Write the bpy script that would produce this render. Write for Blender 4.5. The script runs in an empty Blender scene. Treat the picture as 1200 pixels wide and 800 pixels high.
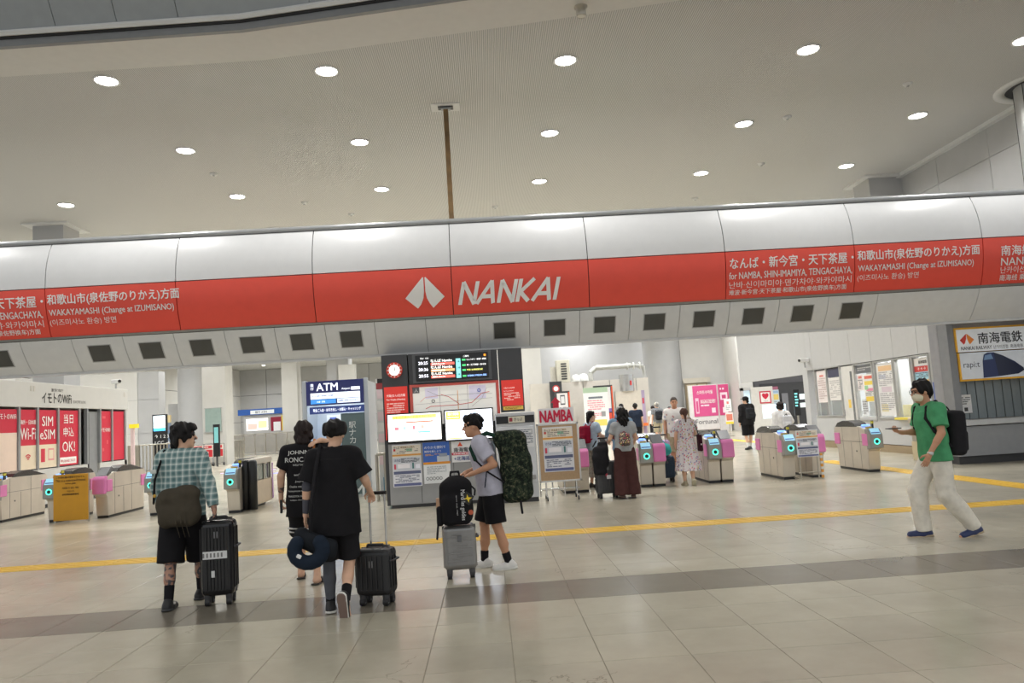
import bpy, math, random
import numpy as np
from mathutils import Matrix, Vector
from mathutils.bvhtree import BVHTree
random.seed(7)
SC = bpy.context.scene
COL = SC.collection
PI = math.pi

# ------------------------------------------------------------------ camera, world, exposure
CAM_H = 1.6
YAW, PITCH, ROLL = math.radians(2.1), math.radians(5.6), math.radians(3.5)
def make_camera():
    f = Vector((math.sin(YAW)*math.cos(PITCH), math.cos(YAW)*math.cos(PITCH), math.sin(PITCH)))
    r = f.cross(Vector((0, 0, 1))).normalized(); u = r.cross(f)
    c, s = math.cos(ROLL), math.sin(ROLL)
    R = c*r - s*u; U = s*r + c*u
    m = Matrix(((R.x, U.x, -f.x, 0), (R.y, U.y, -f.y, 0), (R.z, U.z, -f.z, CAM_H), (0, 0, 0, 1)))
    cd = bpy.data.cameras.new('camera'); cd.sensor_width = 36.0; cd.lens = 27.0
    cd.clip_end = 300
    o = bpy.data.objects.new('camera', cd); o.matrix_world = m
    COL.objects.link(o); SC.camera = o
make_camera()
W = bpy.data.worlds.new('world'); SC.world = W; W.use_nodes = True
bg = W.node_tree.nodes['Background']
bg.inputs[0].default_value = (0.93, 0.97, 1.0, 1); bg.inputs[1].default_value = 0.8
SC.view_settings.view_transform = 'Standard'; SC.view_settings.look = 'None'
SC.view_settings.gamma = 1.0; SC.view_settings.use_curve_mapping = False
SC.view_settings.exposure = 0.22
LAMP_W = 68.0        # watts of one ceiling downlight
LAMP_COL = (1.0, 0.985, 0.96)
CEIL = 8.2

# ------------------------------------------------------------------ helpers
def lin(c):
    out = []
    for v in c[:3]:
        v = v/255.0
        out.append(v/12.92 if v <= 0.04045 else ((v+0.055)/1.055)**2.4)
    return out
MATS = {}
def mat(name, rgb, rough=0.5, metal=0.0, emit=0.0, var=0.05, scale=6.0, spec=0.5, alpha=1.0, trans=0.0, bump=0.0, bscale=60.0):
    if name in MATS: return MATS[name]
    m = bpy.data.materials.new(name); m.use_nodes = True
    nt = m.node_tree; b = nt.nodes['Principled BSDF']
    c = lin(rgb)
    tc = nt.nodes.new('ShaderNodeTexCoord')
    if var > 0:
        n = nt.nodes.new('ShaderNodeTexNoise'); n.inputs['Scale'].default_value = scale; n.inputs['Detail'].default_value = 3
        nt.links.new(tc.outputs['Object'], n.inputs['Vector'])
        r = nt.nodes.new('ShaderNodeValToRGB')
        r.color_ramp.elements[0].position = 0.3; r.color_ramp.elements[1].position = 0.7
        r.color_ramp.elements[0].color = [max(0, v*(1-var)) for v in c]+[1]
        r.color_ramp.elements[1].color = [min(1, v*(1+var)) for v in c]+[1]
        nt.links.new(n.outputs['Fac'], r.inputs['Fac'])
        nt.links.new(r.outputs['Color'], b.inputs['Base Color'])
    else:
        b.inputs['Base Color'].default_value = c+[1]
    b.inputs['Roughness'].default_value = rough; b.inputs['Metallic'].default_value = metal
    b.inputs['Specular IOR Level'].default_value = spec
    if trans: b.inputs['Transmission Weight'].default_value = trans
    if alpha < 1: b.inputs['Alpha'].default_value = alpha
    if emit:
        b.inputs['Emission Color'].default_value = c+[1]; b.inputs['Emission Strength'].default_value = emit
    if bump:
        n2 = nt.nodes.new('ShaderNodeTexNoise'); n2.inputs['Scale'].default_value = bscale
        nt.links.new(tc.outputs['Object'], n2.inputs['Vector'])
        bp = nt.nodes.new('ShaderNodeBump'); bp.inputs['Strength'].default_value = bump; bp.inputs['Distance'].default_value = 0.01
        nt.links.new(n2.outputs['Fac'], bp.inputs['Height']); nt.links.new(bp.outputs['Normal'], b.inputs['Normal'])
    MATS[name] = m
    return m
def K(rgb, **kw):            # plain paint by colour
    return mat('paint_%02x%02x%02x' % tuple(rgb) + ('e' if kw.get('emit') else '') + ('m' if kw.get('metal') else ''), rgb, **kw)

def place(o, parent=None, loc=(0, 0, 0), rz=0.0):
    COL.objects.link(o); o.location = loc; o.rotation_euler = (0, 0, rz)
    if parent is not None: o.parent = parent
    return o
def tag(o, label=None, cat=None, group=None, kind=None):
    if label: o['label'] = label
    if cat: o['category'] = cat
    if group: o['group'] = group
    if kind: o['kind'] = kind
    return o
def thing(name, label, cat, loc=(0, 0, 0), rz=0.0, group=None, kind=None):
    o = place(bpy.data.objects.new(name, None), None, loc, rz); o.empty_display_size = 0.1
    return tag(o, label, cat, group, kind)
class MB:
    def __init__(s): s.v = []; s.f = []; s.m = []; s.sm = []
    def add(s, vs, fs, m=0, smooth=False):
        b = len(s.v); s.v += [tuple(p) for p in vs]
        for f in fs: s.f.append(tuple(b+i for i in f)); s.m.append(m); s.sm.append(smooth)
        return s
    def box(s, x0, y0, z0, x1, y1, z1, m=0):
        return s.add([(x0,y0,z0),(x1,y0,z0),(x1,y1,z0),(x0,y1,z0),(x0,y0,z1),(x1,y0,z1),(x1,y1,z1),(x0,y1,z1)],
                     [(0,3,2,1),(4,5,6,7),(0,1,5,4),(1,2,6,5),(2,3,7,6),(3,0,4,7)], m)
    def cbox(s, c, h, m=0): return s.box(c[0]-h[0], c[1]-h[1], c[2]-h[2], c[0]+h[0], c[1]+h[1], c[2]+h[2], m)
    def prism_x(s, prof, x0, x1, m=0, smooth=False):   # prof: (y, z), counter-clockwise seen from -x
        n = len(prof)
        s.add([(x0, p[0], p[1]) for p in prof]+[(x1, p[0], p[1]) for p in prof],
              [tuple(range(n-1, -1, -1)), tuple(range(n, 2*n))]+[(i, (i+1) % n, n+(i+1) % n, n+i) for i in range(n)], m)
        return s
    def prism_z(s, poly, z0, z1, m=0):
        n = len(poly)
        s.add([(p[0], p[1], z0) for p in poly]+[(p[0], p[1], z1) for p in poly],
              [tuple(range(n-1, -1, -1)), tuple(range(n, 2*n))]+[(i, (i+1) % n, n+(i+1) % n, n+i) for i in range(n)], m)
        return s
    def prism_y(s, poly, y0, y1, m=0):                 # poly: (x, z)
        n = len(poly)
        s.add([(p[0], y0, p[1]) for p in poly]+[(p[0], y1, p[1]) for p in poly],
              [tuple(range(n)), tuple(range(2*n-1, n-1, -1))]+[(i, n+i, n+(i+1) % n, (i+1) % n) for i in range(n)], m)
        return s
    def cyl(s, a, b, r0, r1=None, n=16, m=0, caps=True, smooth=True):
        if r1 is None: r1 = r0
        a = Vector(a); b = Vector(b); d = (b-a).normalized()
        u = d.orthogonal().normalized(); w = d.cross(u)
        vs = []
        for c, r in ((a, r0), (b, r1)):
            for i in range(n):
                t = 2*PI*i/n; vs.append(c+(u*math.cos(t)+w*math.sin(t))*r)
        s.add(vs, [(i, (i+1) % n, n+(i+1) % n, n+i) for i in range(n)], m, smooth)
        if caps: 
            s.add(vs[:n], [tuple(range(n-1, -1, -1))], m); s.add(vs[n:], [tuple(range(n))], m)
        return s
    def tube(s, pts, r, n=8, m=0):
        for i in range(len(pts)-1): s.cyl(pts[i], pts[i+1], r, r, n, m)
        return s
    def torus(s, c, axis, R, r, n=24, k=8, m=0):
        c = Vector(c); d = Vector(axis).normalized(); u = d.orthogonal().normalized(); w = d.cross(u)
        vs = []
        for i in range(n):
            t = 2*PI*i/n; e = u*math.cos(t)+w*math.sin(t)
            for j in range(k):
                p = 2*PI*j/k; vs.append(c+e*(R+r*math.cos(p))+d*(r*math.sin(p)))
        s.add(vs, [(i*k+j, ((i+1) % n)*k+j, ((i+1) % n)*k+(j+1) % k, i*k+(j+1) % k) for i in range(n) for j in range(k)], m, True)
        return s
    def lathe(s, c, prof, n=20, m=0):                  # prof: (r, z)
        vs = []
        for r, z in prof:
            for i in range(n):
                t = 2*PI*i/n; vs.append((c[0]+r*math.cos(t), c[1]+r*math.sin(t), c[2]+z))
        s.add(vs, [(a*n+i, a*n+(i+1) % n, (a+1)*n+(i+1) % n, (a+1)*n+i) for a in range(len(prof)-1) for i in range(n)], m, True)
        return s
    def mesh(s, name, mats):
        me = bpy.data.meshes.new(name); me.from_pydata(s.v, [], s.f)
        for m_ in (mats if isinstance(mats, (list, tuple)) else [mats]): me.materials.append(m_)
        me.polygons.foreach_set('material_index', s.m); me.polygons.foreach_set('use_smooth', s.sm); me.update()
        return me
    def build(s, name, mats, parent=None, bevel=0.0, loc=(0, 0, 0), rz=0.0, label=None, cat=None, group=None, kind=None, seg=2):
        o = place(bpy.data.objects.new(name, s.mesh(name, mats)), parent, loc, rz)
        if bevel:
            b = o.modifiers.new('bevel', 'BEVEL'); b.width = bevel; b.segments = seg; b.limit_method = 'ANGLE'
        return tag(o, label, cat, group, kind)
def box(name, m, x0, y0, z0, x1, y1, z1, parent=None, bevel=0.0, **kw):
    return MB().box(x0, y0, z0, x1, y1, z1).build(name, m, parent, bevel, **kw)
def copy_tree(o, parent=None):
    c = o.copy(); COL.objects.link(c)
    if parent is not None: c.parent = parent
    for ch in list(o.children): copy_tree(ch, c)
    return c

# lettering: flat print, upright, read from -y; returns a mesh in (x, 0, z)
_TX = {}
def text_geo(s, bold):
    key = (s, bold)
    if key not in _TX:
        cu = bpy.data.curves.new('lettering', 'FONT'); cu.body = s; cu.size = 1.0; cu.offset = bold; cu.resolution_u = 2
        o = bpy.data.objects.new('lettering', cu); me = o.to_mesh()
        v = np.array([q.co[:2] for q in me.vertices]).reshape(-1, 2); f = [tuple(p.vertices) for p in me.polygons]
        o.to_mesh_clear(); bpy.data.objects.remove(o); bpy.data.curves.remove(cu)
        _TX[key] = (v, f)
    return _TX[key]
def text(parent, s, x, z, h, m, y=0.0, w=None, align='L', bold=0.012, name='lettering', shear=0.0, maxw=None, loc=None):
    v, f = text_geo(s, 0.0); bold = abs(bold)
    v = v.copy(); lo = v.min(0); hi = v.max(0)
    v = (v-lo)/(hi-lo)
    asp = (hi[0]-lo[0])/(hi[1]-lo[1]); W_ = w if w else asp*h
    if maxw and W_ > maxw: W_ = maxw
    xo = {'L': 0, 'C': -W_/2, 'R': -W_}[align]
    px = x+xo+v[:, 0]*W_+shear*v[:, 1]*h; pz = z+v[:, 1]*h
    P = [(a, y, b) for a, b in zip(px, pz)]; f = list(f)
    if bold > 0.008:                 # heavier strokes: the same glyphs laid a little to the sides
        e = bold*h*0.8; n0 = len(P); f0 = list(f)
        for k, (dx, dz) in enumerate(((e, 0), (-e, 0), (0, e*0.7), (0, -e*0.7))):
            P += [(a+dx, y-0.0007*(k+1), b+dz) for a, b in zip(px, pz)]; f += [tuple(i+n0*(k+1) for i in q) for q in f0]
    me = bpy.data.meshes.new(name); me.from_pydata(P, [], f); me.materials.append(m); me.update()
    o = place(bpy.data.objects.new(name, me), parent)
    return o
def vtext(parent, s, x, z, h, m, y=0.0, step=None, **kw):       # characters stacked downwards, centred on x
    for i, ch in enumerate(s): text(parent, ch, x, z-h-(step or h*1.12)*i, h, m, y=y, align='C', **kw)
# a printed sheet: thin board with flat colour fields and lettering, read from -y; x0,z0 = lower left
def sheet(parent, x0, z0, x1, z1, base, blocks=(), texts=(), y=0.0, t=0.012, name='poster', emit=0.0, lines=()):
    w, h = x1-x0, z1-z0
    kw = dict(emit=emit) if emit else {}
    o = box(name, K(base, rough=0.45, var=0.02, **kw), x0, y-t, z0, x1, y, z1, parent)
    cols = []; b = MB()
    for k, (a0, c0, a1, c1, col) in enumerate(blocks):
        if col not in cols: cols.append(col)
        yy = y-t-0.0015-0.0003*k
        b.add([(x0+a0*w, yy, z0+c0*h), (x0+a1*w, yy, z0+c0*h), (x0+a1*w, yy, z0+c1*h), (x0+a0*w, yy, z0+c1*h)], [(0, 1, 2, 3)], cols.index(col))
    for (a0, a1, c0, c1, n, col) in lines:      # rows of small print: broken bars
        if col not in cols: cols.append(col)
        ph = (c1-c0)/n
        for i in range(n):
            q = a0
            zt = c1-ph*(i+0.75)
            while q < a1-0.02:
                e = min(a1, q+random.uniform(0.05, 0.22))
                if random.random() < 0.88:
                    yy = y-t-0.006
                    b.add([(x0+q*w, yy, z0+zt*h), (x0+e*w, yy, z0+zt*h), (x0+e*w, yy, z0+(zt+ph*0.5)*h), (x0+q*w, yy, z0+(zt+ph*0.5)*h)], [(0, 1, 2, 3)], cols.index(col))
                q = e+0.02
                if i == n-1 and q > a0+(a1-a0)*0.6: break
    if b.v:
        pr = b.build('print', [K(c, rough=0.45, var=0.02, **kw) for c in cols], o); pr['kind'] = 'stuff'
    for tx in texts:
        s_, a, c, hh, col = tx[:5]; al = tx[5] if len(tx) > 5 else 'L'; mw = tx[6]*w if len(tx) > 6 else None
        text(o, s_, x0+a*w, z0+c*h, hh*h, K(col, rough=0.45, var=0.02, **kw), y=y-t-0.008, align=al, maxw=mw)
    return o
# ------------------------------------------------------------------ materials of the setting
WHITE = mat('white_metal_panel', (214, 214, 212), 0.38, var=0.02)
GREYP = mat('grey_metal_panel', (168, 169, 170), 0.45, var=0.025)
WALLW = mat('off_white_wall', (205, 203, 198), 0.6, var=0.03, scale=1.5)
WALLG = mat('grey_wall_panel', (176, 176, 176), 0.6, var=0.03, scale=1.5)
DARK = mat('dark_joint', (60, 60, 62), 0.6)
BLACK = mat('black_plastic', (22, 22, 24), 0.4)
STEEL = mat('brushed_steel', (178, 172, 160), 0.32, 0.85, var=0.08, scale=3)
CHROME = mat('chrome', (205, 205, 205), 0.18, 1.0)
RED = mat('signal_red', (234, 82, 66), 0.45, var=0.02)
PINK = mat('pink_panel', (226, 128, 186), 0.4, var=0.04)
GLASS = mat('clear_glass', (235, 245, 243), 0.05, var=0, alpha=0.16)

def tile_mat(name, rgb, rough, seed):
    m = bpy.data.materials.new(name); m.use_nodes = True
    nt = m.node_tree; b = nt.nodes['Principled BSDF']
    g = nt.nodes.new('ShaderNodeNewGeometry')
    n = nt.nodes.new('ShaderNodeTexNoise'); n.inputs['Scale'].default_value = 1.1; n.inputs['Detail'].default_value = 6; n.inputs['Roughness'].default_value = 0.65
    nt.links.new(g.outputs['Position'], n.inputs['Vector'])
    oi = nt.nodes.new('ShaderNodeObjectInfo')
    r = nt.nodes.new('ShaderNodeValToRGB'); c = lin(rgb)
    r.color_ramp.elements[0].position = 0.3; r.color_ramp.elements[1].position = 0.72
    r.color_ramp.elements[0].color = [v*0.86 for v in c]+[1]; r.color_ramp.elements[1].color = [min(1, v*1.07) for v in c]+[1]
    nt.links.new(n.outputs['Fac'], r.inputs['Fac'])
    hv = nt.nodes.new('ShaderNodeHueSaturation')
    mr = nt.nodes.new('ShaderNodeMapRange'); mr.inputs['To Min'].default_value = 0.95; mr.inputs['To Max'].default_value = 1.04
    nt.links.new(oi.outputs['Random'], mr.inputs['Value']); nt.links.new(mr.outputs['Result'], hv.inputs['Value'])
    nt.links.new(r.outputs['Color'], hv.inputs['Color'])
    # fine meandering cracks
    v = nt.nodes.new('ShaderNodeTexVoronoi'); v.feature = 'DISTANCE_TO_EDGE'; v.inputs['Scale'].default_value = 0.33
    n3 = nt.nodes.new('ShaderNodeTexNoise'); n3.inputs['Scale'].default_value = 3.0; n3.inputs['Detail'].default_value = 5
    nt.links.new(g.outputs['Position'], n3.inputs['Vector'])
    ad = nt.nodes.new('ShaderNodeVectorMath'); ad.operation = 'MULTIPLY_ADD'; ad.inputs[1].default_value = (0.9, 0.9, 0)
    nt.links.new(n3.outputs['Color'], ad.inputs[0]); nt.links.new(g.outputs['Position'], ad.inputs[2]); nt.links.new(ad.outputs[0], v.inputs['Vector'])
    ls = nt.nodes.new('ShaderNodeMath'); ls.operation = 'LESS_THAN'; ls.inputs[1].default_value = 0.0016
    nt.links.new(v.outputs['Distance'], ls.inputs[0])
    n4 = nt.nodes.new('ShaderNodeTexNoise'); n4.inputs['Scale'].default_value = 0.35
    nt.links.new(g.outputs['Position'], n4.inputs['Vector'])
    g4 = nt.nodes.new('ShaderNodeMath'); g4.operation = 'GREATER_THAN'; g4.inputs[1].default_value = 0.53
    nt.links.new(n4.outputs['Fac'], g4.inputs[0])
    mu = nt.nodes.new('ShaderNodeMath'); mu.operation = 'MULTIPLY'; nt.links.new(ls.outputs[0], mu.inputs[0]); nt.links.new(g4.outputs[0], mu.inputs[1])
    mu2 = nt.nodes.new('ShaderNodeMath'); mu2.operation = 'MULTIPLY'; mu2.inputs[1].default_value = 0.45; nt.links.new(mu.outputs[0], mu2.inputs[0])
    mx = nt.nodes.new('ShaderNodeMix'); mx.data_type = 'RGBA'; nt.links.new(mu2.outputs[0], mx.inputs['Factor'])
    nt.links.new(hv.outputs['Color'], mx.inputs['A']); mx.inputs['B'].default_value = (0.16, 0.14, 0.11, 1)
    nt.links.new(mx.outputs['Result'], b.inputs['Base Color'])
    b.inputs['Roughness'].default_value = rough; b.inputs['Specular IOR Level'].default_value = 0.45
    rr = nt.nodes.new('ShaderNodeMapRange'); rr.inputs['To Min'].default_value = rough*0.7; rr.inputs['To Max'].default_value = rough*1.4
    nt.links.new(n.outputs['Fac'], rr.inputs['Value']); nt.links.new(rr.outputs['Result'], b.inputs['Roughness'])
    return m
TILE = tile_mat('beige_stone_tile', (184, 178, 160), 0.2, 0)
TILE_G = tile_mat('grey_stone_tile', (126, 120, 108), 0.2, 1)
YEL = mat('yellow_tactile', (228, 186, 64), 0.45, var=0.05)

# ------------------------------------------------------------------ floor
floor = box('floor', mat('dark_grout', (128, 118, 100), 0.6), -40, -12, -0.2, 40, 95, -0.0035); tag(floor, kind='structure')
TS = 0.575; X0 = -0.5
rows = []
y = 6.84
while y > 0.6: rows.append((y-TS, y, 0)); y -= TS
rows.append((6.84, 7.62, 1))
y = 7.62
while y < 10.38: 
    e = y+TS
    rows.append((y, min(e, 10.40), 0)); y = e
y = 10.85
while y < 34: rows.append((y, y+TS, 0)); y += TS
tmesh = {}
def tile_mesh(w, d, m):
    key = (round(w, 3), round(d, 3), m)
    if key not in tmesh:
        g = 0.0022; c = 0.002
        b = MB(); hw, hd = w/2-g, d/2-g
        b.add([(-hw, -hd, -0.012), (hw, -hd, -0.012), (hw, hd, -0.012), (-hw, hd, -0.012), (-hw, -hd, -c), (hw, -hd, -c), (hw, hd, -c), (-hw, hd, -c),
               (-hw+c, -hd+c, 0), (hw-c, -hd+c, 0), (hw-c, hd-c, 0), (-hw+c, hd-c, 0)],
              [(0, 1, 5, 4), (1, 2, 6, 5), (2, 3, 7, 6), (3, 0, 4, 7), (4, 5, 9, 8), (5, 6, 10, 9), (6, 7, 11, 10), (7, 4, 8, 11), (8, 9, 10, 11)])
        tmesh[key] = b.mesh('floor_tile', TILE_G if m else TILE)
    return tmesh[key]
cands = []; rest = MB()
for (a, b_, m) in rows:
    yc = (a+b_)/2
    n = int((yc*0.75+2.5)/TS)+1
    for i in range(-n, n+1):
        xc = X0+TS*(i+0.5)
        px = (xc-0.037*yc)/yc if yc > 0.1 else 9
        vis = yc > 4.0 and abs(px) < 0.70+0.3/yc
        cands.append((0 if vis else 1, yc, xc, a, b_, m))
cands.sort(key=lambda t: (t[0], t[1]))
for k, (v, yc, xc, a, b_, m) in enumerate(cands):
    if k < 300 and v == 0:
        o = place(bpy.data.objects.new('floor_tile', tile_mesh(TS, b_-a, m)), floor, (xc, yc, 0))
    else:
        g = 0.0022
        rest.add([(xc-TS/2+g, a+g, 0), (xc+TS/2-g, a+g, 0), (xc+TS/2-g, b_-g, 0), (xc-TS/2+g, b_-g, 0)], [(0, 1, 2, 3)], m)
rest.build('tile_field', [TILE, TILE_G], floor, kind='stuff')
MB().box(-40, 34.2, -0.01, 40, 95, 0).build('far_paving', TILE, floor)
# raised yellow guide strip across the hall and a branch towards the gates
tm = MB().box(-TS/2+0.003, -0.222, -0.012, TS/2-0.003, 0.222, 0.002)
for q in (-0.165, -0.055, 0.055, 0.165): tm.box(-TS/2+0.03, q-0.017, 0.002, TS/2-0.03, q+0.017, 0.006)
tme = tm.mesh('tactile_tile', YEL)
for i in range(-16, 18): place(bpy.data.objects.new('tactile_tile', tme), floor, (X0+TS*(i+0.5), 10.625, 0))
for i in range(15): place(bpy.data.objects.new('tactile_tile', tme), floor, (8.5, 11.2+TS*i, 0.0035), PI/2)
for i in range(9): place(bpy.data.objects.new('tactile_tile', tme), floor, (10.7, 30.6+TS*i, 0.0035), PI/2)

# ------------------------------------------------------------------ ceiling
def ceiling_mat():
    m = bpy.data.materials.new('ribbed_ceiling'); m.use_nodes = True
    nt = m.node_tree; b = nt.nodes['Principled BSDF']
    g = nt.nodes.new('ShaderNodeNewGeometry')
    w = nt.nodes.new('ShaderNodeTexWave'); w.bands_direction = 'X'; w.inputs['Scale'].default_value = 8.5; w.wave_profile = 'SIN'
    nt.links.new(g.outputs['Position'], w.inputs['Vector'])
    r = nt.nodes.new('ShaderNodeValToRGB')
    r.color_ramp.elements[0].position = 0.15; r.color_ramp.elements[1].position = 0.45
    r.color_ramp.elements[0].color = lin((168, 168, 166))+[1]; r.color_ramp.elements[1].color = lin((212, 211, 208))+[1]
    nt.links.new(w.outputs['Fac'], r.inputs['Fac']); nt.links.new(r.outputs['Color'], b.inputs['Base Color'])
    bp = nt.nodes.new('ShaderNodeBump'); bp.inputs['Strength'].default_value = 0.5; bp.inputs['Distance'].default_value = 0.01
    nt.links.new(w.outputs['Fac'], bp.inputs['Height']); nt.links.new(bp.outputs['Normal'], b.inputs['Normal'])
    b.inputs['Roughness'].default_value = 0.7
    return m
KC = 6.6/5.4
def kc(p): return (p[0]*KC, p[1]*KC)
edge = [kc(p) for p in ((-16, 10.75), (-6.34, 10.21), (-3.01, 10.03), (-0.04, 9.47), (3.4, 8.82), (12, 7.2))]
strip = [kc(p) for p in ((-16, 11.55), (-6.85, 11.03), (-2.96, 10.86), (0.64, 10.18), (2.91, 9.69), (12, 7.75))]
ceil = MB().prism_z([strip[0]]+strip[1:]+[(40, 9), (40, 95), (-40, 95), (-40, 14)], CEIL, CEIL+0.2).build('ceiling', ceiling_mat(), kind='structure')
PLAINC = mat('plain_ceiling', (212, 211, 207), 0.7, var=0.02)
pb = MB()
for i in range(5):
    pb.prism_z([edge[i], edge[i+1], strip[i+1], strip[i]], CEIL-0.004, CEIL+0.15)
pb.build('plain_border', PLAINC, ceil)
def sweep(name, prof, path, m, parent):            # prof: (out, up) offsets from path point; out = towards camera
    b = MB(); n = len(prof); vs = []
    for i, p in enumerate(path):
        a = Vector(path[max(0, i-1)]); c = Vector(path[min(len(path)-1, i+1)])
        d = (c-a).normalized(); nr = Vector((d.y, -d.x))
        for o, u in prof: vs.append((p[0]+nr.x*o, p[1]+nr.y*o, CEIL+u))
    b.add(vs, [(i*n+j, i*n+(j+1) % n, (i+1)*n+(j+1) % n, (i+1)*n+j) for i in range(len(path)-1) for j in range(n)])
    return b.build(name, m, parent)
sweep('edge_lip', [(0, -0.02), (0.09, -0.02), (0.09, 0.14), (0, 0.14)], edge, mat('lip_grey', (120, 122, 124), 0.4), ceil)
sweep('edge_shadow_gap', [(0.05, 0.10), (0.115, 0.10), (0.115, 0.15), (0.05, 0.15)], edge, BLACK, ceil)
sweep('edge_rail', [(0.06, 0.15), (0.14, 0.14), (0.17, 0.19), (0.14, 0.24), (0.06, 0.24)], edge, WHITE, ceil)
SOFF = mat('soffit_panel_grey', (152, 157, 160), 0.55, var=0.03)
soff = thing('wall_upper', None, None, kind='structure')
sbk = MB()
for i in range(5):
    a = Vector(edge[i]); c = Vector(edge[i+1]); L = (c-a).length; d = (c-a)/L; nr = Vector((d.y, -d.x))
    n = max(1, round(L/1.12))
    def P(t, u): 
        q = a+d*t+nr*(0.12+0.55*u)
        return (q.x, q.y, CEIL+0.22+0.95*u)
    for k in range(n):
        t0, t1 = L*k/n+0.006, L*(k+1)/n-0.006
        f = [P(t0, 0), P(t1, 0), P(t1, 3), P(t0, 3)]
        bk = [(p[0]-nr.x*0.05, p[1]-nr.y*0.05, p[2]+0.03) for p in f]
        MB().add(f+bk, [(0, 1, 2, 3), (7, 6, 5, 4), (0, 4, 5, 1), (1, 5, 6, 2), (2, 6, 7, 3), (3, 7, 4, 0)]).build('soffit_panel', SOFF, soff)
    f = [P(0, 0), P(L, 0), P(L, 3), P(0, 3)]
    sbk.add([(p[0]-nr.x*0.04, p[1]-nr.y*0.04, p[2]+0.02) for p in f], [(0, 1, 2, 3)])
sbk.build('soffit_backing', DARK, soff)
ceil2 = MB().box(-22, -12, 11.2, 22, 9.5, 11.4).build('ceiling_upper', PLAINC, kind='structure')

# downlights
LENS = mat('lamp_lens', (255, 252, 244), 0.3, emit=22.0, var=0)
def downlight_proto():
    root = bpy.data.objects.new('downlight', None)
    ring = MB().lathe((0, 0, 0), [(0.235, 0.0), (0.235, -0.02), (0.2, -0.025), (0.185, -0.004), (0.185, 0.0)], 28)
    o1 = bpy.data.objects.new('trim_ring', ring.mesh('trim_ring', WHITE))
    lens = MB().cyl((0, 0, -0.012), (0, 0, -0.002), 0.187, 0.187, 28)
    o2 = bpy.data.objects.new('lens', lens.mesh('lens', LENS))
    return root, o1, o2
DP = downlight_proto()
ld = bpy.data.lights.new('downlight_lamp', 'AREA'); ld.shape = 'DISK'; ld.size = 0.36; ld.energy = LAMP_W; ld.color = LAMP_COL; ld.spread = math.radians(150)
def downlight(x, y, label, z=CEIL, group='ceiling downlights', data=None):
    r = DP[0].copy(); place(r, None, (x, y, z)); tag(r, label, 'ceiling light', group)
    for q in DP[1:]: place(q.copy(), r)
    place(bpy.data.objects.new('lamp', data or ld), r, (0, 0, -0.03))
    return r
LCOLS = [-15.5, -11.35, -6.65, -2.63, 1.83, 6.47, 10.7]
ordn = ['first', 'second', 'third', 'fourth', 'fifth', 'sixth', 'seventh']
rown = {13.8: 'nearest the soffit edge', 17.5: 'second from the soffit edge', 21.2: 'third from the soffit edge', 24.9: 'just above the long fascia'}
vis = {13.8: LCOLS[2:6], 17.5: LCOLS[2:7], 21.2: LCOLS[1:7], 24.9: LCOLS}
for yy, rn in rown.items():
    for i, x in enumerate(vis[yy]):
        downlight(x, yy, 'round glowing downlight, %s from the left in the ceiling row %s' % (ordn[i], rn))
for yy, cols in ((13.8, (-11.35, 10.7)), (17.5, (-11.35,))):
    for x in cols: downlight(x, yy, 'outer ceiling downlight at the %s end of the %s row' % ('left' if x < 0 else 'right', 'nearest' if yy < 15 else 'second'), group='outer ceiling downlights')
ld2 = ld.copy(); ld2.energy = LAMP_W*0.55; ld2.name = 'added_hall_lamp'  # fill light: unseen downlights added overhead to brighten the near hall
for yy in (-7, -1, 5):
    for i, x in enumerate((-13, -6.5, 0, 6.5, 13)): downlight(x, yy, 'added out-of-view downlight lighting the near hall, %s from the left, %s row from the soffit' % (ordn[i], {5: 'first', -1: 'second', -7: 'third'}[yy]), 11.2, 'added near hall downlights', ld2)
ld3 = ld.copy(); ld3.energy = LAMP_W*4.0; ld3.name = 'back_lamp'; ld3.color = (0.97, 0.985, 1.0)
for j, yy in enumerate((29, 35, 42, 50, 58, 67, 77)):
    for i, x in enumerate((-22, -15.5, -8, -1, 6, 13, 20)): downlight(x, yy, 'back hall downlight, %s from the left in the %s row beyond the gates' % (ordn[i], ordn[j]), CEIL, 'back hall downlights', ld3)
# small detectors on the ceiling
for i, (x, y, lab) in enumerate([(-6.6, 19.2, 'small round smoke detector between the left downlights'), (-5.0, 22.1, 'small white sensor left of the third ceiling row'),
        (-3.9, 23.6, 'small white sensor near the fascia, left of the hanger rod'), (0.6, 23.6, 'small white sensor right of the hanger rod'),
        (7.4, 17.2, 'flat round detector between the right downlights'), (9.4, 15.6, 'flat round detector nearest the right column'), (7.0, 23.8, 'small white sensor near the third row right side'),
        (8.0, 20.6, 'tiny white sensor above the right lettering')]):
    r = thing('smoke_detector', lab, 'detector', (x, y, CEIL), group='ceiling detectors')
    MB().lathe((0, 0, 0), [(0.0, -0.06), (0.07, -0.06), (0.1, -0.02), (0.1, 0)], 16).build('body', WHITE, r)
    MB().cyl((0, 0, -0.075), (0, 0, -0.055), 0.03, 0.03, 10).build('sensor_tip', GREYP, r)
r = thing('small_spotlight', 'small metal spotlight can at the top of the plain ceiling border', 'spotlight', (1.55*KC, 9.75*KC, CEIL))
MB().lathe((0, 0, 0), [(0.11, 0), (0.11, -0.02), (0.08, -0.03), (0.08, -0.16), (0.07, -0.17)], 18).build('housing', STEEL, r)
MB().cyl((0, 0, -0.165), (0, 0, -0.15), 0.07, 0.07, 16).build('lamp_face', K((225, 222, 210)), r)
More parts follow.
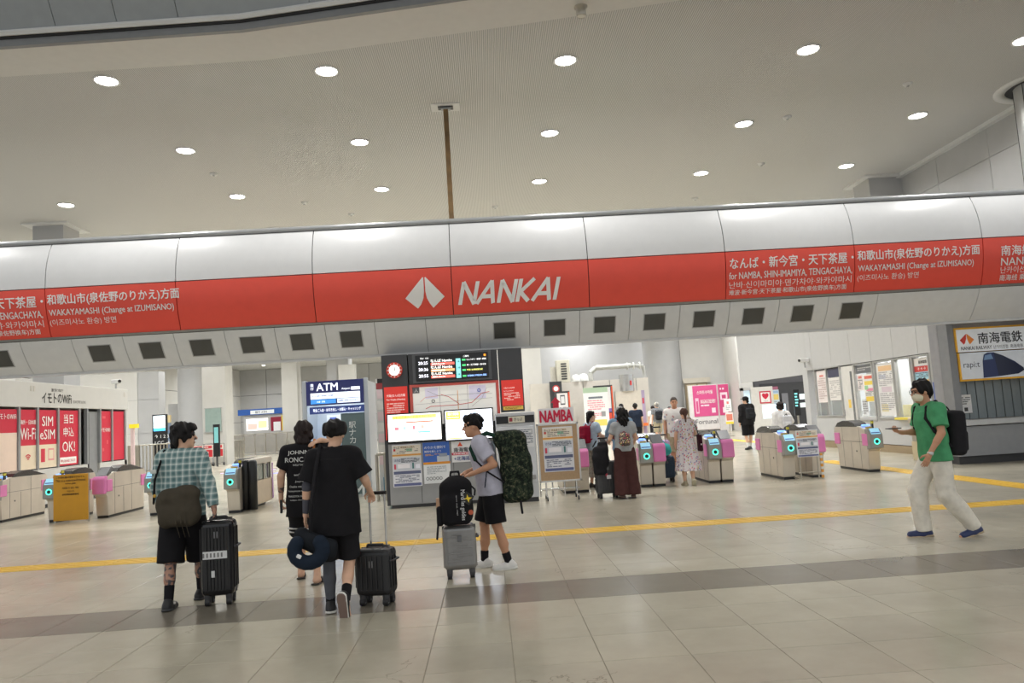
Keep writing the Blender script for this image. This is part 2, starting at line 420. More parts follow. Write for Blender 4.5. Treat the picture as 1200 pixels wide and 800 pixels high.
# hanger rod
r = thing('hanger_rod', 'brown rusty hanger rod from a square ceiling plate down behind the fascia', 'hanger rod', (-0.43*KC, 12.85*KC, CEIL))
MB().box(-0.3, -0.2, -0.02, 0.3, 0.2, 0).build('ceiling_plate', WHITE, r)
MB().box(-0.16, -0.09, -0.035, 0.16, 0.09, -0.02).build('slot', BLACK, r)
MB().box(-0.05, -0.05, -3.0, 0.05, 0.05, -0.03).build('rod', mat('rust_brown', (118, 92, 56), 0.6, var=0.25, scale=4), r)
MB().box(-0.1, -0.06, -0.07, 0.1, 0.06, -0.035).build('bracket', GREYP, r)
# columns and upper walls above the fascia
def column(name, x0, y0, x1, y1, z1=CEIL, m=WALLG, collar=True):
    c = MB().box(x0, y0, 0, x1, y1, z1).build(name, m, kind='structure')
    if collar: 
        MB().box(x0-0.22, y0-0.22, z1-0.05, x1+0.22, y0-0.004, z1).box(x0-0.22, y1+0.004, z1-0.05, x1+0.22, y1+0.22, z1).box(x0-0.22, y0-0.004, z1-0.05, x0-0.004, y1+0.004, z1).box(x1+0.004, y0-0.004, z1-0.05, x1+0.22, y1+0.004, z1).build('collar', WHITE, c, kind='stuff')
    return c
column('column_left', -13.3, 23.0, -12.4, 23.9)
column('column_right', 11.95, 22.4, 13.0, 23.4)
wr = box('wall_right', DARK, 13.0, 14.0, 0, 13.2, 23.6, CEIL, kind='structure')
for j, (z0, z1) in enumerate(((4.2, 5.9), (5.91, 7.35), (7.36, 8.12))):
    yy = 14.0
    while yy < 23:
        MB().box(12.96, yy+0.006, z0, 13.0, yy+2.2-0.006, z1).build('wall_panel', WALLG, wr, bevel=0.004, seg=1); yy += 2.2
box('cornice', WHITE, 12.8, 14.0, 8.1, 12.96, 23.4, CEIL, wr)
rc = MB().cyl((12.75, 16.0, 0), (12.75, 16.0, CEIL), 0.62, 0.62, 40).build('column_round', mat('column_cladding', (172, 172, 172), 0.35, 0.3, var=0.02), kind='structure')
MB().lathe((12.75, 16.0, CEIL), [(0.78, 0), (0.78, -0.03), (1.0, -0.03), (1.0, 0)], 40).build('ceiling_ring', WHITE, rc)
MB().lathe((12.75, 16.0, CEIL), [(0.63, -0.004), (0.78, -0.004)], 40).build('ring_gap', BLACK, rc)
for a in (2.6, 3.3, 4.0): 
    MB().box(12.75+0.622*math.cos(a)-0.006, 16.0+0.622*math.sin(a)-0.006, 3, 12.75+0.622*math.cos(a)+0.006, 16.0+0.622*math.sin(a)+0.006, CEIL).build('cladding_joint', DARK, rc)

# ------------------------------------------------------------------ the long fascia
PZ = np.array([2.99, 3.15, 3.30, 3.45, 3.63, 3.90, 4.20, 4.56, 4.90, 5.20, 5.46])
PY = np.array([15.42, 15.27, 15.14, 15.03, 14.93, 14.82, 14.74, 14.70, 14.72, 14.80, 14.93])
_c = np.polyfit(PZ, PY, 4)
def fy(z): return float(np.polyval(_c, z))
fas = thing('station_fascia', 'long curved white and red station name fascia spanning above the ticket gates', 'fascia sign')
def fpanel(name, x0, x1, z0, z1, m, out=0.0, th=0.05, n=7):
    zz = [z0+(z1-z0)*i/n for i in range(n+1)]
    prof = [(fy(z)-out, z) for z in zz]; back = [(fy(z)-out+th, z) for z in reversed(zz)]
    b = MB(); pr = prof+back; N = len(pr)
    vs = [(x0, p[0], p[1]) for p in pr]+[(x1, p[0], p[1]) for p in pr]
    fs = [(i, N+i, N+(i+1) % N, (i+1) % N) for i in range(N)]
    b.add(vs, fs, 0, True)
    b.add(vs, [(i, i+1, N-2-i, N-1-i) for i in range(n)], 0); b.add(vs, [(N+N-1-i, N+N-2-i, N+i+1, N+i) for i in range(n)], 0)
    o = b.build(name, m, fas)
    md = o.modifiers.new('edges', 'EDGE_SPLIT'); md.split_angle = math.radians(40)
    return o
FX = [-16.4, -13.6, -10.95, -8.27, -5.82, -3.22, -0.56, 2.11, 4.82, 7.4, 10.0, 12.6, 15.2]
UPW = mat('fascia_white', (212, 213, 214), 0.33, var=0.015)
for a, b_ in zip(FX, FX[1:]):
    fpanel('upper_panel', a+0.008, b_-0.008, 4.575, 5.47, UPW)
    fpanel('red_panel', a+0.008, b_-0.008, 3.655, 4.555, RED, 0.012)
LP = mat('fascia_lower_grey', (214, 215, 216), 0.5, var=0.03)
VENT = mat('vent_dark', (74, 74, 72), 0.45, var=0.05)
vent_x = set([-9.27]+[-7.44+0.968*i for i in range(6)]+[0.42+1.0*i for i in range(8)])
cx = -7.44-0.968*8; centres = []
while cx < -1.2: centres.append(cx); cx += 0.968
lowx = [c-0.484 for c in centres]+[centres[-1]+0.484, -0.08+0.0, ]
lowx = [x for x in lowx if x < -1.3]+[-1.12, -0.08]+[0.92+1.0*i for i in range(8)]+[10.0, 12.6, 15.2]
for a, b_ in zip(lowx, lowx[1:]):
    p = fpanel('lower_panel', a+0.005, b_-0.005, 3.0, 3.60, LP, 0.0, 0.04, 4)
    c = (a+b_)/2
    if any(abs(c-v) < 0.2 for v in vent_x):
        v = fpanel('vent', c-0.205, c+0.205, 3.17, 3.455, VENT, 0.008, 0.02, 2); v.parent = p
        v = fpanel('vent_frame', c-0.225, c+0.225, 3.155, 3.47, GREYP, 0.004, 0.01, 2); v.parent = p
fpanel('joint_backing', -16.4, 15.2, 3.02, 5.46, DARK, -0.03, 0.05, 10)
fpanel('silver_lip', -16.4, 15.2, 3.61, 3.65, mat('silver_trim', (150, 150, 150), 0.35, 0.5), 0.02, 0.05, 1)
box('bottom_edge', mat('edge_white', (200, 200, 200), 0.4), -16.4, fy(3.0)-0.01, 2.955, 15.2, fy(3.0)+0.06, 2.998, fas)
MB().cyl((-16.4, 14.95, 5.53), (15.2, 14.95, 5.53), 0.05, 0.05, 14).build('top_rail', mat('rail_grey', (172, 174, 176), 0.3, 0.4), fas)
box('rail_base', DARK, -16.4, 14.94, 5.45, 15.2, 15.5, 5.50, fas)
box('rear_casing', GREYP, -16.4, 15.48, 3.0, 15.2, 15.56, 5.5, fas)
box('underside', GREYP, -16.4, 15.42, 2.97, 15.2, 15.56, 3.0, fas)
FTX = mat('fascia_lettering', (240, 238, 236), 0.5, var=0)
def wrap(o, off=0.022):
    import bmesh
    bm = bmesh.new(); bm.from_mesh(o.data)
    for z in np.arange(3.7, 4.6, 0.1):
        bmesh.ops.bisect_plane(bm, geom=bm.verts[:]+bm.edges[:]+bm.faces[:], plane_co=(0, 0, z), plane_no=(0, 0, 1))
    for v in bm.verts: v.co.y = fy(v.co.z)-off+v.co.y
    bm.to_mesh(o.data); bm.free()
    return o
def ftext(s, x, z, h, w=None, bold=0.012, shear=0.0): return wrap(text(fas, s, x, z, h, FTX, w=w, bold=bold, shear=shear))
def fpoly(pts, name='emblem'):
    o = MB().add([(p[0], 0, p[1]) for p in pts], [tuple(range(len(pts)))]).build(name, FTX, fas); return wrap(o)
# lettering on the fascia
fpoly([(-1.47, 4.0), (-1.115, 4.39), (-1.10, 4.38), (-1.10, 4.12), (-1.12, 3.99), (-1.17, 3.88), (-1.24, 3.80)])
fpoly([(-0.71, 4.0), (-0.94, 3.80), (-1.00, 3.88), (-1.055, 3.99), (-1.075, 4.12), (-1.075, 4.38), (-1.06, 4.39)])
def strokes(lines, x, z, h, wd, sh=0.24):     # slanted single-stroke capitals: list of glyphs, each with polylines in a unit box
    for gl, w in lines:
        for (p, q) in gl:
            a = Vector((p[0]*w, p[1]*h)); b = Vector((q[0]*w, q[1]*h)); d = (b-a).normalized(); n = Vector((-d.y, d.x))*wd/2
            e = d*(wd*0.18)
            fpoly([(x+v.x+sh*v.y, z+v.y) for v in (a-e-n, b+e-n, b+e+n, a-e+n)], 'lettering')
        x += w+0.095
N_ = [((0, 0), (0, 1)), ((0, 1), (1, 0)), ((1, 0), (1, 1))]
A_ = [((-0.12, 0), (0.62, 1)), ((0.62, 1), (0.95, 0)), ((0.18, 0.3), (0.85, 0.3))]
K_ = [((0, 0), (0, 1)), ((1.05, 1), (0.12, 0.42)), ((0.12, 0.42), (0.85, 0))]
strokes([(N_, 0.27), (A_, 0.29), (N_, 0.27), (K_, 0.24), (A_, 0.30), ([((0, 0), (0, 1))], 0.05)], -0.42, 3.84, 0.40, 0.075)
for dx in (0.0, -15.68):
    ftext('なんば・新今宮・天下茶屋・', 4.9+dx, 4.215, 0.215, w=2.47, bold=0.022)
    ftext('和歌山市(泉佐野のりかえ)方面', 7.45+dx, 4.215, 0.225, w=2.47, bold=0.022)
    ftext('for NAMBA, SHIN-IMAMIYA, TENGACHAYA,', 4.88+dx, 4.0, 0.15, w=2.46, bold=0.016)
    ftext('WAKAYAMASHI (Change at IZUMISANO)', 7.46+dx, 4.005, 0.15, w=2.34, bold=0.016)
    ftext('난바·신이마미야·덴가차야·와카야마시', 4.88+dx, 3.845, 0.13, w=2.45, bold=0.008)
    ftext('(이즈미사노 환승) 방면', 7.45+dx, 3.84, 0.135, w=1.24, bold=0.008)
    ftext('难波·新今宫·天下茶屋·和歌山市(泉佐野换车)方面', 4.88+dx, 3.705, 0.115, w=2.36, bold=0.01)
ftext('南海線 りんくうタウン', 10.36, 4.19, 0.2, bold=0.022)
ftext('NANKAI LINE', 10.36, 4.0, 0.15, bold=0.014)
ftext('난카이선 승차', 10.36, 3.85, 0.13, bold=0.008)
ftext('南海线 乘车', 10.36, 3.71, 0.115, bold=0.01)

# ------------------------------------------------------------------ information kiosk below the fascia
kio = thing('information_kiosk', 'dark grey kiosk with clock, departure board, route map and two bright screens', 'kiosk', (0, 15.0, 0))
ANTH = mat('anthracite_panel', (62, 63, 66), 0.5, var=0.03)
KG = mat('kiosk_grey', (150, 150, 150), 0.5, var=0.03)
box('pylon', ANTH, -2.02, 0.0, 0.05, -1.52, 0.5, 2.94, kio)
box('pylon', ANTH, 0.26, 0.0, 1.70, 0.72, 0.5, 2.94, kio)
box('header', ANTH, -1.5, 0.03, 2.34, 0.24, 0.5, 2.94, kio)
box('map_backing', ANTH, -1.5, 0.06, 1.2, 0.24, 0.5, 2.335, kio)
bw = box('base_cabinet', KG, -1.95, -0.06, 0.06, 0.12, 0.5, 1.22, kio, bevel=0.01)
for x in (-1.35, -0.72, -0.2): box('panel_joint', DARK, x, -0.063, 0.08, x+0.008, -0.058, 1.2, bw)
box('plinth', DARK, -1.93, -0.03, 0.0, 0.10, 0.5, 0.06, kio)
# clock
ck = MB().cyl((-1.77, -0.03, 2.64), (-1.77, 0.0, 2.64), 0.155, 0.155, 36).build('clock', mat('clock_red', (216, 62, 44), 0.4), kio)
MB().cyl((-1.77, -0.036, 2.64), (-1.77, -0.03, 2.64), 0.105, 0.105, 32).build('clock_dial', K((250, 250, 246), emit=0.9, var=0), ck)
for i in range(12):
    a = i*PI/6
    c = (-1.77+0.13*math.sin(a), -0.034, 2.64+0.13*math.cos(a))
    MB().cbox(c, (0.010, 0.003, 0.010)).build('hour_mark', K((250, 244, 236)), ck)
MB().cbox((-1.765, -0.038, 2.665), (0.006, 0.002, 0.04)).cbox((-1.79, -0.038, 2.635), (0.03, 0.002, 0.005)).build('clock_hands', BLACK, ck)
# red notices on the pylons
for x0, x1 in ((-1.99, -1.54), (0.29, 0.70)):
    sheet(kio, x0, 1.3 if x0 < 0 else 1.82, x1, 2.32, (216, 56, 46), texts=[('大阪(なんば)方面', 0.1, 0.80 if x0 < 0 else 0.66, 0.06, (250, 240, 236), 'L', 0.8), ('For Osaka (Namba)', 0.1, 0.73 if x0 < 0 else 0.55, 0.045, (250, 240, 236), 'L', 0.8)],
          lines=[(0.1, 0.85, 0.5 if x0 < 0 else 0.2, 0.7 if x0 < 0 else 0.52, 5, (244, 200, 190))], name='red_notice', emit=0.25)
sheet(kio, 0.30, 1.74, 0.69, 1.81, (238, 200, 90), name='yellow_notice', lines=[(0.1, 0.9, 0.2, 0.8, 2, (150, 110, 40))])
# departure board
db = box('departure_board', BLACK, -1.36, -0.02, 2.40, 0.06, 0.03, 2.90, kio, bevel=0.008)
box('board_bezel', mat('bezel_grey', (84, 85, 88), 0.4), -1.42, 0.0, 2.36, 0.12, 0.029, 2.93, kio)
def led(s, x, z, h, col, w=None, mw=None): text(db, s, x, z, h, K(col, emit=1.6, var=0), y=-0.024, w=w, maxw=mw)
def lamp(x0, z0, x1, z1, col, y=-0.0225): MB().add([(x0, y, z0), (x1, y, z0), (x1, y, z1), (x0, y, z1)], [(0, 1, 2, 3)]).build('lit_field', K(col, emit=1.2, var=0), db)
for i, (nm, dest, col) in enumerate([('20:25', 'なんば Namba', (226, 96, 84)), ('20:36', 'なんば Namba', (230, 160, 110)), ('20:55', 'なんば Namba', (226, 96, 84))]):
    z = 2.735-0.125*i
    led(nm, -1.30, z-0.02, 0.06, (240, 240, 250), mw=0.2); led(dest, -1.06, z+0.015, 0.06, (240, 240, 235), mw=0.5)
    lamp(-1.06, z-0.045, -0.60, z+0.005, col); led('空港急行 Airport Exp.', -1.04, z-0.035, 0.03, (250, 250, 250), mw=0.42)
lamp(-0.57, 2.42, -0.48, 2.80, (130, 205, 205))
led('1番', -0.55, 2.72, 0.04, (20, 60, 70)); led('2番', -0.55, 2.6, 0.04, (20, 60, 70)); led('1番', -0.55, 2.47, 0.04, (20, 60, 70))
led('時刻   行先', -1.26, 2.82, 0.032, (210, 210, 210)); led('ご案内', -0.42, 2.82, 0.035, (230, 230, 230))
for i, z in enumerate((2.75, 2.645, 2.55, 2.435)):
    lamp(-0.45, z, -0.38, z+0.035, (70, 190, 110))
    led(('りんくうタウン・泉佐野・岸和田', '堺・天下茶屋・新今宮', '特急 全車座席指定', '南海線は平常通り運転')[i], -0.36, z, 0.035, ((230, 230, 230), (230, 230, 230), (220, 220, 120), (150, 190, 250))[i], mw=0.38)
lamp(-0.02, 2.82, 0.02, 2.86, (245, 150, 40))
# route map
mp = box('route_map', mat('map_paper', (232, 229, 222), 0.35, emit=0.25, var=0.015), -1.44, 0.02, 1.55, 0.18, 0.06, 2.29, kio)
for a in ((-1.5, 2.285, 0.24, 2.335), (-1.5, 1.5, -1.445, 2.285), (0.185, 1.5, 0.24, 2.285)): box('map_frame', mat('coral_frame', (208, 92, 82), 0.4), a[0], 0.0, a[1], a[2], 0.06, a[3], kio)
for x in (-0.92, -0.38): box('map_joint', K((150, 150, 165)), x, 0.0175, 1.55, x+0.006, 0.0195, 2.29, mp)
def mline(pts, col, w=0.012):
    b = MB()
    for p, q in zip(pts, pts[1:]):
        a = Vector(p); c = Vector(q); d = (c-a).normalized(); n = Vector((-d.y, d.x))*w/2
        b.add([(v.x, 0.017, v.y) for v in (a-n, c-n, c+n, a+n)], [(0, 1, 2, 3)])
    b.build('map_line', K(col, var=0), mp)
mline([(-1.2, 1.86), (-1.1, 1.9), (-0.6, 1.9), (-0.3, 1.93), (-0.1, 2.1), (0.05, 2.12)], (220, 90, 80)); mline([(-0.9, 2.12), (-0.75, 2.07), (-0.55, 1.92)], (220, 110, 110)); mline([(-1.3, 2.0), (-1.2, 2.08), (-0.9, 2.1)], (230, 160, 150), 0.008)
mline([(-0.57, 2.18), (-0.57, 1.8)], (240, 170, 90)); mline([(-1.15, 2.2), (-0.95, 2.1), (-0.2, 2.1), (0.1, 2.08)], (170, 170, 170), 0.007); mline([(-1.4, 1.95), (0.1, 2.0)], (190, 190, 190), 0.007); mline([(-0.3, 1.86), (-0.1, 2.0), (0.0, 2.2)], (190, 180, 180), 0.007)
for x, z, c in ((-1.05, 2.0, (120, 120, 120)), (-0.15, 2.16, (80, 110, 200))): MB().torus((x, 0.016, z), (0, 1, 0), 0.028, 0.007, 16, 5).build('map_symbol', K(c), mp)
for x0, z0, x1, z1 in ((-1.2, 2.05, -0.95, 2.26), (-0.35, 2.0, -0.02, 2.26)): MB().add([(x0, 0.0185, z0), (x1, 0.0185, z0), (x1, 0.0185, z1), (x0, 0.0185, z1)], [(0, 1, 2, 3)]).build('map_inset', K((220, 214, 232), emit=0.2), mp)
MB().box(-1.44, 0.015, 2.17, -1.31, 0.02, 2.29).build('map_key', K((110, 110, 115)), mp); text(mp, '人', -1.405, 2.19, 0.07, K((240, 240, 240)), y=0.0135)
# two screens
def screen(x0, z0, x1, z1, name, parent, base, blocks, texts, lines, y, e=1.5):
    s = box(name, BLACK, x0, y, z0, x1, y+0.06, z1, parent, bevel=0.006)
    sheet(s, x0+0.025, z0+0.025, x1-0.025, z1-0.025, base, blocks, texts, y=y-0.001, t=0.003, name='display', emit=e, lines=lines)
screen(-1.95, 1.24, -0.89, 1.80, 'screen', kio, (255, 252, 244), [(0.08, 0.82, 0.92, 0.96, (252, 214, 120)), (0.34, 0.67, 0.86, 0.72, (226, 100, 80)), (0.56, 0.28, 0.80, 0.34, (110, 210, 225)), (0.12, 0.42, 0.2, 0.54, (226, 110, 120)), (0.28, 0.42, 0.34, 0.54, (150, 190, 230)), (0.46, 0.42, 0.51, 0.56, (226, 110, 120)), (0.62, 0.44, 0.68, 0.56, (240, 160, 150))],
       [('自動券売機のご利用方法について', 0.5, 0.84, 0.1, (226, 130, 30), 'C', 0.8), ('発売中', 0.82, 0.28, 0.06, (60, 60, 60), 'L', 0.14)], [(0.1, 0.9, 0.08, 0.24, 3, (180, 170, 160)), (0.14, 0.3, 0.66, 0.74, 1, (226, 110, 90))], -0.14)
screen(-0.85, 1.21, 0.10, 1.81, 'screen', kio, (244, 247, 255), [(0.02, 0.70, 0.32, 0.97, (248, 180, 70)), (0.02, 0.02, 0.34, 0.06, (248, 170, 80))],
       [('運行情報', 0.17, 0.84, 0.1, (255, 246, 230), 'C', 0.24), ('Information', 0.17, 0.75, 0.06, (255, 246, 230), 'C', 0.24)], [(0.36, 0.95, 0.7, 0.94, 3, (170, 190, 220)), (0.06, 0.9, 0.2, 0.62, 5, (196, 206, 224))], -0.14)
# printed sheets on the base cabinet
def timetable(parent, x0, z0, x1, z1, y, t=0.012):
    return sheet(parent, x0, z0, x1, z1, (226, 226, 232), [(0.02, 0.70, 0.98, 0.98, (232, 222, 206)), (0.0, 0.73, 1, 0.77, (226, 160, 70)), (0.03, 0.38, 0.97, 0.68, (206, 208, 216)), (0.03, 0.30, 0.97, 0.37, (92, 98, 130)), (0.03, 0.02, 0.97, 0.08, (100, 106, 150)), (0.05, 0.42, 0.12, 0.54, (206, 70, 90)), (0.68, 0.42, 0.74, 0.56, (70, 120, 120)), (0.18, 0.44, 0.6, 0.54, (240, 236, 240)), (0.8, 0.42, 0.95, 0.52, (240, 240, 250)), (0.05, 0.85, 0.12, 0.9, (210, 60, 60)), (0.5, 0.83, 0.7, 0.9, (140, 200, 170))],
          [('きっぷ', 0.06, 0.90, 0.06, (70, 70, 80), 'L', 0.2), ('特急券のご案内', 0.30, 0.91, 0.045, (150, 110, 30), 'L', 0.6), ('のりば', 0.08, 0.60, 0.06, (60, 80, 130), 'L', 0.2)], y=y, t=t, lines=[(0.3, 0.94, 0.57, 0.68, 4, (70, 76, 90)), (0.08, 0.92, 0.1, 0.28, 5, (120, 122, 140)), (0.16, 0.9, 0.78, 0.9, 3, (150, 140, 130))])
timetable(kio, -1.88, 0.40, -1.33, 1.20, -0.062)
sheet(kio, -1.29, 0.43, -0.78, 1.21, (230, 231, 232), [(0.0, 0.50, 1, 1, (60, 104, 190)), (0.0, 0.46, 1, 0.52, (226, 150, 50)), (0.52, 0.52, 0.98, 0.66, (200, 206, 214)), (0.6, 0.64, 0.9, 0.72, (150, 160, 176))],
      [('のりかえ便利で', 0.06, 0.84, 0.07, (240, 244, 250), 'L', 0.8), ('関西を旅しよう', 0.06, 0.75, 0.055, (240, 244, 250), 'L', 0.75), ('○○○○○', 0.08, 0.08, 0.08, (60, 60, 60), 'L', 0.6)], y=-0.062, lines=[(0.12, 0.85, 0.22, 0.42, 5, (170, 174, 178)), (0.08, 0.6, 0.67, 0.72, 2, (230, 170, 70))])
sheet(kio, -0.74, 0.80, -0.22, 1.20, (238, 236, 236), [(0.0, 0.34, 1, 0.46, (206, 60, 84))], [('南海電鉄', 0.08, 0.48, 0.22, (40, 40, 44), 'L', 0.86), ('+北海道', 0.08, 0.08, 0.2, (40, 70, 150), 'L', 0.7), ('▲', 0.32, 0.76, 0.2, (226, 84, 50), 'C')], y=-0.062, lines=[(0.06, 0.94, 0.36, 0.44, 1, (250, 240, 240))])
sheet(kio, -0.18, 0.82, 0.09, 1.16, (110, 128, 138), [(0.1, 0.3, 0.9, 0.9, (150, 170, 176))], y=-0.062)
# white ticket machine beside it
tm_ = thing('ticket_machine', 'tall white ticket machine behind the camouflage backpack, beside the kiosk', 'ticket machine', (0.505, 14.62, 0))
WM = mat('machine_white', (196, 197, 200), 0.45, var=0.03)
box('body', WM, -0.375, 0.0, 0.08, 0.375, 0.34, 1.68, tm_, bevel=0.012)
box('plinth', DARK, -0.36, 0.03, 0, 0.36, 0.33, 0.08, tm_)
box('front_panel', mat('machine_panel', (206, 208, 212), 0.4), -0.35, -0.015, 0.36, 0.35, 0.0, 1.42, tm_, bevel=0.008)
box('dark_band', BLACK, -0.36, -0.012, 1.48, 0.36, 0.0, 1.62, tm_)
sheet(tm_, -0.13, 1.49, 0.18, 1.61, (214, 208, 190), [(0.05, 0.2, 0.25, 0.8, (150, 50, 60))], [('きっぷ', 0.35, 0.25, 0.5, (60, 60, 60), 'L', 0.5)], y=-0.013, name='name_plate')
sheet(tm_, 0.02, 1.02, 0.33, 1.38, (222, 222, 224), lines=[(0.06, 0.94, 0.1, 0.95, 9, (120, 124, 134))], y=-0.017, name='price_table')
box('coin_tray', KG, 0.0, -0.07, 0.42, 0.33, -0.012, 0.5, tm_, bevel=0.01)
box('card_slot', BLACK, -0.28, -0.02, 0.95, -0.12, -0.012, 0.98, tm_)
box('touch_screen', K((150, 170, 190), emit=0.5), -0.3, -0.02, 1.05, -0.03, -0.012, 1.34, tm_)

# ------------------------------------------------------------------ ATM booth
atm = thing('atm_booth', 'cash machine booth with navy ATM header behind the two men in black', 'cash machine', (-3.52, 18.0, 0))
SIL = mat('booth_silver', (184, 190, 196), 0.35, 0.3, var=0.02)
NAVY = mat('navy_sign', (38, 44, 100), 0.4, emit=0.12)
for x0, x1, n in ((-0.76, -0.66, 'frame_post'), (0.66, 0.76, 'frame_post')): box(n, SIL, x0, 0, 0, x1, 0.12, 2.72, atm, bevel=0.008)
box('side_wall', SIL, -0.74, 0.1, 0, -0.70, 1.3, 2.6, atm); box('side_wall', SIL, 0.70, 0.1, 0, 0.74, 1.3, 2.6, atm)
box('roof', SIL, -0.74, 0.1, 2.6, 0.74, 1.3, 2.66, atm); box('back_wall', mat('booth_inside', (206, 214, 220), 0.5), -0.70, 1.2, 0, 0.70, 1.26, 2.6, atm)
hd = box('header_sign', NAVY, -0.66, -0.04, 2.14, 0.66, 0.1, 2.70, atm, bevel=0.006)
WTX = K((240, 244, 250), emit=0.9, var=0)
text(hd, 'ATM', -0.42, 2.47, 0.17, WTX, y=-0.044, bold=0.02); vtext(hd, '銀行', -0.52, 2.64, 0.07, WTX, y=-0.044); text(hd, 'Airport', 0.16, 2.46, 0.06, WTX, y=-0.044)
for x0, z0, x1, z1, c in ((-0.56, 2.17, 0.02, 2.27, (60, 130, 200)), (-0.56, 2.28, 0.58, 2.42, (226, 234, 246)), (0.05, 2.17, 0.58, 2.27, (214, 224, 240)), (0.38, 2.455, 0.58, 2.53, (230, 234, 244))):
    b_ = box('lit_field', K(c, emit=0.9), x0, -0.043, z0, x1, -0.04, z1, hd)
text(hd, '入金  出金', -0.42, 2.20, 0.04, K((250, 250, 255), emit=0.8), y=-0.047)
text(hd, 'ゆうちょ銀行・都市銀行・地方銀行', -0.52, 2.33, 0.045, K((60, 70, 130)), y=-0.047, w=0.5); text(hd, '24時間ご利用いただけます', 0.07, 2.2, 0.04, K((60, 70, 130)), y=-0.047, w=0.46)
bn = MB().box(-0.60, 0.0, 1.94, 0.66, 0.03, 2.10).build('blue_banner', mat('banner_blue', (46, 66, 130), 0.4, emit=0.25), atm)
text(bn, '現金ご入金・お引き出し・お振込・キャッシング', -0.52, 1.985, 0.075, WTX, y=-0.004, w=1.1)
gp = box('glass_panel', mat('booth_glass_green', (92, 112, 114), 0.15, var=0.03), 0.10, 0.05, 0.05, 0.655, 0.08, 1.92, atm)
vtext(gp, '駅ナカ', 0.36, 1.72, 0.15, K((226, 232, 232)), y=0.044, step=0.175)
vtext(gp, 'ATM', 0.44, 1.12, 0.30, K((226, 232, 232)), y=0.044, step=0.42, bold=0.03)
box('notice_board', K((218, 222, 226), emit=0.25), -0.46, 1.18, 1.2, 0.08, 1.2, 1.92, atm)
for i, (x, z, w, h, c) in enumerate(((-0.38, 1.70, 0.16, 0.16, (90, 110, 180)), (-0.1, 1.72, 0.16, 0.1, (230, 200, 110)), (-0.40, 1.38, 0.36, 0.2, (238, 240, 242)), (-0.38, 1.74, 0.08, 0.06, (236, 210, 90)))):
    box('booth_notice', K(c, emit=0.2), x, 1.165-0.002*i, z, x+w, 1.18, z+h, atm)
mc = box('cash_machine', mat('machine_pale', (200, 206, 212), 0.4), -0.5, 0.7, 0, 0.1, 1.2, 1.1, atm, bevel=0.02)
box('machine_screen', K((70, 140, 220), emit=1.6, var=0), -0.36, 0.66, 1.12, -0.06, 0.72, 1.36, atm)
box('keypad', DARK, -0.3, 0.68, 1.02, -0.1, 0.705, 1.08, mc)
ll = bpy.data.lights.new('booth_strip_light', 'AREA'); ll.shape = 'RECTANGLE'; ll.size = 1.1; ll.size_y = 0.1; ll.energy = 14; ll.color = (0.9, 0.95, 1)
o_ = place(bpy.data.objects.new('strip_light', ll), atm, (0, 0.5, 2.55))
box('strip_lamp', K((245, 250, 255), emit=3.0, var=0), -0.55, 0.46, 2.57, 0.55, 0.56, 2.6, atm)
# narrow banner pillar and steel rail between booth and kiosk
bp_ = thing('banner_pillar', 'narrow white leaflet pillar with a red top between cash booth and kiosk', 'pillar', (-2.45, 17.8, 0))
box('post', K((206, 206, 204)), -0.1, 0, 0, 0.1, 0.12, 2.66, bp_, bevel=0.01); box('red_top', K((150, 60, 64)), -0.09, -0.006, 2.42, 0.09, 0.0, 2.56, bp_); box('dark_cap', BLACK, -0.06, -0.008, 2.56, 0.07, 0.0, 2.66, bp_)
for i, z in enumerate((2.2, 1.95, 1.7, 1.45, 1.2, 0.95, 0.7)): box('leaflet', K((226, 224, 220) if i % 2 else (222, 200, 204)), -0.08, -0.008, z, 0.08, 0.0, z+0.2, bp_)
ws = thing('leaflet_stand', 'slim sign stand with white notices and red foot just left of kiosk', 'sign stand', (-2.25, 19.6, 0))
box('panel', K((214, 212, 210)), -0.12, 0, 0.2, 0.22, 0.06, 1.72, ws); box('red_board', K((200, 60, 66)), -0.12, -0.006, 1.72, 0.22, 0.06, 2.22, ws); box('notice', K((236, 236, 236)), -0.06, -0.012, 1.84, 0.2, -0.006, 2.16, ws); box('base', DARK, -0.16, -0.1, 0, 0.26, 0.2, 0.2, ws)
text(ws, '図', 0.0, 1.9, 0.16, K((90, 90, 90)), y=-0.015)
rl = thing('steel_rail', 'low brushed steel handrail hoop between the cash booth and kiosk', 'handrail', (-2.3, 16.6, 0))
MB().tube([(-0.12, 0, 0), (-0.12, 0, 0.98), (0.32, 0, 1.0)], 0.035, 12).build('hoop', STEEL, rl); MB().cyl((0.05, 0, 0), (0.05, 0, 0.98), 0.03, 0.03, 12).build('post', STEEL, rl)
box('blue_box', K((50, 130, 160)), -0.45, 0.5, 0.0, 0.0, 0.9, 0.42, None, bevel=0.01, loc=(-2.0, 17.2, 0), label='low turquoise box on the floor behind the steel handrail', cat='box')

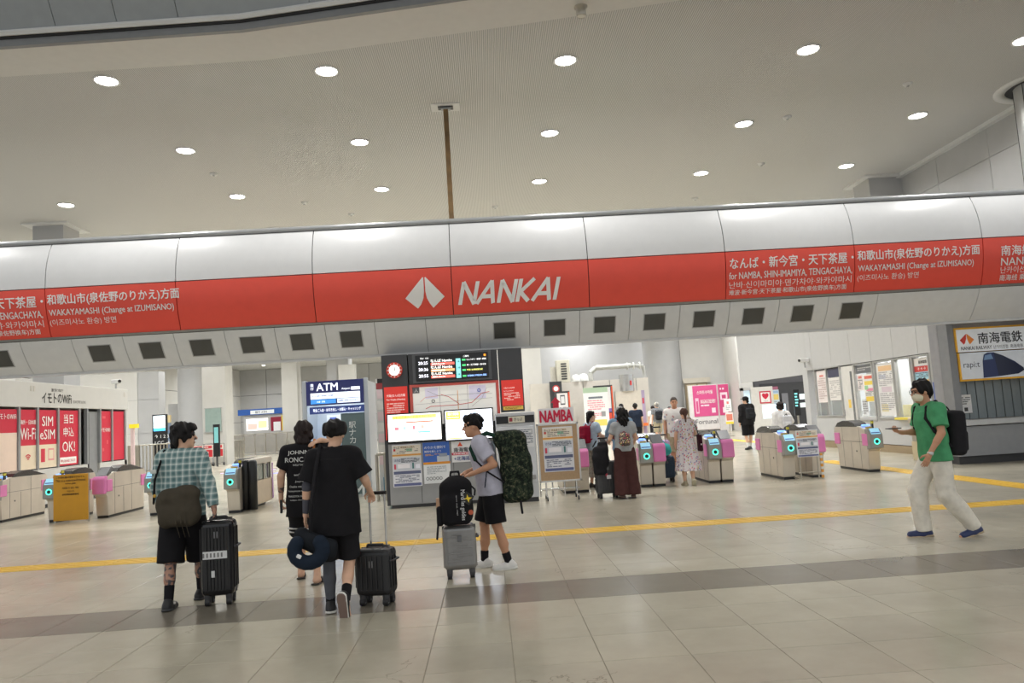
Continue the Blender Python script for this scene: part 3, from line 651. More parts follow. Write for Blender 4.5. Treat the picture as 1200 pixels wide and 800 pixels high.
# ------------------------------------------------------------------ ticket gates
TEAL = K((90, 235, 205), emit=1.3, var=0)
GBODY = mat('gate_steel', (206, 197, 184), 0.38, 0.45, var=0.07, scale=2.5)
GDARK = mat('gate_hood', (52, 50, 50), 0.25, 0.2)
BLUE_L = K((120, 170, 250), emit=1.2, var=0)
def gate_unit(root, x, kind, L=1.62, flank=(1, -1)):
    w = 0.125
    prof = [(0.14, 0.05), (L-0.12, 0.05), (L-0.12, 0.45), (L, 0.58), (L, 0.84), (L-0.08, 0.93), (0.42, 0.95), (0.2, 0.9), (0.02, 0.82), (0.0, 0.52), (0.10, 0.44)]
    b = MB().prism_x([p for p in prof], x-w, x+w).build('body', GBODY, root, bevel=0.012)
    box('plinth', BLACK, x-w+0.01, 0.16, 0.0, x+w-0.01, L-0.14, 0.05, root)
    hood = [(0.5, 0.95), (0.62, 1.02), (0.85, 1.07), (1.15, 1.07), (1.4, 1.02), (L-0.1, 0.93), (L-0.2, 0.93), (0.6, 0.95)]
    MB().prism_x([(p[0], p[1]) for p in [(0.5, 0.94), (L-0.1, 0.93), (1.4, 1.02), (1.15, 1.07), (0.85, 1.07), (0.62, 1.02)]], x-w-0.008, x+w+0.008).build('hood', GDARK, root, bevel=0.01)
    for s in flank:
        for (y0, y1) in ((0.06, 0.30), (L-0.28, L-0.03)):
            box('side_pad', PINK, x+s*(w+0.004)-0.012, y0, 0.55, x+s*(w+0.004)+0.012, y1, 0.80, root, bevel=0.008)
        for yy in (0.42, 0.82, 1.2): box('seam', DARK, x+s*w-0.001*1, yy, 0.06, x+s*(w+0.0025), yy+0.006, 0.92 if yy != 0.82 else 0.6, b)
        box('seam', DARK, x+s*w-0.001, 0.32, 0.62, x+s*(w+0.0025), L-0.3, 0.626, b)
        MB().cyl((x+s*w, 0.6, 0.42), (x+s*(w+0.006), 0.6, 0.42), 0.018, 0.018, 10).build('keyhole', DARK, b)
    if kind == 'reader':
        MB().prism_x([(-0.06, 0.50), (0.12, 0.47), (0.16, 0.90), (0.04, 0.90), (-0.055, 0.78)], x-w-0.012, x+w+0.012).build('reader_head', mat('reader_grey', (150, 148, 142), 0.35, 0.4), root, bevel=0.012)
        MB().torus((x, -0.066, 0.64), (0, 1, 0), 0.052, 0.013, 24, 8).build('light_ring', TEAL, root)
        MB().cyl((x, -0.066, 0.64), (x, -0.05, 0.64), 0.042, 0.042, 18).build('ring_centre', BLACK, root)
        MB().add([(x-0.1, -0.06, 0.79), (x+0.1, -0.06, 0.79), (x+0.1, 0.035, 0.91), (x-0.1, 0.035, 0.91)], [(0, 1, 2, 3)]).build('card_pad', K((150, 200, 225), emit=0.5), root)
        MB().add([(x-0.09, -0.045, 0.812), (x+0.09, -0.045, 0.812), (x+0.09, -0.03, 0.83), (x-0.09, -0.03, 0.83)], [(0, 1, 2, 3)]).build('pad_print', K((60, 80, 160)), root)
        box('ticket_slot', K((214, 180, 70)), x-0.06, 0.2, 0.905, x+0.06, 0.26, 0.935, root)
        MB().cyl((x, 0.36, 0.96), (x, 0.36, 0.985), 0.09, 0.07, 20).build('status_lamp', BLUE_L, root)
        box('guide_post', BLACK, x+0.085, 0.24, 0.9, x+0.115, 0.3, 1.06, root); box('guide_band', K((214, 200, 60)), x+0.083, 0.235, 1.0, x+0.117, 0.305, 1.05, root)
    else:
        MB().prism_x([(-0.04, 0.52), (0.06, 0.50), (0.12, 0.88), (0.02, 0.88), (-0.03, 0.82)], x-w-0.006, x+w+0.006).build('front_pad', PINK, root, bevel=0.02)
        MB().prism_x([(0.06, 0.885), (0.3, 0.93), (0.36, 1.06), (0.30, 1.06)], x-w+0.01, x+w-0.01).build('display_visor', mat('visor_grey', (92, 94, 98), 0.3), root, bevel=0.006)
    box('floor_icon', BLACK, x-0.035, 0.132, 0.14, x+0.035, 0.142, 0.21, root); box('icon_mark', K((200, 200, 196)), x-0.012, 0.129, 0.16, x+0.012, 0.1325, 0.19, root)
def gate(x, y, units, label, L=1.62):
    g = thing('ticket_gate', label, 'ticket gate', (x, y, 0), group='ticket gates')
    for dx, kind in units: gate_unit(g, dx, kind, L)
    return g
gate(1.55, 15.5, [(0, 'reader'), (0.28, 'pink')], 'steel ticket gate with pink pad beside the NAMBA notice board')
gate(3.17, 15.75, [(0, 'reader'), (0.275, 'pink')], 'steel ticket gate with teal light ring right of the woman in brown trousers')
gate(4.57, 15.7, [(0, 'reader'), (0.275, 'pink')], 'steel ticket gate with teal ring right of the woman in the floral dress')
gate(6.03, 15.45, [(0, 'reader')], 'steel ticket gate with teal ring left of the small notice stand')
gate(6.65, 15.5, [(0, 'pink')], 'steel ticket gate with pink front pad right of the small notice stand')
gate(8.0, 15.85, [(0, 'reader')], 'freestanding steel ticket gate near the office windows with a teal ring')
gate(-9.15, 16.45, [(0, 'reader')], 'beige ticket gate with teal ring left of the yellow board')
gate(-8.26, 16.65, [(0, 'pink')], 'beige ticket gate with a pink front pad right of the yellow board', 1.95)
gate(-10.75, 17.1, [(0, 'reader')], 'beige ticket gate cut off by the left picture edge', 1.9)
gate(-7.1, 16.5, [(0, 'reader')], 'ticket gate mostly hidden behind the man in the plaid shirt')
# gate with black roller column (left centre)
g = thing('accessible_gate', 'wide ticket gate with a black padded column and glass side near the cash booth', 'ticket gate', (-5.28, 15.95, 0))
gate_unit(g, 0, 'reader', L=2.1, flank=(-1,))
for k, x in enumerate((0.19, 0.33)): MB().lathe((x, 0.35, 0), [(0.0, 0.02), (0.09 if k else 0.07, 0.03), (0.09 if k else 0.07, 1.0), (0.06, 1.04), (0, 1.045)], 20).build('padded_column', BLACK, g)
box('lower_box', mat('gate_beige', (206, 186, 160), 0.5), 0.14, 0.5, 0.06, 0.24, 2.1, 0.56, g, bevel=0.008); box('glass_side', mat('smoked_glass', (70, 84, 80), 0.08), 0.17, 0.5, 0.58, 0.2, 2.05, 0.9, g)
for yy in (0.5, 1.02, 1.54, 2.05): box('glass_post', STEEL, 0.15, yy, 0.56, 0.22, yy+0.05, 0.92, g)
box('top_cap', GBODY, 0.12, 0.45, 0.92, 0.25, 2.1, 1.05, g, bevel=0.02); box('violet_strip', K((190, 150, 196)), 0.25, 2.04, 0.1, 0.262, 2.12, 0.9, g)
# yellow out-of-order board between two left gates
yb = thing('yellow_board', 'mustard yellow notice board on steel posts blocking the left gate lane', 'notice board', (-8.70, 16.35, 0))
for x in (-0.34, 0.34): MB().cyl((x, 0.06, 0), (x, 0.06, 0.98), 0.022, 0.022, 10).build('post', STEEL, yb)
YB = mat('mustard_board', (206, 148, 22), 0.5, var=0.03)
pn = box('board', YB, -0.34, 0.0, 0.04, 0.36, 0.03, 0.98, yb, bevel=0.005)
YT = K((70, 50, 20))
for i, (s, h) in enumerate((('この改札機は使用できません', 0.042), ('This is a restricted/closed', 0.045), ('ticket gate', 0.045), ('이용할 수 없는 개찰', 0.038), ('기입니다', 0.038), ('此检票机暂停使用', 0.04))):
    text(pn, s, 0.01, 0.90-0.066*i-(0.02 if i > 2 else 0), h, YT, y=-0.004, align='C', maxw=0.6)
# glazed gate by the office
g = thing('office_gate', 'low glazed passage gate with beige box beside the office wall', 'ticket gate', (9.75, 17.3, 0))
box('lower_box', mat('gate_cream', (196, 182, 150), 0.5), 0, 0, 0.04, 0.9, 0.35, 0.48, g, bevel=0.01)
for x in (0.0, 0.4, 0.82): box('post', STEEL, x, 0.05, 0.48, x+0.08, 0.3, 0.9, g)
box('glass', mat('smoked_glass', (70, 84, 80), 0.08), 0.06, 0.14, 0.5, 0.86, 0.17, 0.88, g); box('top_cap', GBODY, -0.03, 0, 0.9, 0.95, 0.36, 1.02, g, bevel=0.02)
box('light_strip', K((230, 170, 210)), 0.72, -0.02, 0.94, 0.9, 0.0, 1.0, g); box('blue_box', K((44, 46, 90)), 0.92, 0.02, 0.02, 1.15, 0.34, 0.86, g, bevel=0.01); sheet(g, 0.94, 0.12, 1.12, 0.8, (240, 180, 214), [(0.12, 0.05, 0.88, 0.95, (60, 54, 110))], y=0.018, name='violet_poster')
# notice stand between gates 4
ns = thing('notice_stand', 'small steel stand with a printed sheet between two ticket gates', 'notice stand', (6.33, 15.35, 0))
for x in (-0.16, 0.2): MB().tube([(x, 0, 0.02), (x, 0, 0.62)], 0.014, 8).build('leg', STEEL, ns)
MB().tube([(-0.2, 0, 0.14), (0.24, 0, 0.14)], 0.012, 8).build('crossbar', STEEL, ns); MB().tube([(-0.2, 0.25, 0.03), (-0.2, -0.05, 0.03)], 0.014, 8).build('foot', STEEL, ns)
timetable(ns, -0.2, 0.45, 0.24, 0.98, -0.01)
sb = box('striped_pole', K((214, 150, 60)), 0.26, -0.02, 0.02, 0.30, 0.02, 0.5, ns)
for i in range(4): box('stripe', WHITE, 0.257, -0.023, 0.08+0.11*i, 0.303, 0.023, 0.13+0.11*i, sb)

# ------------------------------------------------------------------ NAMBA notice board
nb = thing('notice_board', 'wheeled cork notice board with red NAMBA sign and arrow on top', 'notice board', (1.30, 14.70, 0))
BRD = mat('cork_board', (186, 156, 122), 0.7, var=0.06, scale=30)
box('board', BRD, -0.37, 0, 0.36, 0.37, 0.03, 1.40, nb)
for a in ((-0.40, 0.33, -0.37, 1.43), (0.37, 0.33, 0.40, 1.43), (-0.40, 1.40, 0.40, 1.43), (-0.40, 0.33, 0.40, 0.36)): box('frame', K((214, 214, 214)), a[0], -0.012, a[1], a[2], 0.04, a[3], nb)
timetable(nb, -0.29, 0.52, 0.28, 1.36, -0.002)
sg = sheet(nb, -0.34, 1.44, 0.33, 1.72, (226, 222, 226), y=0.03, t=0.02, name='name_sign')
for k, (s, w) in enumerate((('NAMBA', 0.62),)): text(sg, s, -0.005, 1.46, 0.22, K((200, 24, 66)), y=0.0, w=w, align='C', bold=-0.05)
MB().prism_y([(-0.05, 1.72), (0.06, 1.72), (0.06, 1.82), (0.1, 1.82), (0.0, 1.93), (-0.09, 1.82), (-0.05, 1.82)], 0.01, 0.03).build('arrow', K((200, 30, 60)), nb)
for x in (-0.28, 0.3): MB().tube([(x, 0.02, 0.33), (x, 0.02, 0.1)], 0.014, 8).build('leg', CHROME, nb)
for x in (-0.28, 0.3):
    MB().tube([(x, -0.2, 0.09), (x, 0.24, 0.09)], 0.014, 8).build('foot', CHROME, nb)
    for yy in (-0.2, 0.24): MB().cyl((x-0.012, yy, 0.04), (x+0.012, yy, 0.04), 0.04, 0.04, 14).build('caster', DARK, nb)
MB().tube([(-0.36, 0.02, 0.2), (0.36, 0.02, 0.2)], 0.012, 8).build('crossbar', CHROME, nb)
# steel luggage rack rails behind the board
rk = thing('steel_rack', 'low chrome barrier rails behind the cork notice board', 'barrier', (1.15, 15.35, 0))
for z in (0.12, 0.3, 0.95): MB().tube([(-0.2, 0, z), (0.28, 0, z)], 0.015, 8).build('rail', CHROME, rk)
for x in (-0.2, 0.04, 0.28): MB().tube([(x, 0, 0), (x, 0, 0.96)], 0.015, 8).build('upright', CHROME, rk)
# ------------------------------------------------------------------ rental shop on the left (front faces +x)
shop = thing('rental_shop', 'white rental counter shop with red window posters behind the left gates', 'shop', (-11.5, 18.0, 0), PI/2)
SHW = mat('shop_white', (202, 201, 197), 0.5, var=0.015)
MUL = mat('mullion_grey', (150, 152, 154), 0.4, 0.3)
fb = box('sign_band', SHW, -2.1, -0.04, 2.58, 7.0, 0.4, 3.22, shop, bevel=0.01)
text(fb, 'イモトのWiFi', 2.22, 2.70, 0.27, K((34, 32, 32)), y=-0.045, w=1.4, bold=0.022)
text(fb, '旅行をつなぐ！', 2.65, 3.0, 0.09, K((60, 58, 56)), y=-0.045, w=0.55); text(fb, 'EXCITE LOG', 3.72, 2.72, 0.07, K((130, 128, 124)), y=-0.045, w=0.65)
for x in (1.72, 1.84, 6.7): box('bracket', K((200, 196, 188)), x, -0.05, 2.98, x+0.07, -0.04, 3.12, fb)
box('lower_wall', SHW, -2.1, 0.0, 0.1, 4.55, 0.3, 1.0, shop); box('lower_wall', SHW, 5.25, 0.0, 0.1, 6.95, 0.3, 1.0, shop); box('kick', DARK, -2.1, 0.03, 0, 6.95, 0.3, 0.1, shop)
box('end_wall', SHW, 6.8, 0.0, 0, 7.0, 3.0, 2.6, shop); box('back_wall', SHW, -2.1, 2.9, 0, 7.0, 3.0, 2.6, shop); box('roof', SHW, -2.1, 0.3, 2.58, 7.0, 3.0, 2.66, shop)
RP = (206, 34, 62); CRM = (232, 216, 190); WT = (248, 244, 240)
for x in (-0.9, 1.30, 2.08, 3.02, 4.10, 4.52, 5.26, 5.98, 6.82): box('mullion', MUL, x-0.04, -0.03, 1.0, x+0.04, 0.06, 2.58, shop)
box('door_leaf', mat('grey_sliding_door', (138, 140, 142), 0.35), 4.56, 0.05, 0.05, 5.22, 0.1, 2.5, shop); box('door_gap', BLACK, 4.66, 0.03, 0.1, 4.70, 0.051, 2.45, shop)
def win(x0, x1, **kw): return sheet(shop, x0, 1.03, x1, 2.52, **kw, y=0.02, t=0.01, name='window_poster')
win(-0.85, 1.25, base=RP, blocks=[(0.5, 0.0, 1.0, 0.62, (238, 214, 196))], texts=[('イモトのWiFi', 0.62, 0.84, 0.09, WT, 'L', 0.36)])
win(1.35, 2.04, base=RP, blocks=[(0, 0, 1, 0.40, CRM)], texts=[('海外・日本用', 0.5, 0.75, 0.08, WT, 'C', 0.92), ('Wi-Fi', 0.5, 0.50, 0.19, WT, 'C', 0.94)])

p_ = win(2.12, 2.98, base=RP, blocks=[(0, 0, 1, 0.40, CRM), (0.16, 0.1, 0.38, 0.33, (206, 40, 66)), (0.54, 0.12, 0.86, 0.33, (226, 150, 150)), (0.58, 0.15, 0.82, 0.30, CRM)], texts=[('SIM', 0.5, 0.72, 0.17, WT, 'C', 0.8), ('eSIM', 0.5, 0.49, 0.17, WT, 'C', 0.86)])
win(3.06, 4.06, base=RP, blocks=[(0.08, 0.03, 0.9, 0.15, WT)], texts=[('当日', 0.5, 0.76, 0.17, WT, 'C', 0.7), ('申込', 0.5, 0.52, 0.17, WT, 'C', 0.7), ('OK!', 0.5, 0.25, 0.18, WT, 'C', 0.66), ('申し込みはこちらで', 0.48, 0.06, 0.05, RP, 'C', 0.72)])
win(5.3, 5.94, base=RP, texts=[('イモトのWiFi', 0.5, 0.58, 0.09, WT, 'C', 0.8)], blocks=[(0.2, 0.2, 0.35, 0.26, (222, 90, 100)), (0.6, 0.34, 0.72, 0.42, (222, 90, 100)), (0.2, 0.85, 0.5, 0.9, (222, 90, 100))])
win(6.02, 6.78, base=RP)
for k, r in enumerate((0.03, 0.08, 0.13)):   # wifi arcs
    b = MB()
    for i in range(8):
        a0 = PI*0.25+PI*0.5*i/8; a1 = PI*0.25+PI*0.5*(i+1)/8
        b.add([(1.695+q*math.cos(a), 0.0, 1.25+q*math.sin(a)) for q, a in ((r, a0), (r+0.028, a0), (r+0.028, a1), (r, a1))], [(0, 1, 2, 3)])
    b.build('wifi_arc', K(RP), shop)
# security camera on the shop roof corner
def seccam(label, loc, rz, base=True):
    c = thing('security_camera', label, 'security camera', loc, rz)
    MB().cyl((0, 0, 0), (0, 0, 0.22), 0.03, 0.03, 10).build('bracket', GREYP, c)
    MB().box(-0.07, -0.22, 0.18, 0.07, 0.2, 0.32).build('housing', WHITE, c, bevel=0.02)
    MB().cyl((0, -0.24, 0.25), (0, -0.2, 0.25), 0.05, 0.05, 14).build('lens', BLACK, c)
seccam('white security camera on the roof corner of the rental shop', (-11.7, 24.7, 3.22), 0.9)
seccam('small white security camera above the first office window', (10.84, 25.75, 2.66), -1.2)

# ------------------------------------------------------------------ station office on the right (front faces -x)
off = thing('station_office', 'white station office with a row of poster-covered windows beside the right gates', 'ticket office', (11.0, 26.0, 0), -PI/2)
OFW = mat('office_white', (186, 186, 186), 0.5, var=0.02)
AL = mat('aluminium_frame', (176, 176, 174), 0.35, 0.4)
box('lower_wall', OFW, 0.4, 0, 0.22, 2.48, 0.15, 1.02, off); box('lower_wall', OFW, 3.3, 0, 0.22, 8.92, 0.15, 0.98, off)
box('kick_board', mat('tan_base', (150, 132, 104), 0.6), 0.4, -0.01, 0, 8.92, 0.14, 0.2, off)
x = 0.0
for w in (0.45, 1.45, 1.3, 1.25, 1.2, 1.2, 1.1, 0.97): 
    MB().box(x+0.006, 0, 2.56, x+w-0.006, 0.15, 5.2).build('upper_panel', OFW, off, bevel=0.004, seg=1); x += w
MB().box(0.4, 0.03, 2.5, 8.9, 0.14, 5.2).build('upper_backing', DARK, off)
def window(x0, x1, z0, z1, split=None):
    wd = thing_part('window_frame', off)
    fr = MB()
    for a in ((x0, z0, x0+0.06, z1), (x1-0.06, z0, x1, z1)): box('jamb', AL, a[0], -0.02, a[1], a[2], 0.1, a[3], wd)
    for a in ((x0, z0-0.04, x1, z0), (x0, z1, x1, z1+0.04)): box('rail', AL, a[0], -0.03, a[1], a[2], 0.1, a[3], wd)
    if split: box('mullion', AL, split-0.03, -0.015, z0, split+0.03, 0.09, z1, wd)
    box('pane', GLASS, x0+0.06, 0.05, z0, x1-0.06, 0.056, z1, wd)
    return wd
def thing_part(name, parent):
    o = place(bpy.data.objects.new(name, None), parent); return o
window(0.55, 2.45, 1.02, 2.54, 1.45); window(3.35, 4.48, 0.9, 2.5); window(4.55, 5.6, 0.95, 2.5); window(5.62, 6.48, 0.98, 2.5); window(6.5, 7.3, 0.95, 2.5); window(7.6, 8.4, 1.3, 2.5)
dr = box('office_door', mat('door_white', (212, 210, 206), 0.45), 2.52, 0.0, 0.05, 3.28, 0.06, 2.52, off); box('door_glass', mat('dim_glass', (110, 112, 114), 0.1), 3.08, -0.006, 0.6, 3.2, 0.0, 2.35, dr); box('door_notice', K((236, 200, 90)), 2.82, -0.006, 1.25, 2.98, 0.0, 1.5, dr); MB().cyl((2.62, -0.05, 1.0), (2.62, -0.05, 1.2), 0.015, 0.015, 8).build('handle', CHROME, dr)
for a in ((7.3, 7.6), (8.4, 8.92)): box('pillar', AL, a[0], 0, 0.9, a[1], 0.15, 2.56, off)
def opost(x0, z0, x1, z1, base, blocks, lines, texts=(), y=0.04): return sheet(off, x0, z0, x1, z1, base, blocks, texts, y=y, t=0.008, name='window_notice', lines=lines)
RD = (206, 70, 66); GT = (130, 130, 134)
opost(0.65, 1.45, 1.38, 2.5, (236, 226, 224), [(0.3, 0.8, 0.7, 0.86, (220, 130, 120))], [(0.1, 0.9, 0.1, 0.78, 10, (200, 180, 176))])
opost(1.50, 1.5, 2.36, 2.22, (232, 228, 224), [], [(0.1, 0.9, 0.1, 0.9, 9, (190, 186, 184))]); box('window_notice', K((66, 66, 90)), 1.5, 0.03, 2.24, 2.36, 0.04, 2.5, off)
opost(3.42, 2.25, 4.42, 2.48, (110, 112, 116), [], [(0.1, 0.9, 0.3, 0.8, 2, (190, 190, 190))])
opost(3.45, 1.75, 3.8, 2.22, (236, 226, 224), [(0.2, 0.75, 0.8, 0.9, (220, 130, 120))], [(0.1, 0.9, 0.1, 0.7, 5, GT)])
opost(3.82, 1.4, 4.40, 2.2, (236, 234, 230), [(0.05, 0.62, 0.95, 0.76, (236, 210, 90)), (0.2, 0.4, 0.9, 0.5, (226, 140, 170)), (0.1, 0.03, 0.9, 0.2, (232, 200, 80)), (0.1, 0.84, 0.9, 0.95, (226, 110, 90)), (0.05, 0.45, 0.4, 0.6, (150, 200, 150))], [(0.1, 0.9, 0.22, 0.4, 4, GT)])
opost(3.6, 1.0, 3.95, 1.5, (224, 226, 230), [], [(0.1, 0.9, 0.1, 0.9, 6, GT)])
opost(4.63, 1.0, 5.52, 2.46, (232, 231, 230), [(0.1, 0.85, 0.9, 0.95, (234, 196, 150)), (0.1, 0.7, 0.5, 0.78, (200, 206, 220)), (0.2, 0.45, 0.8, 0.55, (216, 200, 210)), (0.1, 0.08, 0.5, 0.22, (226, 216, 170))], [(0.08, 0.92, 0.56, 0.84, 8, (176, 172, 176)), (0.08, 0.92, 0.1, 0.44, 9, (176, 172, 176))])
opost(6.54, 1.0, 7.24, 2.46, (206, 218, 226), [(0.0, 0.76, 1, 0.86, RD), (0.0, 0.87, 1, 1.0, (226, 222, 218)), (0.0, 0.52, 1, 0.62, (232, 190, 90)), (0.0, 0.40, 1, 0.47, RD), (0.0, 0.63, 1, 0.76, (160, 204, 222)), (0.0, 0.0, 1, 0.38, (186, 206, 222))], [(0.1, 0.9, 0.64, 0.75, 4, (90, 100, 110)), (0.1, 0.9, 0.06, 0.36, 6, (130, 140, 160))], [('→ → →', 0.5, 0.79, 0.05, WT, 'C', 0.9), ('→ → →', 0.5, 0.42, 0.035, WT, 'C', 0.9), ('南海電鉄', 0.6, 0.9, 0.06, (70, 70, 74), 'C', 0.6)])
opost(7.66, 1.35, 8.34, 1.9, (222, 220, 220), [(0.05, 0.6, 0.95, 0.9, (190, 90, 90)), (0.2, 0.1, 0.8, 0.5, (130, 160, 200))], [], [('AUTO', 0.5, 0.62, 0.2, (40, 40, 44), 'C', 0.7)], y=0.045)
bp2 = sheet(off, 7.42, 0.92, 8.9, 1.82, (52, 84, 170), [(0.0, 0.0, 1, 0.45, (120, 176, 214)), (0.0, 0.0, 1, 0.1, (110, 150, 90)), (0.6, 0.5, 0.95, 0.62, (232, 232, 236)), (0.1, 0.12, 0.5, 0.3, (170, 200, 226))], [('Tap to ride-d', 0.5, 0.66, 0.12, (240, 244, 250), 'C', 0.9), ('NANKAI', 0.5, 0.88, 0.06, (240, 244, 250), 'C', 0.3)], y=-0.02, t=0.02, name='blue_poster', lines=[(0.2, 0.8, 0.48, 0.6, 2, (220, 230, 244))])
# inside the office
box('back_wall', OFW, 0.4, 1.85, 0, 8.9, 1.95, 3.0, off); box('inner_ceiling', WHITE, 0.4, 0.16, 2.9, 8.9, 1.9, 2.98, off); box('inner_floor', GREYP, 0.4, 0.16, 0.0, 8.9, 1.9, 0.02, off)
for i in range(4): box('shelf', DARK, 5.2, 1.5, 1.2+0.32*i, 6.9, 1.84, 1.24+0.32*i, off)
for i in range(7): box('file_box', K([(40, 40, 44), (206, 196, 150), (90, 92, 100), (214, 210, 206)][i % 4]), 5.25+0.23*i, 1.5, 1.24+0.32*(i % 3), 5.43+0.23*i, 1.82, 1.46+0.32*(i % 3), off)
box('desk', K((206, 190, 120)), 5.3, 0.3, 0.9, 6.8, 0.9, 1.28, off); box('yellow_counter_top', K((226, 206, 80)), 5.6, -0.12, 0.9, 6.5, 0.0, 0.96, off)
lo = bpy.data.lights.new('office_lamp', 'AREA'); lo.shape = 'RECTANGLE'; lo.size = 6; lo.size_y = 0.5; lo.energy = 160
place(bpy.data.objects.new('office_lamp', lo), off, (5.0, 1.0, 2.86)); box('lamp_panel', K((250, 250, 245), emit=4, var=0), 2.5, 0.8, 2.87, 7.5, 1.2, 2.9, off)
# passage beyond the office: dark shop opening under the white wall
pw = MB().box(11.0, 27.2, 2.45, 11.15, 33.0, 5.2).build('wall_passage', OFW, kind='structure')
box('passage_post', OFW, 11.0, 26.0, 0, 11.3, 26.4, 5.2, kind='structure'); box('passage_lintel', OFW, 11.0, 26.4, 2.45, 11.15, 27.2, 5.2, kind='structure')
box('wall_passage_back', mat('dark_shop', (92, 90, 92), 0.4), 15.3, 43.6, 0, 21, 43.8, 3.2, kind='structure')
ds = thing('dark_shopfront', 'dim shopfront with lit signs deep in the passage behind the hooded person', 'shopfront', (16.8, 42.9, 0))
for i, (x, z, w, h, c, e) in enumerate(((-0.9, 0.4, 0.5, 2.0, (150, 90, 110), 0.15), (0.6, 1.6, 0.7, 0.3, (214, 224, 226), 0.8), (0.75, 1.15, 0.5, 0.25, (220, 230, 226), 0.8), (-0.2, 0.5, 0.35, 1.5, (120, 120, 124), 0.1), (1.6, 0.2, 0.3, 2.1, (176, 176, 172), 0.0))): box('lit_panel', K(c, **(dict(emit=e) if e else {})), x, 0.02*i, z, x+w, 0.02*i+0.05, z+h, ds)
box('frame', DARK, -1.3, 0.15, 0, 2.4, 0.25, 2.5, ds); box('roof', DARK, -1.3, 0.25, 2.4, 2.4, 0.4, 2.6, ds)
dt = thing('display_totem', 'slim black totem with lit green timetable beside the passage', 'totem', (13.6, 33.5, 0))
box('case', BLACK, -0.13, 0, 0.9, 0.13, 0.1, 2.05, dt, bevel=0.01); MB().cyl((0, 0.05, 0), (0, 0.05, 0.9), 0.04, 0.04, 10).build('pole', STEEL, dt)
for i in range(5): box('lit_text', K((120, 200, 200), emit=0.8), -0.09, -0.006, 1.3+0.13*i, 0.02+0.02*(i % 3), 0.0, 1.37+0.13*i, dt)
fsn = thing('floor_screen', 'bright pale blue screen on a stand behind the person in the white hoodie', 'screen', (12.75, 34.0, 0))
box('display', K((206, 232, 246), emit=1.3, var=0.02), -0.52, 0, 0.85, 0.52, 0.05, 1.45, fsn, bevel=0.01); box('stand', DARK, -0.05, 0.05, 0, 0.05, 0.12, 0.86, fsn); box('foot', DARK, -0.3, 0, 0, 0.3, 0.3, 0.03, fsn)

# ------------------------------------------------------------------ counter with the railway sign (right edge)
ctr = thing('service_counter', 'grey shuttered service counter under the railway sign at the right edge', 'counter', (10.05, 16.3, 0))
CG = mat('counter_grey', (146, 148, 152), 0.4, var=0.04)
box('kick', DARK, 0.0, 0.08, 0, 2.0, 0.7, 0.17, ctr); box('front', CG, 0.0, 0, 0.17, 2.0, 0.7, 0.8, ctr, bevel=0.006); box('ledge', mat('ledge_grey', (190, 192, 194), 0.35), -0.02, -0.1, 0.82, 2.0, 0.7, 0.94, ctr, bevel=0.012)
box('wall_above', mat('counter_wall', (150, 150, 154), 0.5), 0.0, 0.35, 0.94, 2.0, 0.7, 4.3, ctr); box('pillar', mat('pillar_grey', (132, 134, 138), 0.45), 0.0, 0.0, 0.94, 0.16, 0.36, 3.4, ctr)
SH = mat('shutter_metal', (132, 140, 142), 0.4, 0.5)
for i in range(17): box('shutter_slat', SH, 0.2+0.1*i, 0.31 if i % 2 else 0.325, 0.95, 0.292+0.1*i, 0.35, 1.78, ctr)
sheet(ctr, 0.28, 1.08, 0.55, 1.48, (232, 232, 232), [(0.35, 0.1, 0.65, 0.3, (60, 60, 60))], y=0.3, t=0.01, name='small_notice', lines=[(0.1, 0.9, 0.45, 0.9, 4, (120, 120, 120))])
rs = thing('railway_sign', 'white railway sign with orange emblem and yellow border above the counter', 'sign', (10.2, 16.3, 0))
YEB = K((238, 178, 50)); SGW = K((224, 226, 228), emit=0.12)
box('border', YEB, 0.0, -0.03, 2.40, 1.84, 0.3, 2.93, rs); fc = box('face', SGW, 0.035, -0.04, 2.40, 1.8, -0.03, 2.89, rs)
for pts, c in (([(0.09, 2.66), (0.24, 2.79), (0.245, 2.78), (0.235, 2.68), (0.2, 2.59), (0.17, 2.56)], (216, 64, 50)), ([(0.41, 2.66), (0.31, 2.56), (0.28, 2.6), (0.255, 2.69), (0.25, 2.79), (0.26, 2.79)], (240, 140, 50))):
    MB().add([(p[0], -0.043, p[1]) for p in pts], [tuple(range(len(pts)))]).build('emblem', K(c), fc)
text(fc, '南海電鉄', 0.5, 2.56, 0.24, K((34, 34, 38)), y=-0.043, w=0.98, bold=0.02); text(fc, 'NANKAI RAILWAY', 0.1, 2.44, 0.075, K((40, 40, 46)), y=-0.043, w=0.68, bold=0.02); text(fc, '난카이전철  南海电铁', 0.82, 2.435, 0.08, K((60, 60, 66)), y=-0.043, w=0.66, bold=0.004)
tp = thing('train_poster', 'wide train poster with dark blue train nose below the railway sign', 'poster', (10.2, 16.3, 0))
box('border', YEB, 0.02, -0.03, 1.77, 1.84, 0.3, 2.38, tp); f2 = box('face', K((212, 216, 222), emit=0.08), 0.055, -0.04, 1.81, 1.8, -0.03, 2.38, tp)
text(f2, 'rapi:t', 0.11, 2.02, 0.16, K((50, 56, 70)), y=-0.043, w=0.36, bold=0.004)
NB = mat('train_blue', (26, 42, 92), 0.3); 
MB().add([(p[0], -0.044, p[1]) for p in ((0.52, 1.82), (0.54, 2.18), (0.58, 2.32), (0.66, 2.36), (0.8, 2.36), (1.0, 2.28), (1.25, 2.14), (1.42, 2.0), (1.44, 1.94), (1.3, 1.87), (0.9, 1.84))], [tuple(range(11))]).build('train_nose', NB, f2)
MB().add([(p[0], -0.047, p[1]) for p in ((0.57, 2.2), (0.6, 2.3), (0.74, 2.33), (0.78, 2.22))], [(0, 1, 2, 3)]).build('train_windscreen', K((120, 150, 190)), f2)
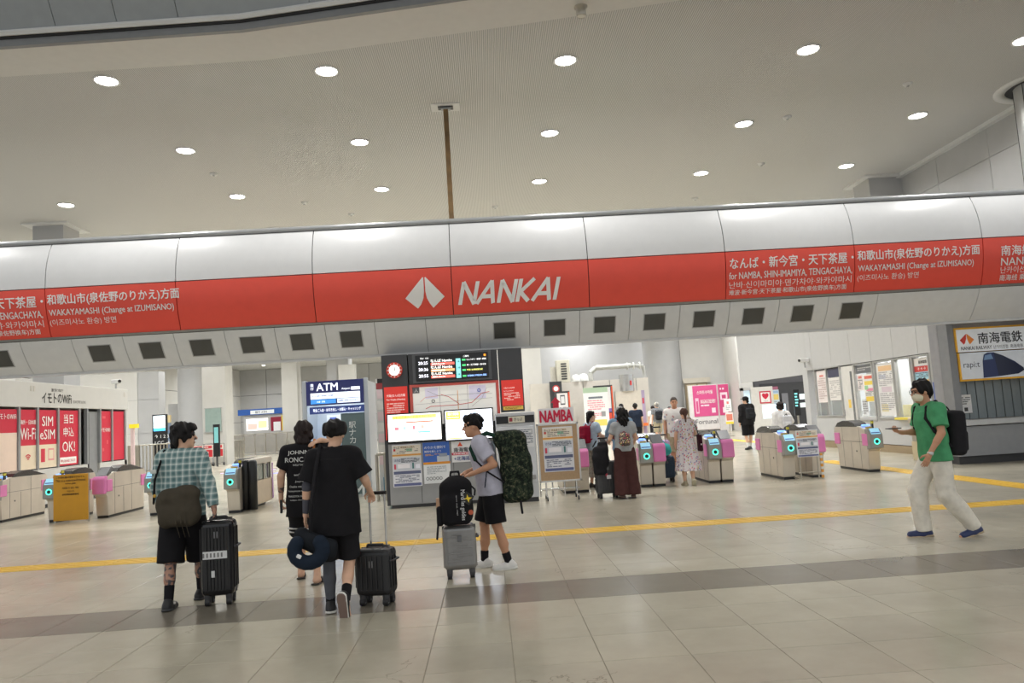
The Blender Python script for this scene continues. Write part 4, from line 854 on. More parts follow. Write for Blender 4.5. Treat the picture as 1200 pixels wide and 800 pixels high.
MB().add([(p[0], -0.0455, p[1]) for p in ((0.8, 2.36), (0.86, 1.84), (1.3, 1.87), (1.44, 1.94), (1.42, 2.0), (1.0, 2.28))], [tuple(range(6))]).build('train_flank', mat('train_blue_dark', (18, 26, 58), 0.3), f2)

# ------------------------------------------------------------------ back hall
wb = box('wall_back', DARK, -40, 82, 0, 40, 82.3, CEIL, kind='structure')
for i in range(16):
    for j in range(3): MB().box(-34+3.6*i+0.02, 81.92, 0.1+2.7*j+0.02, -34+3.6*(i+1)-0.02, 82, 0.1+2.7*(j+1)-0.02).build('wall_panel', WALLG, wb)
wl = box('wall_left', DARK, -26.3, 20, 0, -26, 82, CEIL, kind='structure')
for j in range(3): MB().box(-26, 20, 2.73*j+0.02, -25.95, 82, 2.73*(j+1)-0.02).build('wall_panel', WALLW, wl)
# left wall blocks and columns
wk = box('wall_block', WALLG, -24.0, 40, 0, -16.8, 40.8, 5.05, kind='structure')
for x0, x1 in ((-24, -17.85), (-17.83, -16.8)):
    for z0, z1 in ((0.05, 1.9), (1.92, 3.6), (3.62, 5.04)): MB().box(x0+0.01, 39.97, z0, x1-0.01, 40, z1).build('wall_panel', WALLW if x1 < -17 else WALLG, wk)
MB().cyl((-17.9, 47.5, 0), (-17.9, 47.5, CEIL), 0.85, 0.85, 32).build('column_round_far', WALLG, kind='structure')
box('wall_low', OFW, -20, 49.0, 0, -17.0, 49.3, 3.7, kind='structure')
c2 = column('column_white', -15.4, 42.2, -14.15, 43.4, m=WALLW, collar=False)
gb = thing('green_board', 'pale green framed board hung on the white column behind the plaid man', 'board', (-15.25, 42.15, 1.8))
box('panel', mat('board_green', (156, 176, 170), 0.35), 0, -0.02, 0, 0.85, 0.02, 1.24, gb); box('bottom_rail', AL, -0.03, -0.05, -0.06, 0.88, 0.03, 0.0, gb); box('top_rail', AL, -0.03, -0.03, 1.24, 0.88, 0.03, 1.27, gb)
column('column_far', -14.5, 55, -13.4, 56.1, m=WALLW, collar=False); column('column_far_grey', -11.3, 55, -9.75, 56.5, m=WALLG, collar=False); box('column_ledge', WALLW, -10.4, 54.6, 0, -9.2, 55, 6.0, kind='structure')
bk = thing('cash_kiosk', 'far white cash kiosk with blue roof band and lit poster', 'kiosk', (-16.4, 56.5, 0))
box('body', OFW, -1.3, 0, 0, 1.6, 2.0, 2.9, bk); box('blue_band', K((46, 96, 180)), -1.65, -0.15, 2.88, 1.65, 2.0, 3.3, bk); sg2 = box('name_panel', K((220, 224, 226), emit=0.3), -0.75, -0.17, 2.93, 0.95, -0.15, 3.2, bk); text(sg2, '銀行 ATM', -0.4, 2.97, 0.18, K((70, 74, 90)), y=-0.175)
sheet(bk, -1.1, 1.75, 0.45, 2.6, (250, 244, 240), [(0.06, 0.1, 0.5, 0.6, (236, 170, 160)), (0.55, 0.2, 0.95, 0.8, (240, 200, 150)), (0.1, 0.7, 0.5, 0.9, (220, 190, 210))], y=-0.01, name='lit_poster', emit=0.9)
box('red_recess', K((150, 30, 60)), 0.65, -0.02, 1.65, 1.4, 0.0, 2.65, bk); box('machine_face', K((214, 214, 214), emit=0.3), 0.85, -0.05, 1.65, 1.35, -0.02, 2.3, bk); box('yellow_edge', K((230, 200, 70)), 1.42, -0.03, 1.65, 1.6, 0.0, 2.75, bk)
dg = thing('digital_sign', 'black digital sign with a lit blue and white screen behind the fence', 'digital sign', (-15.35, 36.6, 0))
box('case', BLACK, -0.34, 0, 0.1, 0.32, 0.15, 2.72, dg, bevel=0.01); box('base', DARK, -0.4, -0.1, 0, 0.38, 0.3, 0.1, dg)
sheet(dg, -0.28, 1.95, 0.26, 2.66, (226, 244, 250), [(0, 0, 1, 0.2, (70, 160, 220)), (0.3, 0.4, 0.7, 0.7, (190, 200, 206))], y=-0.001, t=0.006, name='display', emit=1.4)
text(dg, '↑ 1 2 3', -0.22, 1.62, 0.16, K((220, 220, 220)), y=-0.006); text(dg, 'LCC →', -0.22, 1.32, 0.16, K((220, 220, 220)), y=-0.006)
sdp = thing('side_pylon', 'narrow pylon with a tan top next to the digital sign', 'pylon', (-16.25, 38.5, 0)); box('lower', K((110, 124, 146)), 0.2, 0, 0, 0.62, 0.12, 2.35, sdp); box('tan_top', K((206, 186, 140)), 0.2, -0.01, 2.35, 0.62, 0.13, 2.72, sdp)
dt2 = thing('black_totem', 'slim black information totem in front of the white column', 'totem', (-14.0, 40.2, 0)); box('case', BLACK, -0.16, 0, 0.5, 0.16, 0.1, 2.15, dt2); box('lit_text', K((110, 170, 170), emit=0.4), -0.11, -0.006, 1.2, 0.1, 0, 2.0, dt2); box('pole', DARK, -0.04, 0.02, 0, 0.04, 0.1, 0.5, dt2)
# steel queue fences
def fence(label, pts, h=1.1, gap=0.22, sheetm=None):
    f = thing('steel_fence', label, 'fence', (0, 0, 0), group='steel queue fences')
    for p, q in zip(pts, pts[1:]):
        a = Vector((p[0], p[1], 0)); c = Vector((q[0], q[1], 0)); L = (c-a).length; n = max(2, int(L/gap))
        for z in (h, 0.12): MB().tube([a+Vector((0, 0, z)), c+Vector((0, 0, z))], 0.03, 6).build('rail', STEEL, f)
        for i in range(n+1):
            t = a+(c-a)*i/n
            MB().cyl(t+Vector((0, 0, 0)), t+Vector((0, 0, h)), 0.028, 0.028, 6).build('bar', STEEL, f)
        if sheetm:
            d = (c-a).normalized(); nn = Vector((-d.y, d.x, 0))*0.008
            MB().add([tuple(v) for v in (a+nn+Vector((0, 0, .2)), c+nn+Vector((0, 0, .2)), c+nn+Vector((0, 0, h-.05)), a+nn+Vector((0, 0, h-.05)))], [(0, 1, 2, 3)]).build('mesh_panel', sheetm, f)
    return f
FM = mat('fence_mesh', (150, 144, 132), 0.5, 0.3, alpha=0.55)
fence('dense steel bar fence right of the rental shop and below the digital sign', [(-17.6, 37.5), (-15.4, 34.6), (-13.9, 36.8)], 1.35, 0.16)
fence('long mesh steel fence in front of the far cash kiosk', [(-19.5, 57.2-2), (-11.0, 55.0-1)], 1.5, 0.75, FM)
fence('mesh steel fence running beside the far grey column', [(-11.0, 54), (-8.6, 48)], 1.3, 0.7, FM)
fence('mesh steel fence to the right of the luggage carts', [(-14.0, 44.5), (-18.6, 53.8)], 1.2, 0.8, FM)
yt = thing('warning_lamp_post', 'white and red post with a yellow box beside the rental shop', 'post', (-13.4, 29.5, 0)); box('post', K((214, 190, 190)), -0.06, 0, 0, 0.06, 0.1, 2.05, yt); box('yellow_box', K((232, 206, 40), emit=0.3), -0.1, -0.02, 2.05, 0.2, 0.14, 2.2, yt)
# luggage carts
def cart(x, y, label):
    c = thing('luggage_cart', label, 'luggage cart', (x, y, 0), group='luggage carts')
    f = MB(); 
    for s in (-0.3, 0.3):
        MB().tube([(s, 0, 0.12), (s, 0.05, 1.15)], 0.025, 8).build('upright', CHROME, c); MB().tube([(s, 0, 0.16), (s*0.7, -0.7, 0.14)], 0.022, 8).build('base_rail', CHROME, c)
        MB().cyl((s-0.03, 0, 0.09), (s+0.03, 0, 0.09), 0.09, 0.09, 14).build('wheel', DARK, c)
    MB().cyl((-0.03, -0.7, 0.08), (0.03, -0.7, 0.08), 0.08, 0.08, 14).build('wheel', DARK, c); MB().tube([(-0.3, 0.05, 1.15), (0.3, 0.05, 1.15)], 0.025, 8).build('handle', CHROME, c)
    sheet(c, -0.29, 0.45, 0.29, 1.1, (226, 216, 206), [(0.05, 0.05, 0.95, 0.62, (206, 46, 56)), (0.1, 0.72, 0.9, 0.95, (206, 60, 66)), (0.35, 0.2, 0.6, 0.48, (240, 230, 226))], y=-0.02, name='red_sign', lines=[(0.2, 0.8, 0.76, 0.92, 1, (244, 226, 220))])
for i, x in enumerate((-15.25, -14.85)): cart(x, 41.0+0.3*i, ['chrome luggage cart with red sign, left of the pair by the column', 'chrome luggage cart with red sign, right of the pair by the column'][i])
cart(-14.45, 41.7, 'chrome luggage cart half behind the other two near the column')
# partition, signs and plant behind the centre gates
wp = box('wall_partition', mat('partition_cream', (212, 206, 196), 0.55, var=0.02), 2.4, 43.0, 0, 9.1, 43.25, 3.35, kind='structure')
for x in (3.9, 5.4, 6.9, 8.4): box('seam', DARK, x, 42.995, 0, x+0.02, 43.0, 3.35, wp)
box('wall_grey', WALLG, 1.0, 52, 0, 12.0, 52.3, CEIL, kind='structure'); box('wall_pier', WALLW, 0.6, 44, 0, 3.2, 46, CEIL, kind='structure')
MB().cyl((11.0, 47.5, 0), (11.0, 47.5, CEIL), 1.15, 1.15, 36).build('column_round_back', WALLG, kind='structure')
ac = thing('air_conditioner', 'cream air conditioner unit standing on top of the partition', 'air conditioner', (4.35, 43.12, 3.36)); box('case', K((206, 202, 186)), -0.38, -0.1, 0, 0.38, 0.4, 1.25, ac, bevel=0.02)
for i in range(7): box('grille_slat', DARK, -0.12, -0.11, 0.15+0.14*i, 0.2, -0.1, 0.23+0.14*i, ac)
box('side_unit', K((196, 192, 180)), -0.7, 0, 0, -0.42, 0.35, 0.9, ac)
dp = thing('duct_pipe', 'fat white duct pipe lying along the top of the partition', 'duct', (0, 43.12, 3.36))
MB().tube([(5.9, 0, 0), (5.9, 0, 0.45), (6.2, 0, 0.7), (8.2, 0, 0.72)], 0.14, 14).build('pipe', K((196, 196, 190)), dp); MB().tube([(8.2, 0, 0.72), (8.9, 0, 0.66), (8.95, 0, 0.0)], 0.1, 12).build('pipe_end', K((186, 186, 182)), dp)
for x in (8.0, 8.35, 8.7): MB().torus((x, 0, 0.7), (1, 0, 0), 0.17, 0.04, 18, 6).build('clamp', K((214, 214, 208)), dp)
for x, r in ((5.06, 0.28), (5.5, 0.3)): MB().lathe((x, 0.1, 0), [(r, 0), (r*0.95, r*0.8), (r*0.6, r*1.3), (0, r*1.45)], 16).build('wrapped_bend', K((214, 214, 210)), dp)
ck2 = thing('clock_pylon', 'dark pylon with a small red rimmed clock behind the NAMBA board', 'clock', (3.82, 42.4, 0)); box('pylon', ANTH, -0.33, 0, 0, 0.33, 0.3, 3.4, ck2); MB().cyl((0, -0.02, 3.0), (0, 0, 3.0), 0.2, 0.2, 24).build('rim', K((200, 70, 66)), ck2); MB().cyl((0, -0.03, 3.0), (0, -0.02, 3.0), 0.13, 0.13, 24).build('dial', K((236, 232, 230), emit=0.3), ck2)
def ticket_kiosk(x, y, w, h, label):
    k = thing('ticket_kiosk', label, 'kiosk', (x, y, 0)); box('case', K((56, 56, 60)), -w/2, 0, 0, w/2, 0.4, h, k); box('red_side', K((220, 84, 50)), w/2-0.08, -0.01, 0.2, w/2, 0, h-0.05, k)
    sheet(k, -w/2+0.06, h*0.52, w/2-0.12, h-0.1, (234, 230, 230), [(0.3, 0.5, 0.75, 0.92, (90, 88, 92)), (0.36, 0.56, 0.7, 0.86, (226, 226, 228)), (0.0, 0.0, 1, 0.14, (140, 110, 180))], y=-0.001, name='front_sign', lines=[(0.2, 0.8, 0.2, 0.42, 3, (140, 136, 140))]); box('lower_front', K((220, 80, 60)), -w/2+0.06, -0.01, 0.2, w/2-0.12, 0, h*0.5, k)
ticket_kiosk(4.03, 41.0, 0.75, 2.8, 'narrow ticket kiosk with orange side behind the NAMBA sign'); ticket_kiosk(6.3, 41.5, 1.0, 3.0, 'wider ticket kiosk with orange side right of the green-topped board')
gs = thing('green_top_board', 'tall white notice board with a green top behind the gates', 'notice board', (5.65, 39.9, 0)); sheet(gs, -0.66, 0.25, 0.62, 2.86, (228, 230, 228), [(0, 0.9, 1, 1, (166, 188, 160)), (0.1, 0.24, 0.9, 0.36, (236, 214, 110)), (0.68, 0.42, 0.86, 0.52, (150, 150, 150)), (0.2, 0.78, 0.78, 0.82, (110, 116, 124))], y=0.02, t=0.05, name='board', lines=[(0.15, 0.85, 0.55, 0.76, 5, (226, 150, 160)), (0.1, 0.7, 0.4, 0.5, 3, (220, 140, 150))])
for x in (-0.5, 0.48): box('foot', GREYP, x, -0.2, 0, x+0.08, 0.3, 0.26, gs)
wsn = thing('cream_panel_booth', 'plain cream booth panel with a violet edge behind the man in the dark shirt', 'booth', (7.75, 41.6, 0)); box('panel', K((216, 208, 196)), -0.8, 0, 0, 0.62, 0.3, 2.62, wsn); box('violet_edge', K((176, 160, 190)), 0.62, 0, 0, 0.8, 0.3, 2.62, wsn); box('red_drop', K((206, 60, 70)), 0.66, -0.01, 1.9, 0.74, 0, 2.2, wsn); box('orange_bench', K((232, 120, 60)), 0.0, -0.5, 0.7, 0.8, -0.02, 0.85, wsn)
box('bench_leg', DARK, 0.1, -0.45, 0, 0.16, -0.1, 0.7, wsn)
dmn = thing('curved_steel_panel', 'curved reflective steel panel standing on the cream booth', 'panel', (7.65, 41.75, 2.62)); MB().cyl((0, 0.05, 0), (0, 0.05, 0.9), 0.4, 0.4, 28).build('drum', mat('polished_steel', (196, 196, 194), 0.2, 0.7), dmn); box('red_mark', K((210, 50, 50)), 0.12, -0.38, 0.3, 0.2, -0.34, 0.55, dmn)
# pink hoarding with door behind
ph = thing('pink_hoarding', 'white corner hoarding with a bright pink luggage advert', 'hoarding', (13.5, 45.2, 0))
fp = box('front_panel', K((224, 220, 218)), -1.6, 0, 0, 0.1, 0.15, 2.8, ph); sp = box('side_panel', K((216, 212, 210)), 0.1, -0.2, 0, 0.75, 0.15, 2.8, ph); box('tan_base', K((206, 170, 130)), -1.6, -0.03, 0, 0.12, 0, 0.16, ph)
PK = (216, 84, 140)
sheet(ph, -1.35, 0.95, 0.08, 2.76, PK, [(0.08, 0.1, 0.22, 0.6, (236, 190, 210)), (0.11, 0.15, 0.19, 0.5, PK), (0.74, 0.1, 0.9, 0.26, (240, 220, 230))], [('스마트수하물', 0.5, 0.72, 0.12, WT, 'C', 0.66), ('BAGGAGE DELIVERY', 0.3, 0.42, 0.12, WT, 'L', 0.62)], y=-0.005, name='advert', lines=[(0.3, 0.7, 0.3, 0.4, 1, (240, 220, 230))])
text(ph, 'Fortunal', -1.3, 0.5, 0.28, K((90, 84, 90)), y=-0.01, bold=0)
sheet(ph, 0.12, 0.95, 0.73, 2.76, (204, 70, 124), [(0.15, 0.5, 0.85, 0.74, (240, 216, 226)), (0.3, 0.54, 0.7, 0.66, (204, 70, 124)), (0.3, 0.08, 0.8, 0.26, (240, 216, 226))], y=-0.205, name='advert', lines=[(0.15, 0.85, 0.8, 0.92, 1, (240, 216, 226))])
wdr = box('door_back', mat('bronze_frame', (150, 136, 112), 0.4), 12.2, 47.0, 0, 13.6, 47.1, 3.1, kind='structure'); box('door_glass', mat('door_cream', (206, 192, 166), 0.3, var=0.1), 12.3, 46.97, 0.1, 12.9, 47.0, 2.9, wdr); box('door_glass', mat('door_cream', (206, 192, 166), 0.3, var=0.1), 13.0, 46.97, 0.1, 13.5, 47.0, 2.9, wdr); box('door_header', K((214, 206, 190)), 12.1, 46.95, 3.0, 13.8, 47.0, 3.3, wdr)
box('wall_right_back', WALLW, 12.1, 47.15, 0, 20, 47.4, CEIL, kind='structure'); box('wall_pier_right', WALLW, 14.4, 43.5, 0, 15.2, 46, CEIL, kind='structure')
hb = thing('heart_booth', 'white booth with a red framed heart sign behind the man in black', 'booth', (14.6, 41.2, 0)); box('panel', K((216, 212, 206)), -0.35, 0, 0, 0.85, 0.3, 2.4, hb); box('frame_post', OFW, -0.85, 0, 0, -0.75, 0.3, 2.4, hb); box('top_frame', OFW, -0.85, 0, 2.25, -0.35, 0.3, 2.4, hb); box('vending_glow', K((196, 214, 226), emit=0.5), -0.75, 0.2, 0.05, -0.35, 0.3, 2.25, hb)
hs = sheet(hb, 0.1, 1.5, 0.72, 2.16, (196, 40, 60), [(0.1, 0.1, 0.9, 0.9, (240, 236, 232))], [('♥', 0.5, 0.32, 0.5, (206, 40, 66), 'C'), ('ヘルプ', 0.5, 0.14, 0.1, (110, 60, 60), 'C')], y=-0.003, name='heart_sign')
sheet(hb, 0.86, 1.0, 1.2, 2.2, (196, 210, 220), [(0.1, 0.55, 0.9, 0.8, (226, 200, 110)), (0.1, 0.85, 0.9, 0.95, (150, 180, 210))], y=0.1, t=0.03, name='side_banner', lines=[(0.1, 0.9, 0.1, 0.5, 5, (150, 160, 170))]); box('banner_pole', GREYP, 1.0, 0.1, 0, 1.04, 0.14, 1.0, hb)
ps = thing('poster_pole', 'slim pole with two small posters in front of the pink hoarding', 'sign stand', (11.95, 38.0, 0)); MB().cyl((0, 0.05, 0), (0, 0.05, 1.9), 0.02, 0.02, 8).build('pole', STEEL, ps); MB().cyl((0, 0.05, 0), (0, 0.05, 0.03), 0.2, 0.2, 20).build('foot', STEEL, ps)
sheet(ps, -0.2, 1.22, 0.16, 1.84, (230, 228, 226), [(0.35, 0.6, 0.65, 0.8, (220, 120, 110))], y=0.02, name='poster', lines=[(0.2, 0.8, 0.1, 0.5, 3, (170, 170, 170))]); sheet(ps, -0.18, 0.6, 0.2, 1.17, (236, 220, 214), [(0.1, 0.3, 0.9, 0.85, (206, 120, 100)), (0.0, 0, 1, 0.2, (238, 206, 60))], y=0.02, name='poster')
for x, y, lab in ((13.6, 40.2, 'steel bollard left of the heart booth'), (7.55, 33.0, 'steel post behind the gate beside the man in the cap')):
    b_ = thing('steel_bollard', lab, 'bollard', (x, y, 0)); MB().cyl((0, 0, 0), (0, 0, 1.1), 0.07, 0.07, 14).build('post', STEEL, b_); MB().lathe((0, 0, 1.1), [(0.07, 0), (0.05, 0.04), (0, 0.05)], 14).build('cap', STEEL, b_)
# painted floor arrows beyond the gates
for i, (x, y, c, rz) in enumerate(((-10.2, 33, (176, 150, 200), 0.3), (-7.4, 30, (150, 150, 214), -0.25), (-5.6, 26.0, (230, 170, 160), 0.0))):
    MB().box(-1.1, -0.35, 0.001, 1.1, 0.35, 0.004).build('floor_sticker', K(c, rough=0.3), None, loc=(x, y, 0), rz=rz, label=['violet floor guide line beside the accessible gate', 'blue violet floor guide line behind the accessible gate', 'pink floor marking between the accessible gate and cash booth'][i], cat='floor marking')
# ------------------------------------------------------------------ organic shapes: blended distance fields meshed by surface nets
V3 = lambda *a: np.array(a, dtype=float)
def rotz(a): c, s = math.cos(a), math.sin(a); return np.array([[c, -s, 0], [s, c, 0], [0, 0, 1.0]])
def rotx(a): c, s = math.cos(a), math.sin(a); return np.array([[1.0, 0, 0], [0, c, -s], [0, s, c]])
def roty(a): c, s = math.cos(a), math.sin(a); return np.array([[c, 0, s], [0, 1.0, 0], [-s, 0, c]])
def cone(a, b, ra, rb, k=0.02, op='+'):
    a = np.array(a, float); b = np.array(b, float); ab = b-a; L2 = max(ab@ab, 1e-9); R = max(ra, rb)
    def f(p):
        t = np.clip(((p-a)@ab)/L2, 0, 1)
        return np.linalg.norm(p-(a+t[..., None]*ab), axis=-1)-(ra+(rb-ra)*t)
    return (np.minimum(a, b)-R, np.maximum(a, b)+R, f, op, k)
def fcone(a, b, ra, rb, sq=(1, 1), k=0.012, op='+'):          # flat-ended cone; sq squashes x / y
    a = np.array(a, float); b = np.array(b, float); ab = b-a; L = np.linalg.norm(ab); d = ab/L; R = max(ra, rb); s = np.array([1/sq[0], 1/sq[1], 1.0])
    def f(p):
        t = (p-a)@d; q = (p-a)-t[..., None]*d
        r = np.linalg.norm(q*s, axis=-1); tt = np.clip(t/L, 0, 1)
        return np.maximum((r-(ra+(rb-ra)*tt))*min(sq), np.maximum(-t, t-L))
    m = R*max(1, sq[0], sq[1])
    return (np.minimum(a, b)-m, np.maximum(a, b)+m, f, op, k)
def ecap(a, b, ra, rb, k=0.025, op='+', M=None):               # elliptic capsule, radii (rx, ry)
    a = np.array(a, float); b = np.array(b, float); ab = b-a; L2 = max(ab@ab, 1e-9); R = max(ra+rb)
    def f(p):
        t = np.clip(((p-a)@ab)/L2, 0, 1); q = p-(a+t[..., None]*ab)
        if M is not None: q = q@M
        rx = ra[0]+(rb[0]-ra[0])*t; ry = ra[1]+(rb[1]-ra[1])*t; rz = np.minimum(rx, ry)
        return (np.sqrt((q[..., 0]/rx)**2+(q[..., 1]/ry)**2+(q[..., 2]/rz)**2)-1)*rz
    return (np.minimum(a, b)-R, np.maximum(a, b)+R, f, op, k)
def ell(c, r, M=None, k=0.015, op='+'):
    c = np.array(c, float); r_ = np.array(r, float)
    def f(p):
        q = p-c
        if M is not None: q = q@M
        return (np.linalg.norm(q/r_, axis=-1)-1)*r_.min()
    R = r_.max()
    return (c-R, c+R, f, op, k)
def rbox(c, h, rad=0.02, M=None, k=0.01, op='+'):
    c = np.array(c, float); h = np.array(h, float)-rad
    def f(p):
        q = p-c
        if M is not None: q = q@M
        q = np.abs(q)-h
        return np.linalg.norm(np.maximum(q, 0), axis=-1)+np.minimum(q.max(-1), 0)-rad
    R = np.linalg.norm(h)+rad
    return (c-R, c+R, f, op, k)
def half(p0, n, k=0.004):                                      # remove everything on the side n points to
    p0 = np.array(p0, float); n = np.array(n, float); n = n/np.linalg.norm(n)
    return (V3(-9, -9, -9), V3(9, 9, 9), lambda p: (p-p0)@n, 'cut', k)
def smin(a, b, k):
    h = np.clip(0.5+0.5*(b-a)/k, 0, 1)
    return b*(1-h)+a*h-k*h*(1-h)
def field_mesh(prims, vox, wrinkle=None, M=None):
    adds = [p for p in prims if p[3] == '+']
    lo = np.min([p[0] for p in adds], 0)-3*vox-0.02; hi = np.max([p[1] for p in adds], 0)+3*vox+0.02
    n = np.ceil((hi-lo)/vox).astype(int)+1
    F = np.full(n, 0.25, dtype=np.float64)
    ax = [lo[i]+vox*np.arange(n[i]) for i in range(3)]
    for (a, b, f, op, k) in prims:
        mg = k+2*vox+0.012
        i0 = np.maximum(np.floor((a-mg-lo)/vox).astype(int), 0); i1 = np.minimum(np.ceil((b+mg-lo)/vox).astype(int)+1, n)
        if np.any(i1 <= i0): continue
        sl = tuple(slice(i0[j], i1[j]) for j in range(3))
        P = np.stack(np.meshgrid(*[ax[j][sl[j]] for j in range(3)], indexing='ij'), -1)
        d = f(P); S = F[sl]
        if op == '+': F[sl] = smin(S, d, k)
        elif op == '-': F[sl] = -smin(-S, d, k)
        else: F[sl] = np.maximum(S, d)
    if wrinkle is not None:
        P = np.stack(np.meshgrid(*ax, indexing='ij'), -1); F = F+wrinkle(P)
    S = F < 0
    c = np.zeros(np.array(n)-1, dtype=np.int8)
    for dx in (0, 1):
        for dy in (0, 1):
            for dz in (0, 1): c += S[dx:n[0]-1+dx, dy:n[1]-1+dy, dz:n[2]-1+dz]
    act = np.argwhere((c > 0) & (c < 8))
    idx = -np.ones(c.shape, dtype=np.int64); idx[tuple(act.T)] = np.arange(len(act))
    acc = np.zeros((len(act), 3)); cnt = np.zeros(len(act))
    cor = [(x, y, z) for x in (0, 1) for y in (0, 1) for z in (0, 1)]
    for c0 in cor:
        for d in range(3):
            if c0[d]: continue
            c1 = list(c0); c1[d] = 1
            f0 = F[tuple((act+c0).T)]; f1 = F[tuple((act+c1).T)]
            m = (f0 < 0) != (f1 < 0)
            t = np.where(m, f0/np.where(m, f0-f1, 1), 0)
            pos = np.array(c0, float)+np.outer(t, np.eye(3)[d])
            acc[m] += pos[m]; cnt[m] += 1
    V = (act+acc/np.maximum(cnt, 1)[:, None])*vox+lo
    faces = []
    for d in range(3):
        u, v = (d+1) % 3, (d+2) % 3
        A = [slice(None)]*3; B = [slice(None)]*3; A[d] = slice(0, -1); B[d] = slice(1, None)
        s0, s1 = S[tuple(A)], S[tuple(B)]
        for sgn, mk in ((1, s0 & ~s1), (-1, ~s0 & s1)):
            e = np.argwhere(mk); e = e[(e[:, u] > 0) & (e[:, v] > 0) & (e[:, u] < c.shape[u]) & (e[:, v] < c.shape[v])]
            if not len(e): continue
            def cell(du, dv):
                q = e.copy(); q[:, u] += du; q[:, v] += dv; return idx[tuple(q.T)]
            Q = np.stack([cell(-1, -1), cell(0, -1), cell(0, 0), cell(-1, 0)], 1)
            faces.append(Q if sgn > 0 else Q[:, ::-1])
    Q = np.concatenate(faces); Q = Q[(Q >= 0).all(1)]
    return V, Q
def organic(name, prims, mat_, parent=None, vox=0.01, wrinkle=None, loc=(0, 0, 0), rz=0.0, smooth=1, scale=1.0, **kw):
    V, Q = field_mesh(prims, vox, wrinkle)
    for _ in range(smooth):                                     # one light relaxation pass
        E = np.concatenate([Q[:, [0, 1]], Q[:, [1, 2]], Q[:, [2, 3]], Q[:, [3, 0]]])
        acc = np.zeros_like(V); cn = np.zeros(len(V))
        np.add.at(acc, E[:, 0], V[E[:, 1]]); np.add.at(cn, E[:, 0], 1)
        V = V*0.5+0.5*acc/np.maximum(cn, 1)[:, None]
    V = V*scale
    me = bpy.data.meshes.new(name)
    me.vertices.add(len(V)); me.vertices.foreach_set('co', V.astype(np.float32).ravel())
    me.loops.add(len(Q)*4); me.loops.foreach_set('vertex_index', Q.astype(np.int32).ravel())
    me.polygons.add(len(Q)); me.polygons.foreach_set('loop_start', np.arange(len(Q), dtype=np.int32)*4)
    me.update(calc_edges=True); me.validate(); me.polygons.foreach_set('use_smooth', np.ones(len(me.polygons), dtype=bool))
    me.materials.append(mat_)
    o = place(bpy.data.objects.new(name, me), parent, loc, rz)
    return tag(o, kw.get('label'), kw.get('cat'), kw.get('group'), kw.get('kind'))
def folds(amp, seed, fz=16.0, fx=22.0):
    r = np.random.RandomState(seed); ph = r.rand(8)*6.28
    def f(P):
        x, y, z = P[..., 0], P[..., 1], P[..., 2]
        w = 1.4*np.sin(7*z+ph[0])+1.2*np.sin(9*x+ph[1])
        return amp*(np.sin(fz*z+fx*0.4*x+w+ph[2])*0.6+np.sin(fx*x-0.5*fz*z+w*1.3+ph[3])*0.5+0.5*np.sin(38*x+20*y-9*z+ph[4])*np.sin(31*z+ph[5]))
    return f
def vfolds(amp, seed, n=14):                                    # vertical pleats
    r = np.random.RandomState(seed); ph = r.rand(4)*6.28
    def f(P):
        a = np.arctan2(P[..., 1], P[..., 0])
        return amp*(np.sin(n*a+2.2*P[..., 2]+ph[0])*0.7+0.5*np.sin((n*0.6)*a-5*P[..., 2]+ph[1]))
    return f

# ------------------------------------------------------------------ people
def skin_mat(name, rgb): return mat(name, rgb, 0.5, var=0.06, scale=10, spec=0.35)
SKIN = skin_mat('skin_light', (222, 178, 150)); SKIN2 = skin_mat('skin_tan', (196, 146, 116))
def tattoo_mat():
    m = bpy.data.materials.new('skin_with_tattoos'); m.use_nodes = True; nt = m.node_tree; b = nt.nodes['Principled BSDF']
    tc = nt.nodes.new('ShaderNodeTexCoord'); v = nt.nodes.new('ShaderNodeTexNoise'); v.inputs['Scale'].default_value = 13; v.inputs['Detail'].default_value = 2; v.inputs['Distortion'].default_value = 1.5
    nt.links.new(tc.outputs['Object'], v.inputs['Vector'])
    r = nt.nodes.new('ShaderNodeValToRGB'); e = r.color_ramp.elements
    e[0].position = 0.46; e[0].color = lin((74, 72, 76))+[1]; e[1].position = 0.56; e[1].color = lin((178, 134, 112))+[1]
    nt.links.new(v.outputs['Fac'], r.inputs['Fac'])
    nt.links.new(r.outputs['Color'], b.inputs['Base Color']); b.inputs['Roughness'].default_value = 0.5
    return m
TATT = tattoo_mat()
HAIRB = mat('hair_black', (20, 17, 17), 0.6, var=0.3, scale=60, spec=0.25); HAIRD = mat('hair_dark_brown', (38, 28, 26), 0.6, var=0.3, scale=60, spec=0.25); HAIRG = mat('hair_grey', (142, 140, 138), 0.5, var=0.15, scale=40)
HAIRBR = mat('hair_brown', (84, 56, 46), 0.6, var=0.2, scale=40, spec=0.3)
EYE = K((30, 24, 24)); LIP = K((176, 108, 98)); EYEW = K((228, 222, 216))
DEF = dict(hipL=(-.088, 0, .905), kneeL=(-.098, .02, .49), ankL=(-.105, -.02, .085), hipR=(.088, 0, .905), kneeR=(.098, .02, .49), ankR=(.105, -.02, .085),
           toeL=(-.16, .98, -0.12), toeR=(.16, .98, -0.12),
           shL=(-.168, 0, 1.392), elL=(-.225, -.02, 1.13), wrL=(-.24, .05, .885), shR=(.168, 0, 1.392), elR=(.225, -.02, 1.13), wrR=(.24, .05, .885),
           pel=(0, 0, .95), wai=(0, .005, 1.10), che=(0, .0, 1.28), nek=(0, -.005, 1.455), hed=(0, .015, 1.60), hyaw=0.0, hpit=0.0, fat=1.0, grip=0.35,
           hdL=None, hdR=None, pnL=None, pnR=None, gripL=None, gripR=None)
def nrm(v): v = np.array(v, float); return v/max(np.linalg.norm(v), 1e-9)
